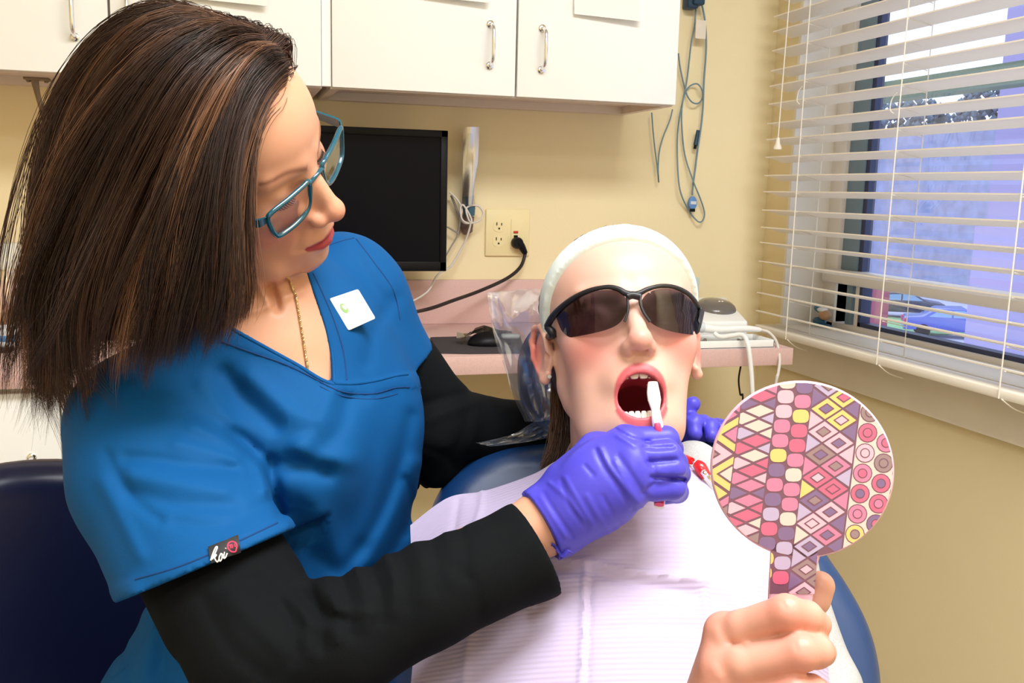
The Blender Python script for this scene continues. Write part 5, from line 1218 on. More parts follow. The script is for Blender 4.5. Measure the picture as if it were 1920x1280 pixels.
for s in (1, -1):
    mb = MB(); mb.tube(lens_outline(s), 0.0023, 8, closed=True, smooth=5); mb.build('rim', m_tealf, gl)
    o = np.array(spline(lens_outline(s, -0.02), 5, True)[0]); ce = o.mean(0); mb = MB(); V = np.concatenate([[ce], o]); n = len(o)
    mb.add(V, [(0, 1 + i, 1 + (i + 1) % n) for i in range(n)]); mb.build('lens', m_lens, gl)
    mb = MB(); h0 = GF(s * 60, -9.5, 2)
    pts = [GF(s * 61, -9, 0), GF(s * 67, -12, -0.5), GF(s * 70, -18, -1), GF(s * 71, -40, -1.5), GF(s * 72, -80, -3), GF(s * 73, -108, -10), GF(s * 72, -128, -34)]
    q, rr = spline(pts, 6, False, [3.2, 4.2, 4.6, 4.2, 3.4, 3.0, 2.4]); V = []; Fq = []
    for i, (c, r) in enumerate(zip(q, rr)):
        for dx, dz in ((-0.0011, -1), (0.0011, -1), (0.0011, 1), (-0.0011, 1)): V.append(c + GF.R @ np.array([dx, 0, dz * r / 1000]))
    for i in range(len(q) - 1):
        for k in range(4): Fq.append((i * 4 + k, i * 4 + (k + 1) % 4, i * 4 + 4 + (k + 1) % 4, i * 4 + 4 + k))
    Fq += [(3, 2, 1, 0), tuple(range(4 * len(q) - 4, 4 * len(q)))]
    mb.add(V, Fq); mb.build('temple', m_tealf, gl)
    mb = MB()
    for dz in (1.3, -1.7): mb.lathe([(0.0009, 0), (0.0009, 0.0006), (0.0003, 0.0008)], GF(s * 72.1, -24, dz), GF.R @ np.array([s, 0, 0]), 8)
    for dy in (-22, -27): mb.lathe([(0.0009, 0), (0.0009, 0.0006), (0.0003, 0.0008)], GF(s * 72.2, dy, 0), GF.R @ np.array([s, 0, 0]), 8)
    mb.build('rivet', m_chrome, gl)
mb = MB(); mb.tube([GF(12, 0.3, 0), GF(5, 1.6, 2.4), GF(0, 2.0, 2.9), GF(-5, 1.6, 2.4), GF(-12, 0.3, 0)], [0.0022, 0.002, 0.002, 0.002, 0.0022], 8, smooth=5); mb.build('bridge', m_tealf, gl)

# -- necklace: a twisted rope chain lying on the chest
bpy.context.view_layer.update()
m_gold = mat('pale gold', srgb(222, 196, 140), 0.3, metal=0.85)
nk = thing('necklace', 'thin gold rope chain hanging into the neckline of the scrubs', 'necklace', P(570, 640, 0.92))
pth = [(538, 518), (546, 536), (553, 555), (558, 580), (563, 610), (568, 640), (571, 660), (574, 680), (576, 692)]
pts = [np.array(q) for q in spline(draped(body_o, pth, 0.0014, 6), 4)[0]]
for ph in (0, math.pi):
    tw = []; 
    for i, q in enumerate(pts):
        t_ = nrm(pts[min(i + 1, len(pts) - 1)] - pts[max(i - 1, 0)]); a_ = nrm(np.cross(t_, [0.1, 1, 0.2])); b_ = np.cross(t_, a_)
        tw.append(q + 0.0008 * (math.cos(i * 1.1 + ph) * a_ + math.sin(i * 1.1 + ph) * b_))
    mb = MB(); mb.tube(tw, 0.00062, 6); mb.build('chain_strand', m_gold, nk)
# -- name badge on the chest
bc, bn = on_surface(top_o, 660, 580)
bn = nrm(nrm(CAM - bc) * 0.8 + bn * 0.3); pc = bc + bn * 0.010
c_ = [P(617, 560, 1), P(672, 542, 1), P(704, 596, 1), P(653, 620, 1)]
def plane_hit(px, py): r = _ray(px, py); return CAM + r * (((pc - CAM) @ bn) / (r @ bn))
cr = [plane_hit(617, 560), plane_hit(671, 542), plane_hit(704, 597), plane_hit(653, 620)]
bo = sum(cr) / 4; bx = nrm(cr[1] - cr[0]); by = nrm(np.cross(bn, bx)); bf = frame(bo, bx, by, bn)
bd = thing('name_badge', 'white square name badge with a small green logo pinned on the scrubs', 'badge', bo)
p2 = [((q - bo) @ bx, (q - bo) @ by) for q in cr]
mb = MB(); mb.prism(rounded([np.array(q) for q in p2], 0.002), 0.003, lambda V: bf(V - np.array([0, 0, 0.0015])), bev=0.0004); mb.build('plate', m_whitepl, bd)
mb = MB(); L0 = (np.array(p2[0]) * 0.62 + np.array(p2[3]) * 0.38); L0 = L0 + (np.array(p2[1]) - np.array(p2[0])) * 0.26
ov = [(L0[0] + 0.0030 * math.cos(t) - 0.0012 * math.sin(t), L0[1] + 0.0052 * math.sin(t)) for t in np.linspace(0, 2 * math.pi, 25)[:-1]]
mb.prism(ov, 0.0003, lambda V: bf(V + np.array([0, 0, 0.0015]))); lg = mb.build('green_logo', mat('leaf green print', srgb(150, 190, 120), 0.5), bd)
mb = MB(); mb.prism([(L0[0] + (x - L0[0]) * 0.62 + 0.0004, L0[1] + (y - L0[1]) * 0.5 + 0.0008) for x, y in ov], 0.0003, lambda V: bf(V + np.array([0, 0, 0.0017]))); mb.build('logo_mark', mat('pale print', srgb(216, 228, 206), 0.5), bd)
mb = MB(); q0 = np.array(p2[1]) * 0.55 + np.array(p2[0]) * 0.45 + (np.array(p2[2]) - np.array(p2[1])) * 0.30
for k in range(4): mb.box((q0[0] - 0.002 + 0.0022 * k, q0[1] - 0.0005, 0.0015), (q0[0] - 0.0006 + 0.0022 * k, q0[1] + 0.0005, 0.0018), frame=bf)
mb.build('faint_print', mat('faint print', srgb(206, 222, 200), 0.5), bd)
# ================================================================ DENTAL CHAIR
m_navy = mat('navy vinyl', srgb(14, 56, 108), 0.40, spec=0.85, bump=(500, 0.10, 0.0006))
m_navyd = mat('deep navy vinyl', srgb(16, 30, 70), 0.28, spec=0.55, bump=(500, 0.08, 0.0006))
m_steel = mat('grey enamel', srgb(170, 172, 174), 0.4)
cn = nrm(c2w([0.0, 0.41, 0.91])); cpt = P(1160, 830, 1.105)
cxv = nrm(c2w([1, 0, 0]) - cn * (c2w([1, 0, 0]) @ cn)); cyv = np.cross(cn, cxv)
def on_chair(px, py, h=0.0): r = _ray(px, py); return CAM + r * (((cpt + cn * h - CAM) @ cn) / (r @ cn))
bx_ = on_chair(1180, 1400)
chair = thing('dental_chair', 'blue vinyl dental chair reclined under the girl', 'dental chair', (bx_[0], bx_[1] - 0.2, 0))
OUT = [(742, 1100), (790, 968), (826, 892), (878, 846), (938, 822), (1010, 815), (1100, 806), (1200, 800), (1290, 797), (1372, 806), (1440, 846), (1506, 930), (1562, 1020), (1606, 1085), (1642, 1150), (1664, 1215), (1674, 1290), (1672, 1400), (1640, 1500), (1400, 1560), (1150, 1570), (900, 1560), (740, 1500), (700, 1400), (700, 1250)]
op = [on_chair(x, y) for x, y in OUT]; o2 = np.array([[(q - cpt) @ cxv, (q - cpt) @ cyv] for q in op])
o2 = np.array([q[:2] for q in spline([np.array([a, b, 0.0]) for a, b in o2], 5, True)[0]]); cen = o2.mean(0)
def pillow(mb, o2, cen, F, th, rim, crown=0.0):
    """a padded slab: rounded rim, gently crowned face"""
    rings = []; nA = 9
    for i in range(nA):
        a = math.pi * i / (nA - 1); r = rim * (math.sin(a) - 1); z = -th / 2 + th / 2 * (-math.cos(a)) * 1.0 + 0
        rings.append((r, z))
    V = []; n = len(o2); nr = []
    for i in range(n): t = nrm(np.r_[o2[(i + 1) % n] - o2[i - 1], 0.0])[:2]; nr.append(np.array([t[1], -t[0]]))
    if np.sum([(o2[i] - cen) @ nr[i] for i in range(n)]) < 0: nr = [-q for q in nr]
    nr = np.array(nr)
    for _ in range(6): nr = (np.roll(nr, 1, 0) + 2 * nr + np.roll(nr, -1, 0)) / 4
    for r, z in rings: V += [(*(o2[i] + nr[i] * r), z) for i in range(n)]
    last = np.array([o2[i] + nr[i] * rings[-1][0] for i in range(n)])
    for s_, zz in ((0.8, 0.55), (0.55, 0.85), (0.28, 0.97), (0.02, 1.0)): V += [(*(cen + (q - cen) * s_), rings[-1][1] + crown * zz) for q in last]
    m = len(rings) + 4; Fq = []
    for i in range(m - 1):
        for k in range(n): l = (k + 1) % n; Fq.append((i * n + k, i * n + l, (i + 1) * n + l, (i + 1) * n + k))
    Fq.append(tuple(range(n - 1, -1, -1))); Fq.append(tuple(range((m - 1) * n, m * n)))
    mb.add(F(np.array(V)), Fq)
mb = MB(); pillow(mb, o2, cen, frame(cpt, cxv, cyv, cn), 0.085, 0.040, -0.012); mb.build('backrest', m_navy, chair, sharp=180)
# headrest
hc = P(1096, 694, 1.055); hn = nrm(c2w([-0.12, 0.18, 0.97])); hx = nrm(c2w([1, 0.03, 0.1]) - hn * (c2w([1, 0.03, 0.1]) @ hn)); hy = np.cross(hn, hx)
ho = np.array([[0.078 * math.copysign(abs(math.cos(t)) ** 0.8, math.cos(t)), 0.072 * math.copysign(abs(math.sin(t)) ** 0.85, math.sin(t))] for t in np.linspace(0, 2 * math.pi, 49)[:-1]])
mb = MB(); pillow(mb, ho, ho.mean(0), frame(hc, hx, hy, hn), 0.058, 0.028, -0.006); mb.build('headrest', m_navyd, chair, sharp=180)
mb = MB(); mb.box((-0.022, -0.17, -0.075), (0.022, -0.02, -0.058), bev=0.004, frame=frame(hc, hx, hy, hn)); mb.build('headrest_stem', m_steel, chair)
# rest of the chair: seat, column, base
wc = on_chair(1180, 1570); sd = nrm(np.array([wc[0] - cpt[0], wc[1] - cpt[1], 0.0])); sr = np.array([-sd[1], sd[0], 0.0])
fr_s = frame(np.array([wc[0], wc[1], wc[2]]), sr, sd, (0, 0, 1))
mb = MB(); so = np.array([[x, y] for x, y in rounded([np.array(q) for q in [(-0.26, -0.04), (0.26, -0.04), (0.24, 0.5), (0.18, 1.0), (-0.18, 1.0), (-0.24, 0.5)]], 0.06, 5)]); pillow(mb, so, so.mean(0), fr_s, 0.09, 0.04); mb.build('seat', m_navy, chair, sharp=180)
mb = MB(); mb.box((-0.12, 0.1, -wc[2] + 0.05), (0.12, 0.42, -0.08), bev=0.02, frame=fr_s); mb.build('column', m_steel, chair, sharp=40)
mb = MB(); mb.box((-0.24, -0.05, -wc[2]), (0.24, 0.75, -wc[2] + 0.05), bev=0.02, frame=fr_s); mb.build('base_plate', m_steel, chair, sharp=40)
# clear cover over the headrest
m_cover = film('crinkled cover', (0.97, 0.97, 0.98), 0.94, 0.13, 1.0, milky=0.035, edge=0.30)
cov = thing('headrest_cover', 'crinkled clear plastic cover pulled over the chair headrest', 'plastic cover', hc - hn * 0.06)
cr_ = np.random.default_rng(21)
def crumple(G, amp, N, cells=14):
    """sharp creases: distance to random lines across the sheet"""
    G = np.asarray(G, float); a, b = G.shape[:2]; u, v = np.meshgrid(np.linspace(0, 1, a), np.linspace(0, 1, b), indexing='ij'); h = np.zeros((a, b))
    for _ in range(cells):
        th = cr_.uniform(0, math.pi); c0 = cr_.uniform(0, 1, 2); d = (u - c0[0]) * math.cos(th) + (v - c0[1]) * math.sin(th); h += cr_.uniform(0.4, 1) * np.abs(((d * cr_.uniform(2, 5)) % 1.0) - 0.5) * np.sign(cr_.normal())
    h = (h - h.mean()) / (h.std() + 1e-9); return G + h[..., None] * amp * N
def sheet_px(rows, n=28, m=28):
    R = [[P(*q) for q in r] for r in rows]; R = [np.array(spline(r, 10)[0]) for r in R]
    R = [np.stack([np.interp(np.linspace(0, len(r) - 1, n), np.arange(len(r)), r[:, k]) for k in range(3)], 1) for r in R]
    C = np.stack([np.array(spline([r[i] for r in R], 10)[0]) for i in range(n)])
    return np.stack([[[np.interp(t, np.arange(C.shape[1]), C[i, :, k]) for k in range(3)] for t in np.linspace(0, C.shape[1] - 1, m)] for i in range(n)])
G = sheet_px([[(914, 549, 1.05), (955, 545, 1.045), (1010, 542, 1.035), (1070, 560, 1.045)], [(922, 604, 1.05), (955, 600, 1.02), (1005, 590, 0.995), (1060, 600, 1.02)], [(944, 665, 1.06), (968, 660, 1.03), (1004, 652, 1.0), (1050, 655, 1.01)], [(958, 730, 1.06), (978, 728, 1.03), (1010, 722, 1.01), (1045, 722, 1.015)], [(985, 790, 1.06), (1002, 790, 1.035), (1022, 788, 1.02), (1045, 785, 1.02)]], 34, 44)
mb = MB(); mb.sheet(crumple(G, 0.0024, hn, 16), 0.0004); mb.build('front_film', m_cover, cov, sharp=22)
G = sheet_px([[(914, 549, 1.052), (990, 545, 1.075), (1070, 560, 1.085)], [(924, 620, 1.055), (985, 625, 1.10), (1070, 640, 1.11)], [(950, 700, 1.065), (1000, 705, 1.11), (1070, 710, 1.115)], [(990, 790, 1.065), (1020, 795, 1.10), (1070, 795, 1.11)]], 20, 24)
mb = MB(); mb.sheet(crumple(G, 0.002, hn, 10), 0.0004); mb.build('rear_film', m_cover, cov, sharp=22)
G = sheet_px([[(1030, 772, 1.03), (1036, 790, 1.035), (1040, 806, 1.04)], [(1000, 792, 1.05), (1010, 806, 1.055), (1030, 818, 1.06)], [(950, 818, 1.065), (968, 826, 1.065), (1000, 826, 1.068)], [(892, 830, 1.07), (920, 836, 1.07), (955, 832, 1.072)]], 18, 30)
mb = MB(); mb.sheet(crumple(G, 0.0018, hn, 12), 0.0004); mb.build('film_tail', m_cover, cov, sharp=22)

# ================================================================ THE GIRL
m_sking = mat('fair skin', (1, 1, 1), 0.40, attr=True, sss=0.12, spec=0.4, bump=(1000, 0.04, 0.0006))
HG = cam_frame((0.1007, -0.0010, -0.8995), [[-0.9981, 0.0403, -0.0463], [-0.0314, 0.3121, 0.9495], [0.0527, 0.9492, -0.3102]])
GS = 0.93
girl = thing('person', 'girl in dark wraparound glasses lying back with her mouth wide open', 'person', wc + np.array([0, 0, 0.04]))
gu = nrm((0.0, 0.905, -0.40)); gr = np.array((-1.0, 0, 0)); gf = np.cross(gu, gr); RG = RW @ np.array([gr, gf, gu]).T
S = SDF(HG(0, 0, -30) - np.array([0.13, 0.17, 0.22]), HG(0, 0, -30) + np.array([0.13, 0.17, 0.15]), 0.00165)
S.cone(HG(0, -22, -50), P(1165, 930, 0.975), 0.048, 0.050); S.cone(P(1165, 930, 0.975), P(1165, 985, 0.97), 0.055, 0.07, 0.02)
build_head(S, HG, GS, mouth_open=True)
gA = S.mesh(1)
# right hand and forearm (bare), gripping the mirror
S = SDF(P(1440, 1230, 0.48) - np.array([0.075, 0.06, 0.075]), P(1440, 1230, 0.48) + np.array([0.07, 0.075, 0.07]), 0.0012)
knu = [P(1358, 1185, 0.488), P(1352, 1258, 0.476), P(1360, 1325, 0.472), P(1378, 1385, 0.474)]
fin = [[P(1392, 1176, 0.478), P(1474, 1148, 0.464), P(1512, 1156, 0.468), P(1532, 1170, 0.474)],
       [P(1392, 1246, 0.468), P(1500, 1223, 0.457), P(1530, 1221, 0.463), P(1540, 1222, 0.470)],
       [P(1395, 1316, 0.466), P(1490, 1296, 0.456), P(1520, 1294, 0.462), P(1532, 1296, 0.470)],
       [P(1400, 1380, 0.468), P(1466, 1366, 0.460), P(1495, 1364, 0.466), P(1503, 1366, 0.474)]]
wrg = P(1335, 1420, 0.50)
for i in range(4):
    S.cone(wrg, knu[i], 0.020, 0.0098, 0.014); r0 = (0.0082, 0.0084, 0.0080, 0.0072)[i]
    S.chain([knu[i]] + fin[i], [0.0094, r0 * 1.04, r0 * 1.05, r0 * 0.93, r0 * 0.86], 0.004, inner=0.0025)
S.chain([P(1350, 1360, 0.505), P(1400, 1260, 0.517), P(1476, 1165, 0.522), P(1522, 1120, 0.519), P(1537, 1098, 0.517)], [0.017, 0.0135, 0.0105, 0.0092, 0.0080], 0.008, inner=0.004)
S.warp(folds([([(1466, 1128), (1474, 1140)], -0.5, 3), ([(1482, 1126), (1488, 1140)], -0.45, 3), ([(1492, 1205), (1498, 1222)], -0.5, 3), ([(1508, 1204), (1513, 1222)], -0.45, 3), ([(1340, 1180), (1350, 1200)], 0.7, 10), ([(1336, 1250), (1348, 1268)], 0.7, 10), ([(1372, 1205), (1395, 1212)], -0.9, 6)]), 0.006)
gB = S.mesh(1)
# trunk and arms under the clothes
S = SDF(P(1180, 1250, 0.9) - np.array([0.33, 0.34, 0.36]), P(1180, 1250, 0.9) + np.array([0.33, 0.30, 0.30]), 0.006)
S.cone(P(1165, 930, 0.975), P(1165, 1010, 0.985), 0.045, 0.06); S.ell(P(1175, 1190, 0.95), (0.115, 0.07, 0.16), RG, 0.03); S.ell(P(1175, 1480, 0.86), (0.11, 0.075, 0.13), RG, 0.04)
S.chain([P(960, 1040, 0.985), P(930, 1330, 0.88), P(1120, 1560, 0.70)], [0.036, 0.031, 0.027], 0.02); S.chain([P(1120, 1560, 0.70), wrg], [0.027, 0.019], 0.01)
S.chain([P(1420, 1040, 0.985), P(1510, 1330, 0.90), P(1420, 1600, 0.78)], [0.036, 0.031, 0.022], 0.02)
S.chain([P(1090, 1560, 0.86), P(1090, 1560, 0.86) + sd * 0.38 + np.array([0, 0, 0.03])], [0.07, 0.055], 0.03); S.chain([P(1270, 1560, 0.86), P(1270, 1560, 0.86) + sd * 0.38 + np.array([0, 0, 0.03])], [0.07, 0.055], 0.03)
gC = S.mesh(1)
_gp = head_paint(HG, GS, srgb(216, 172, 156), srgb(196, 92, 100), srgb(208, 120, 116), True, brow=srgb(190, 140, 116), red_ear=srgb(208, 92, 80))
kn_pts = [f[1] for f in fin] + knu; tips_ = [f[3] for f in fin]
def girl_paint(V):
    C = _gp(V); w = np.zeros(len(V))
    for q in kn_pts: w = np.maximum(w, 0.55 * np.exp(-((np.linalg.norm(V - q, axis=1)) / 0.013) ** 2))
    for q in tips_: w = np.maximum(w, 0.35 * np.exp(-((np.linalg.norm(V - q, axis=1)) / 0.011) ** 2))
    hand = np.array(srgb(212, 158, 140)); m = proj(V)[2] < 0.6
    C[m] = hand * (1 - w[m][:, None]) + np.array(srgb(208, 112, 98)) * w[m][:, None]
    return C
gbody = soft_object('body', [gA, gB, gC], m_sking, girl, girl_paint)
gm = lambda x, y, z: HG(x * GS, y * GS, z * GS)
# tongue and teeth
S = SDF(gm(0, 60, -100) - 0.045, gm(0, 60, -100) + 0.045, 0.0016)
S.ell(gm(0, 46, -104), (0.0165, 0.026, 0.0095), HG.R); S.ell(gm(0, 62, -104), (0.0125, 0.011, 0.0085), HG.R, 0.006); S.chain([gm(0, 78, -97), gm(0, 54, -95)], [0.0012, 0.0012], 0.003, 'sub')
soft_object('tongue', [S.mesh(1)], mat('tongue', srgb(196, 84, 92), 0.3, sss=0.1), girl)
m_tooth = mat('enamel', srgb(244, 240, 230), 0.18, coat=0.5)
def tooth(x, y, z, w, h, yaw, up):
    S_ = [(-1, 0), (-0.98, 0.7), (-0.7, 1.0), (0, 1.04), (0.7, 1.0), (0.98, 0.7), (1, 0), (0.8, -0.35), (-0.8, -0.35)]
    ca, sa = math.cos(yaw), math.sin(yaw); V = []
    mb = MB(); mb.prism([(a * w / 2, b * h) for a, b in S_], 4.0, lambda q: np.array([gm(x + ca * p[0] - sa * (p[2] - 2), y + sa * p[0] + ca * (p[2] - 2), z + (p[1] if up else -p[1])) for p in q]), bev=0.9)
    mb.build('tooth', m_tooth, girl, sharp=60)
for i, (w, h) in enumerate(((8.2, 9), (6.6, 8), (7.2, 8.6))):
    for s in (-1, 1):
        xx = s * (4.2, 11.6, 17.8)[i]; tooth(xx, 87 - 0.030 * xx * xx, -53.5, w, h, -s * (0.08, 0.35, 0.75)[i], False)
for i, (w, h) in enumerate(((5.4, 8), (5.8, 8), (6.6, 8), (6.6, 7), (8, 6))):
    for s in (-1, 1):
        xx = s * (2.8, 8.2, 13.4, 17.0, 18.8)[i]; tooth(xx, (79, 78, 74.5, 68, 60)[i], -99.0 + (0, 0.2, 0.8, 1.2, 0.5)[i], w, h, -s * (0.05, 0.2, 0.6, 1.1, 1.35)[i], True)
# hair: cap behind the headband, lock down the neck
S = SDF(gm(0, -10, 20) - 0.16, gm(0, -10, 20) + 0.16, 0.003)
S.ell(gm(0, -10, 38), (0.0695, 0.088, 0.0755), HG.R); S.ell(gm(0, -50, -10), (0.062, 0.05, 0.07), HG.R, 0.03)
S.half(gm(0, 68, 80), HG.R @ nrm([0, 0.655, -0.756]), 0.004)
cv, cq = S.mesh(1); gcur, grad_, gcol = [], [], []; g1, g2 = np.array(srgb(54, 34, 26)), np.array(srgb(116, 82, 60))
for k in range(700):
    a = hr.uniform(-1.5, 1.5); x0, z0_ = 74 * math.sin(a), 38 + 80 * math.cos(a)
    q = np.array(spline([gm(x0 * 0.86, 44, 38 + (z0_ - 38) * 0.86), gm(x0 * 0.985, 10, 38 + (z0_ - 38) * 0.985), gm(x0 * 1.0, -40, 38 + (z0_ - 38) * 0.97), gm(x0 * 0.7, -84, 10 + (z0_ - 38) * 0.5), gm(x0 * 0.3, -100, -10)], 6)[0])
    L = np.linspace(0, len(q) - 1, NP); gcur.append(np.stack([np.interp(L, np.arange(len(q)), q[:, j]) for j in range(3)], 1) + hr.normal(size=3) * 0.0012); grad_.append(0.00035); w = hr.uniform(); gcol.append(np.repeat((g1 * (1 - w) + g2 * w)[None], NP, 0))
for k in range(900):
    u, v = hr.normal() * 0.5, hr.normal() * 0.5; u = max(-1, min(1, u))
    q = np.array(spline([P(1056 + 14 * u, 690, 1.0 + 0.008 * v), P(1054 + 16 * u, 750, 0.985 + 0.01 * v), P(1056 + 20 * u, 800, 0.975 + 0.01 * v), P(1050 + 22 * u, 845, 0.968 + 0.01 * v), P(1040 + 24 * u + 4 * v, 885 + 10 * v, 0.962 + 0.01 * v)], 6)[0])
    L = np.linspace(0, len(q) - 1, NP); gcur.append(np.stack([np.interp(L, np.arange(len(q)), q[:, j]) for j in range(3)], 1) + np.stack([sm(NP, 4, hr) for _ in range(3)], 1) * 0.001); grad_.append(0.0004); w = np.clip(0.4 - 0.5 * u + 0.2 * hr.normal(), 0, 1); gcol.append(np.repeat((g1 * 0.8 * (1 - w) + g2 * w)[None], NP, 0))
for k in range(120):                                                                # flyaways and hair by the ear
    p0 = P(1022 + hr.normal() * 5, 590 + hr.normal() * 20, 0.98); q = np.array(spline([p0, p0 + c2w([0.001, -0.02, 0.004]), p0 + c2w([0.004 + 0.004 * hr.normal(), -0.045, 0.0])], 8)[0]); L = np.linspace(0, len(q) - 1, NP)
    gcur.append(np.stack([np.interp(L, np.arange(len(q)), q[:, j]) for j in range(3)], 1)); grad_.append(0.00022); gcol.append(np.repeat(g2[None], NP, 0))
strands('hair', gcur, grad_, gcol, girl, (cv, cq, np.repeat((g1 * 0.9)[None], len(cv), 0)))
# headband
S = SDF(gm(0, -10, 20) - 0.15, gm(0, -10, 20) + 0.15, 0.0022)
S.ell(gm(0, -4, 38), (0.0735, 0.0925, 0.0795), HG.R); S.ell(gm(0, 30, 34), (0.0645, 0.062, 0.060), HG.R, 0.02); S.ell(gm(0, 20, -20), (0.0665, 0.06, 0.07), HG.R, 0.02)
hbn = HG.R @ nrm([0, 0.655, -0.756]); hb0 = gm(0, 80, 73)
S.half(hb0, hbn, 0.001); S.half(hb0 - hbn * 0.027, -hbn, 0.001); S.half(gm(0, 0, -14), HG.R @ np.array([0, 0, -1.0]), 0.001)
V, Q = S.mesh(5)
soft_object('headband', [(V, Q)], mat('pale mint knit', srgb(226, 238, 236), 0.75, bump=(600, 0.15, 0.0005)), girl)
# ear stud
es = [q for q in (on_surface(gbody, x_, 706)[0] for x_ in (1041, 1038, 1034, 1030, 1026, 1022, 1018, 1012, 1006)) if q is not None][0]; mb = MB()
mb.lathe([(0.0002, 0.0034), (0.0016, 0.0030), (0.0022, 0.0018), (0.0012, 0.0)], es, nrm(CAM - es), 8)
one(mb, 'ear_stud', mat('crystal', (0.9, 0.92, 0.95), 0.05, trans=0.6, coat=1.0), 'small sparkling stud in the girl\'s ear lobe', 'earring', sharp=10)

# -- grey shirt
m_greyk = mat('heather grey knit', srgb(176, 176, 180), 0.85, noise=(700, 0.16), bump=(800, 0.3, 0.0008))
S = SDF(P(1180, 1200, 0.92) - np.array([0.34, 0.30, 0.34]), P(1180, 1200, 0.92) + np.array([0.34, 0.30, 0.26]), 0.0042)
S.cone(P(1168, 960, 1.0), P(1170, 1010, 0.99), 0.062, 0.08); S.ell(P(1175, 1190, 0.945), (0.130, 0.085, 0.17), RG, 0.03); S.ell(P(1175, 1480, 0.86), (0.125, 0.09, 0.14), RG, 0.04)
S.chain([P(1165, 985, 1.0), P(955, 1040, 0.985), P(925, 1330, 0.88), P(1120, 1560, 0.70)], [0.05, 0.046, 0.041, 0.036], 0.03, inner=0.02)
S.cone(P(1120, 1560, 0.70), P(1280, 1470, 0.56), 0.036, 0.028, 0.01)
S.chain([P(1180, 975, 1.0), P(1430, 1035, 0.985), P(1528, 1330, 0.905), P(1420, 1600, 0.78)], [0.05, 0.047, 0.045, 0.034], 0.03, inner=0.02)
S.cone(P(1300, 880, 0.985), P(1400, 960, 0.98), 0.030, 0.03, 0.03)
S.warp(folds([([(1560, 1100), (1590, 1180), (1610, 1270)], 2, 14), ([(1535, 1150), (1560, 1220), (1570, 1280)], -2.5, 12), ([(1600, 1120), (1625, 1220)], -1.5, 10)]))
S.cone(HG(0, -40, -60), P(1165, 930, 0.965), 0.058, 0.056, 0.004, 'sub')
soft_object('shirt', [S.mesh(1)], m_greyk, girl)
mb = MB()
mb.tube([wrg + c2w([0.021 * math.cos(t), 0.004 * math.cos(t) + 0.003, 0.021 * math.sin(t)]) + (P(1300, 1278, 0.47) - P(1290, 1300, 0.47)) * 0 for t in np.linspace(0, 2 * math.pi, 25)[:-1]], 0.003, 8, closed=True)
mb.build('hair_tie', m_blackc, girl)

# -- sunglasses
sgF = Fr(HG.o, HG.R)
sg = thing('sunglasses', 'dark wraparound safety glasses on the girl\'s face', 'sunglasses', gm(0, 96, -10))
m_smoke = film('smoked lens', (0.15, 0.125, 0.15), 0.955, 0.03, 0.55, edge=0.06)
m_sgf = mat('soft black frame', srgb(30, 30, 36), 0.4)
# frame traced on the face's own curved shield: x, z in head mm; depth follows a wrap curve
Rcam = HG
def shield(x, z, e=0.0):
    y = 104.5 - 0.0078 * x * x - 0.0000010 * x ** 4 - 0.0030 * (z + 8) ** 2 + e; return gm(x, y, z)
def to_face(px, py, e=0.0):
    """the point of the shield surface seen at a pixel"""
    r = _ray(px, py)
    def g(t):
        L = HG.inv(CAM + r * t) / GS; return L[1] - (107.0 - 0.0068 * L[0] ** 2 - 0.0000011 * L[0] ** 4 - 0.0022 * (L[2] + 8) ** 2 + e)
    t0 = 0.76
    while g(t0 + 0.004) > 0 and t0 < 0.884: t0 += 0.004
    t1 = t0 + 0.004
    for _ in range(30):
        tm = (t0 + t1) / 2
        if g(tm) > 0: t0 = tm
        else: t1 = tm
    return CAM + r * t0
top_l = [(1026, 612), (1036, 594), (1055, 574), (1080, 556), (1110, 543), (1140, 538), (1160, 542), (1172, 549), (1186, 552), (1200, 549), (1214, 542), (1238, 536), (1264, 538), (1288, 549), (1304, 566), (1314, 584)]
mb = MB(); mb.tube([to_face(x, y, 0.8) for x, y in smooth_line(top_l, 4)], np.interp(np.linspace(0, 1, len(smooth_line(top_l, 4))), [0, .08, .3, .5, .7, .95, 1], [3.2, 3.2, 2.0, 2.8, 1.9, 2.2, 2.0]) / 1000.0, 8); mb.build('brow_frame', m_sgf, sg)
def lens(pts, name):
    o = smooth_line(pts + [pts[0]], 4)[:-1]; c = np.mean(o, axis=0); rings = [[to_face(c[0] + (x - c[0]) * s_, c[1] + (y - c[1]) * s_, 0.0) for x, y in o] for s_ in (1.0, 0.75, 0.5, 0.25)]
    V = [q for r_ in rings for q in r_] + [to_face(*c)]; n = len(o); F = []
    for i in range(3):
        for k in range(n): l = (k + 1) % n; F.append((i * n + k, i * n + l, (i + 1) * n + l, (i + 1) * n + k))
    F += [(3 * n + k, 3 * n + (k + 1) % n, 4 * n) for k in range(n)]
    mb = MB(); mb.add(V, F); mb.build(name, m_smoke, sg, sharp=180)
lens([(1042, 592), (1060, 574), (1090, 556), (1120, 545), (1150, 544), (1168, 552), (1176, 566), (1174, 585), (1162, 605), (1140, 617), (1110, 625), (1078, 631), (1066, 631), (1052, 618)], 'lens')
lens([(1203, 563), (1214, 550), (1236, 541), (1262, 542), (1284, 552), (1300, 568), (1313, 586), (1312, 605), (1306, 624), (1296, 627), (1262, 622), (1234, 613), (1218, 602), (1208, 586)], 'lens')
mb = MB(); pl = [(1170, 612 - 14), (1176, 585), (1179, 566), (1186, 558), (1193, 566), (1203, 585), (1219, 602)]
mb.tube([to_face(x, y, 0.5) for x, y in smooth_line([(1171, 603), (1177, 585), (1177, 562), (1174, 552)], 4)], [0.0012] * 13, 7); mb.tube([to_face(x, y, 0.5) for x, y in smooth_line([(1219, 603), (1207, 586), (1200, 566), (1202, 551)], 4)], [0.0013] * 13, 7)
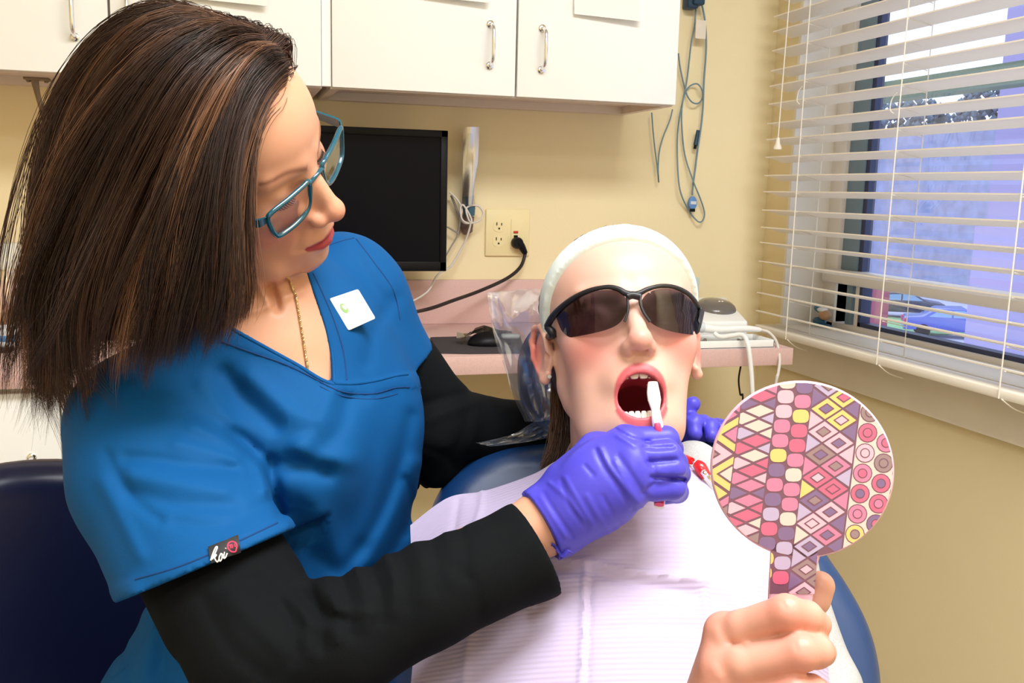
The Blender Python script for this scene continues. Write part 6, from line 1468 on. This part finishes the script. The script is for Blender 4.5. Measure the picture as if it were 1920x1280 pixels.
mb.tube([to_face(x, y, 0.6) for x, y in smooth_line([(1176, 556), (1186, 553), (1200, 556)], 4)], 0.0034, 8); mb.build('nose_bridge', m_sgf, sg)
for s, st in ((1, (1026, 612)), (-1, (1314, 584))):
    a = to_face(*st, 0.8); mb = MB(); pts = [a, gm(s * 70, 34, 0), gm(s * 72, 8, 6), gm(s * 73, -10, 8), gm(s * 72, -30, -6)]
    mb.tube(pts, [0.0034, 0.0042, 0.0034, 0.0028, 0.0024], 8, smooth=5); mb.build('temple', m_sgf, sg)

# -- patient bib
ROWS = [
 [(770, 985, .945), (840, 934, .945), (910, 921, .94), (1000, 890, .925), (1068, 856, .915), (1180, 852, .905), (1286, 868, .915), (1342, 935, .915), (1440, 1000, .93), (1492, 1040, .95)],
 [(772, 1030, .93), (850, 990, .915), (930, 968, .895), (1010, 940, .885), (1085, 915, .875), (1185, 910, .87), (1292, 915, .878), (1385, 960, .885), (1452, 1012, .905), (1512, 1070, .935)],
 [(777, 1085, .915), (856, 1055, .885), (938, 1038, .862), (1018, 1020, .848), (1098, 1008, .84), (1195, 1005, .836), (1302, 1008, .842), (1402, 1030, .855), (1468, 1060, .875), (1530, 1110, .915)],
 [(782, 1160, .89), (864, 1140, .855), (946, 1128, .83), (1026, 1116, .817), (1106, 1110, .809), (1205, 1106, .806), (1314, 1108, .812), (1418, 1122, .828), (1484, 1140, .85), (1545, 1180, .895)],
 [(775, 1245, .865), (868, 1226, .825), (950, 1218, .802), (1030, 1210, .788), (1112, 1205, .781), (1214, 1202, .778), (1326, 1204, .785), (1432, 1212, .80), (1496, 1226, .825), (1552, 1262, .872)],
 [(768, 1335, .84), (868, 1330, .797), (950, 1325, .775), (1034, 1320, .762), (1118, 1316, .755), (1222, 1314, .752), (1338, 1316, .758), (1442, 1320, .775), (1506, 1332, .80), (1558, 1360, .85)],
 [(768, 1430, .82), (870, 1425, .775), (955, 1420, .752), (1038, 1416, .74), (1124, 1412, .735), (1230, 1410, .73), (1346, 1412, .738), (1450, 1418, .755), (1512, 1428, .78), (1562, 1450, .83)],
]
n1, m1 = 150, 110
G = sheet_px(ROWS, n1, m1)
dG = np.cross(np.gradient(G, axis=0), np.gradient(G, axis=1)); dG /= np.linalg.norm(dG, axis=2, keepdims=True)
if (dG[60, 50] @ (CAM - G[60, 50])) < 0: dG = -dG
fb = folds([([(1098, 1060), (1096, 1150), (1090, 1290)], 2.6, 6), ([(1025, 1053), (1100, 1052), (1170, 1070), (1250, 1082), (1318, 1092)], 4.2, 6), ([(1020, 1068), (1100, 1070), (1180, 1090), (1300, 1112)], -4.0, 10), ([(1318, 1095), (1325, 1180), (1316, 1290)], 2.6, 6), ([(1106, 1090), (1104, 1180), (1100, 1290)], -2.0, 7), ([(886, 1180), (876, 1240), (872, 1300)], 2.4, 8), ([(905, 925), (900, 960), (886, 1000)], 1.6, 5), ([(860, 940), (850, 1000), (846, 1040)], -1.5, 6), ([(1320, 900), (1330, 960), (1326, 1040)], 1.0, 6), ([(1340, 1120), (1380, 1160), (1400, 1240)], -1.0, 12), ([(1120, 1180), (1220, 1172), (1310, 1178)], -0.8, 10)])
G = G + (fb(G.reshape(-1, 3)).reshape(n1, m1)[..., None]) * dG
uvg = np.stack(np.meshgrid(np.linspace(0, 1, n1), np.linspace(0, 1, m1), indexing='ij'), -1).reshape(-1, 2)
m_bib = mat('lavender paper bib', srgb(190, 177, 208), 0.75, wave=(21.0, 0.32, 0.0009, 'Y'), spec=0.25)
mb = MB(); mb.sheet(G if True else G, 0.0009)
bibo = mb.build('patient_bib', m_bib, None, sharp=60, uv=np.concatenate([uvg, uvg]), label='lavender paper dental bib with fine ribs spread over the girl\'s chest', cat='bib')
# bib clip and chain
c0 = P(1322, 884, 0.900)
bc_ = thing('bib_clip', 'red bib clip with chrome jaw and chain by the girl\'s shoulder', 'clip', c0)
m_red = mat('red plastic', srgb(206, 26, 38), 0.3, coat=0.4)
mb = MB(); mb.tube([P(1305, 868, .905), P(1313, 876, .902), P(1324, 894, .898)], [0.0042, 0.0062, 0.0052], 10, smooth=4); mb.build('grip', m_red, bc_)
mb = MB(); mb.tube([P(1318, 884, .896), P(1326, 894, .893), P(1338, 908, .892)], [0.0028, 0.0030, 0.0018], 6, smooth=3); blob(mb, P(1321, 887, .893), (0.0028, 0.0028, 0.0028), 10); mb.build('jaw', m_chrome, bc_)
mb = MB()
for k in range(5): blob(mb, P(1302 - 5 * k, 867 - 1.2 * k, .907 + 0.003 * k), (0.0018, 0.0018, 0.0018), 8)
mb.build('ball_link', m_chrome, bc_)
mb = MB(); mb.tube([P(1280, 861, .925), P(1285, 860, .918), P(1297, 864, .908)], [0.0035, 0.0042, 0.0035], 10, smooth=3); mb.build('second_grip', m_red, bc_)
mb = MB(); mb.tube([P(1278, 861, .93), P(1255, 850, .955), P(1240, 845, .985)], 0.0014, 6, smooth=4); mb.build('chain', m_chrome, bc_)
mb = MB(); mb.tube([P(1078, 816, .955), P(1068, 836, .945), P(1060, 854, .93)], 0.0016, 6, smooth=4); one(mb, 'neck_chain', m_chrome, 'thin silver bib chain on the left side of the girl\'s neck', 'chain')

# -- toothbrush
tb = thing('toothbrush', 'white and pink toothbrush held in the gloved hand inside the open mouth', 'toothbrush', P(1236, 950, .80))
_ld = min(proj(on_surface(gbody, x_, y_)[0])[2] for x_, y_ in ((1230, 786), (1231, 794), (1228, 800))) - 0.006
print('lip depth', _ld)
bp = [P(1224, 716, _ld + .014), P(1225, 735, _ld + .011), P(1227, 750, _ld + .008), P(1229, 768, _ld + .004), P(1232, 790, _ld), P(1237, 830, (_ld + .803) / 2 ), P(1238, 880, .803), P(1237, 925, .79), P(1236, 950, .783)]
def flat_bar(mb, pts, ws, ts):
    q, w = spline(pts, 5, False, ws); _, t_ = spline(pts, 5, False, ts); V = []; n = 12
    for i, c in enumerate(q):
        T = nrm(q[min(i + 1, len(q) - 1)] - q[max(i - 1, 0)]); r = nrm(c2w([1, 0, 0]) - T * (c2w([1, 0, 0]) @ T)); o = np.cross(r, T)
        for k in range(n): a = 2 * math.pi * k / n; V.append(c + r * w[i] * math.copysign(abs(math.cos(a)) ** 0.8, math.cos(a)) + o * t_[i] * math.copysign(abs(math.sin(a)) ** 0.8, math.sin(a)))
    F = [(i * n + k, i * n + (k + 1) % n, (i + 1) * n + (k + 1) % n, (i + 1) * n + k) for i in range(len(q) - 1) for k in range(n)] + [tuple(range(n - 1, -1, -1)), tuple(range((len(q) - 1) * n, len(q) * n))]
    mb.add(V, F)
mb = MB(); flat_bar(mb, bp, [.0040, .0055, .0056, .0036, .0044, .0052, .0054, .0054, .0040], [.002, .0028, .0028, .003, .0036, .0045, .005, .005, .0035]); mb.build('handle', m_whitepl, tb)
mb = MB(); flat_bar(mb, [P(1232, 793, _ld - .0035), P(1234, 806, _ld - .0036), P(1237, 835, (_ld + .803) / 2 - .005), P(1238, 885, .797), P(1236, 946, .779)], [.0022, .0030, .0034, .0044, .0038], [.0022, .003, .0035, .0035, .003]); mb.build('pink_grip', mat('pink rubber', srgb(222, 70, 116), 0.5), tb)
mb = MB()
for i in range(1, 5):
    for j in range(3):
        c = bp[0] * (1 - i / 5.0) + bp[2] * (i / 5.0); c = c + c2w([(j - 1) * 0.0028, 0, -0.002]); mb.tube([c, c + c2w([0.0, 0.0, -0.009])], 0.0011, 6)
mb.build('bristles', m_whitepl, tb)

# ================================================================ THE HAND MIRROR
MD0 = 0.50; mc = P(1502, 880, MD0); mn = nrm(CAM - mc); mn = nrm(mn + c2w([0.10, -0.12, 0]))
mx_ = nrm(c2w([1, 0, 0]) - mn * (c2w([1, 0, 0]) @ mn)); my_ = np.cross(mn, mx_)
mir = thing('hand_mirror', 'round hand mirror with purple and pink geometric patterned back', 'mirror', P(1480, 1150, MD0))
def mir_hit(px, py): r = _ray(px, py); q = CAM + r * (((mc - CAM) @ mn) / (r @ mn)); return np.array([(q - mc) @ mx_, (q - mc) @ my_])
MR = 166.5 / FPX * MD0
mfr = frame(mc, mx_, my_, mn)
hl = [mir_hit(x, y) for x, y in [(1447, 1030), (1444, 1062), (1441, 1110), (1438, 1200), (1440, 1310), (1452, 1345), (1478, 1352), (1500, 1345), (1512, 1310), (1518, 1200), (1526, 1110), (1533, 1062), (1535, 1030)]]
disc = []; a0 = math.atan2(hl[0][1], hl[0][0]); a1 = math.atan2(hl[-1][1], hl[-1][0])
for t in np.linspace(a1, a0 + 2 * math.pi if a0 < a1 else a0, 80): disc.append((MR * math.cos(t), MR * math.sin(t)))
outl = disc + [tuple(q) for q in [np.array(v[:2]) for v in spline([np.array([*q, 0.0]) for q in hl[1:-1]], 3)[0]]]
m_mir = mat('glossy printed plastic', (1, 1, 1), 0.18, attr=True, coat=0.6)
mb = MB(); mb.prism(outl, 0.006, lambda V: mfr(V - np.array([0, 0, 0.006])), bev=0.0018, col=srgb(226, 176, 196)); mb.build('shell', m_mir, mir, sharp=50)
mb = MB(); mb.lathe([(MR * 0.88, 0), (MR * 0.88, 0.0008)], mfr([(0, 0, -0.0062)])[0], -mn, 64); mb.build('mirror_glass', mat('silvered glass', (0.9, 0.9, 0.9), 0.02, metal=1.0), mir, sharp=30)
# printed pattern: flat tiles just proud of the shell
COLS = dict(pk=srgb(226, 118, 162), lp=srgb(240, 184, 206), rs=srgb(212, 84, 128), pu=srgb(106, 84, 140), lv=srgb(182, 172, 212), ye=srgb(236, 206, 112), gy=srgb(140, 118, 122), cr=srgb(222, 208, 200), dk=srgb(92, 44, 78), wt=srgb(240, 228, 234))
COLS = {k: tuple(0.86 * np.array(v) + 0.14 * np.array(srgb(214, 176, 190))) for k, v in COLS.items()}
pr = np.random.default_rng(5)
PV, PF, PC = [], [], []
hnd2 = [np.array(q) for q in [mir_hit(1446, 1020), mir_hit(1443, 1113), mir_hit(1527, 1113), mir_hit(1534, 1020)]]
def clip_poly(poly, f):
    out_ = []; n = len(poly)
    for i in range(n):
        a, b = poly[i], poly[(i + 1) % n]; fa_, fb_ = f(a), f(b)
        if fa_ <= 0: out_.append(a)
        if (fa_ < 0) != (fb_ < 0) and fa_ != fb_: t = fa_ / (fa_ - fb_); out_.append((a[0] + (b[0] - a[0]) * t, a[1] + (b[1] - a[1]) * t))
    return out_
RIN = MR - 0.0012
def tile(poly, c, lvl):
    """poly in pixel-like pattern units; clipped by the disc, or by the handle"""
    M = [mir_hit(x, y) for x, y in poly]
    p = [tuple(q) for q in M]
    for k in range(40):
        t = 2 * math.pi * k / 40; nx, ny = math.cos(t), math.sin(t)
        if max(q[0] * nx + q[1] * ny for q in p) > RIN: p = clip_poly(p, lambda q: q[0] * nx + q[1] * ny - RIN)
        if len(p) < 3: break
    my = np.mean([q[1] for q in poly])
    for reg in (p, None):
        if lvl and ((reg is not None and my > 1040) or (reg is None and my <= 1040)): continue
        if reg is None:
            if min(y for _, y in poly) < 1020 and max(y for _, y in poly) < 1040: continue
            reg = [tuple(q) for q in M]
            for i in range(4):
                a, b = hnd2[i], hnd2[(i + 1) % 4]; nx, ny = b[1] - a[1], -(b[0] - a[0]); s_ = 1 if ((hnd2[(i + 2) % 4][0] - a[0]) * nx + (hnd2[(i + 2) % 4][1] - a[1]) * ny) < 0 else -1
                reg = clip_poly(reg, lambda q: s_ * ((q[0] - a[0]) * nx + (q[1] - a[1]) * ny))
                if len(reg) < 3: break
        if len(reg) < 3: continue
        V = np.array([(x, y, 0.00006 * lvl + 0.00004) for x, y in reg]); o = sum(len(v) for v in PV); PV.append(mfr(V)); PF.append(tuple(range(o, o + len(reg)))); PC.append(np.repeat(np.array(c)[None], len(reg), 0))
def shrink(poly, s_): c = np.mean(poly, axis=0); return [tuple(c + (np.array(q) - c) * s_) for q in poly]
def pick(*ks): return COLS[ks[pr.integers(len(ks))]]
tile([(1330, 700), (1680, 700), (1680, 1120), (1330, 1120)], COLS['dk'], 0)
# skewed lattice: u runs along the strips (down, drifting left), v across
sk = -0.125
def LT_(x, y): return (x + sk * (y - 880), y)
def strip_diamonds(x0, x1, y0, w, h, cols_o, cols_i, gap=0.90):
    xs = np.arange(x0, x1 - 1, w); r = 0
    for j, y in enumerate(np.arange(y0, 1140, h / 2)):
        for i, x in enumerate(xs):
            if (j + i) % 2: continue
            cx_, cy_ = x + w / 2 + 0, y
            d = [LT_(cx_, cy_ - h / 2), LT_(cx_ + w / 2, cy_), LT_(cx_, cy_ + h / 2), LT_(cx_ - w / 2, cy_)]
            co = pick(*cols_o); tile(shrink(d, gap), co, 1)
            if cols_i: tile(shrink(d, 0.50), COLS['dk'], 2); tile(shrink(d, 0.36), pick(*cols_i), 3)
# big diamonds between the oval column and the circles
XB = 1505
for j in range(-2, 10):
    yj = 766 + 43 * (j - 1); yr = yj + 21.5
    for cx_, cy_ in ((XB + 30, yj), (XB + 61, yr)):
        d = [LT_(cx_ - 31, cy_), LT_(cx_, cy_ - 21.5), LT_(cx_ + 31, cy_), LT_(cx_, cy_ + 21.5)]
        co = pick('pk', 'ye', 'lp', 'pk', 'lv', 'rs', 'gy', 'pu'); tile(shrink(d, 0.90), co, 2); tile(shrink(d, 0.50), COLS['dk'], 3); tile(shrink(d, 0.37), pick('rs', 'gy', 'lp', 'pu'), 4)
    tile(shrink([LT_(XB, yj + 2), LT_(XB, yj + 41), LT_(XB + 29, yj + 21.5)], 0.88), pick('pu', 'lv', 'cr', 'pk', 'lp', 'ye'), 1)
    tile(shrink([LT_(XB + 92, yr + 2), LT_(XB + 92, yr + 41), LT_(XB + 62, yr + 21.5)], 0.88), pick('pu', 'lv', 'pk', 'lp'), 1)
# circles column pair at the right
for j in range(-1, 12):
    for i in range(3):
        cx_, cy_ = 1618 + 37 * i, 735 + 38 * j + (19 if i % 2 else 0); cc_ = LT_(cx_, cy_)
        if cc_[0] > 1700: continue
        for r_, c_k, lv_ in ((18.5, COLS['dk'], 2), (16.6, pick('pk', 'lp', 'ye', 'lv', 'gy', 'pu', 'rs', 'pk'), 3), (9.4, COLS['dk'], 4), (7.4, pick('pu', 'rs', 'gy', 'lp', 'pk'), 5)):
            tile([(cc_[0] + r_ * math.cos(t), cc_[1] + r_ * math.sin(t)) for t in np.linspace(0, 2 * math.pi, 17)[:-1]], c_k, lv_)
tile([LT_(1599, 690), LT_(1760, 690), LT_(1760, 1120), LT_(1599, 1120)], COLS['cr'], 1)
# two columns of rounded pebbles
for j in range(-1, 14):
    for i in range(2):
        cx_, cy_ = 1456 + 33 * i, 716 + 27.5 * j + (9 if i else 0); c_ = LT_(cx_, cy_); w_, h_ = 15.4, 12.6
        o_ = [(c_[0] + w_ * math.copysign(abs(math.cos(t)) ** 0.62, math.cos(t)), c_[1] + h_ * math.copysign(abs(math.sin(t)) ** 0.75, math.sin(t))) for t in np.linspace(0, 2 * math.pi, 17)[:-1]]
        tile(o_, pick('lp', 'pk', 'gy', 'pu', 'lv', 'ye', 'pk', 'cr', 'rs'), 2)
# small diamonds strip
for j in range(-1, 32):
    y = 700 + 14 * j
    for i in range(3):
        if (i + j) % 2: continue
        x = 1380 + 31 * i; d = [LT_(x - 0, y - 13), LT_(x + 31, y), LT_(x - 0, y + 13), LT_(x - 31, y)]
        d = [q for q in d]; tile(clip_poly(clip_poly(shrink(d, 0.86), lambda q: (1375 + sk * (q[1] - 880)) - q[0]), lambda q: q[0] - (1438 + sk * (q[1] - 880))) if True else d, pick('pk', 'lp', 'rs', 'pu', 'gy', 'cr', 'pk', 'rs', 'lv'), 1)
# big diamonds at the left
for j in range(-1, 12):
    y = 740 + 37 * j
    for i in range(2):
        if (i + j) % 2: continue
        x = 1372 - 52 * i; d = [LT_(x, y - 35), LT_(x + 54, y), LT_(x, y + 35), LT_(x - 54, y)]
        lim = lambda q: q[0] - (1373 + sk * (q[1] - 880)); co = pick('pk', 'ye', 'lp', 'pk', 'lv', 'rs', 'ye')
        for s_, c_, lv_ in ((0.92, co, 2), (0.52, COLS['dk'], 3), (0.40, pick('rs', 'gy', 'cr', 'pk', 'ye'), 4)): tile(clip_poly(shrink(d, s_), lim), c_, lv_)
V = np.concatenate(PV); me = None
mb = MB(); mb.v = [V]; mb.f = PF; mb.m = [0] * len(PF); mb.n = len(V); mb.c = []
o_ = 0
for c in PC: mb.c.append((o_, len(c), c)); o_ += len(c)
po = mb.build('printed_pattern', m_mir, mir, sharp=180)

# ================================================================ THE STOOL BEHIND THE WOMAN
sc_ = P(60, 1120, 1.22); sn = nrm(c2w([0.55, -0.05, 0.8])); sx = nrm(c2w([1, 0, 0]) - sn * (c2w([1, 0, 0]) @ sn)); sy = np.cross(sn, sx)
stl = thing('operator_stool', 'dark navy padded stool behind the woman at lower left', 'stool', (P(300, 1400, 1.1)[0], P(300, 1400, 1.1)[1], 0))
so = [(-0.20, -0.17), (0.19, -0.17), (0.21, 0.0), (0.17, 0.12), (0.06, 0.165), (-0.06, 0.165), (-0.17, 0.12), (-0.21, 0.0)]
so = np.array([q[:2] for q in spline([np.array([a, b, 0.0]) for a, b in so], 6, True)[0]])
mb = MB(); pillow(mb, so, so.mean(0), frame(sc_, sx, sy, sn), 0.075, 0.036); mb.build('backrest', mat('dark navy vinyl', srgb(14, 22, 62), 0.3, spec=0.5), stl, sharp=180)
q = P(430, 1420, 1.04); seat_z = q[2] - 0.02
mb = MB(); mb.lathe([(0.15, -0.07), (0.195, -0.06), (0.205, -0.03), (0.195, -0.005), (0.1, 0.0)], (q[0], q[1], seat_z - 0.06), (0, 0, 1), 40); mb.build('seat', MATS['dark navy vinyl'], stl)
mb = MB(); mb.tube([(q[0], q[1], 0.1), (q[0], q[1], seat_z - 0.12)], [0.03, 0.024], 16); mb.build('column', m_chrome, stl)
mb = MB(); mb.tube([sc_ - sn * 0.05 - np.array([0, 0, 0.08]), (sc_[0] - 0.02, sc_[1], seat_z - 0.12), (q[0], q[1], seat_z - 0.135)], 0.014, 10, smooth=5); mb.build('back_bar', m_black, stl)
for k in range(5):
    a = 2 * math.pi * k / 5 + 0.3; e = np.array([q[0] + 0.27 * math.cos(a), q[1] + 0.27 * math.sin(a), 0.065]); mb = MB(); mb.tube([(q[0], q[1], 0.11), e], [0.022, 0.014], 8); lg = mb.build('leg', m_black, stl)
    mb = MB(); mb.lathe([(0.014, -0.012), (0.027, -0.012), (0.029, 0), (0.027, 0.012), (0.014, 0.012)], (e[0], e[1], 0.029), (math.sin(a), -math.cos(a), 0), 16); mb.tube([(e[0], e[1], 0.03), (e[0], e[1], 0.068)], 0.007, 8); mb.build('caster', m_black, lg)
# the woman's seated legs, below the frame
S = SDF(np.array([q[0] - 0.4, q[1] - 0.75, -0.02]), np.array([q[0] + 0.4, q[1] + 0.35, seat_z + 0.2]), 0.008)
dirs = nrm(np.array([0.12, -1.0, 0])); side = np.array([-dirs[1], dirs[0], 0])
for s in (-1, 1):
    hip = np.array([q[0], q[1], seat_z + 0.035]) + side * 0.085 * s; kn = hip + dirs * 0.40 + side * 0.05 * s; kn[2] = seat_z + 0.0; an = kn + dirs * 0.02; an[2] = 0.10
    S.chain([hip, kn, an], [0.085, 0.062, 0.042], 0.03)
soft_object('trousers', [S.mesh(1)], m_scrub, woman)
for s in (-1, 1):
    an = np.array([q[0], q[1], 0.0]) + side * 0.135 * s + dirs * 0.42; mb = MB(); bm = bmesh.new(); bmesh.ops.create_uvsphere(bm, u_segments=20, v_segments=12, radius=1)
    fr2 = frame((an[0] + dirs[0] * 0.06, an[1] + dirs[1] * 0.06, 0.0), dirs, side, (0, 0, 1)); mb.bm(bm, frame=lambda V: fr2(np.c_[V[:, 0] * 0.125, V[:, 1] * 0.045, np.maximum(V[:, 2], -0.02) * (0.075 - 0.03 * V[:, 0]) + 0.002])); mb.build('shoe', m_black, woman)
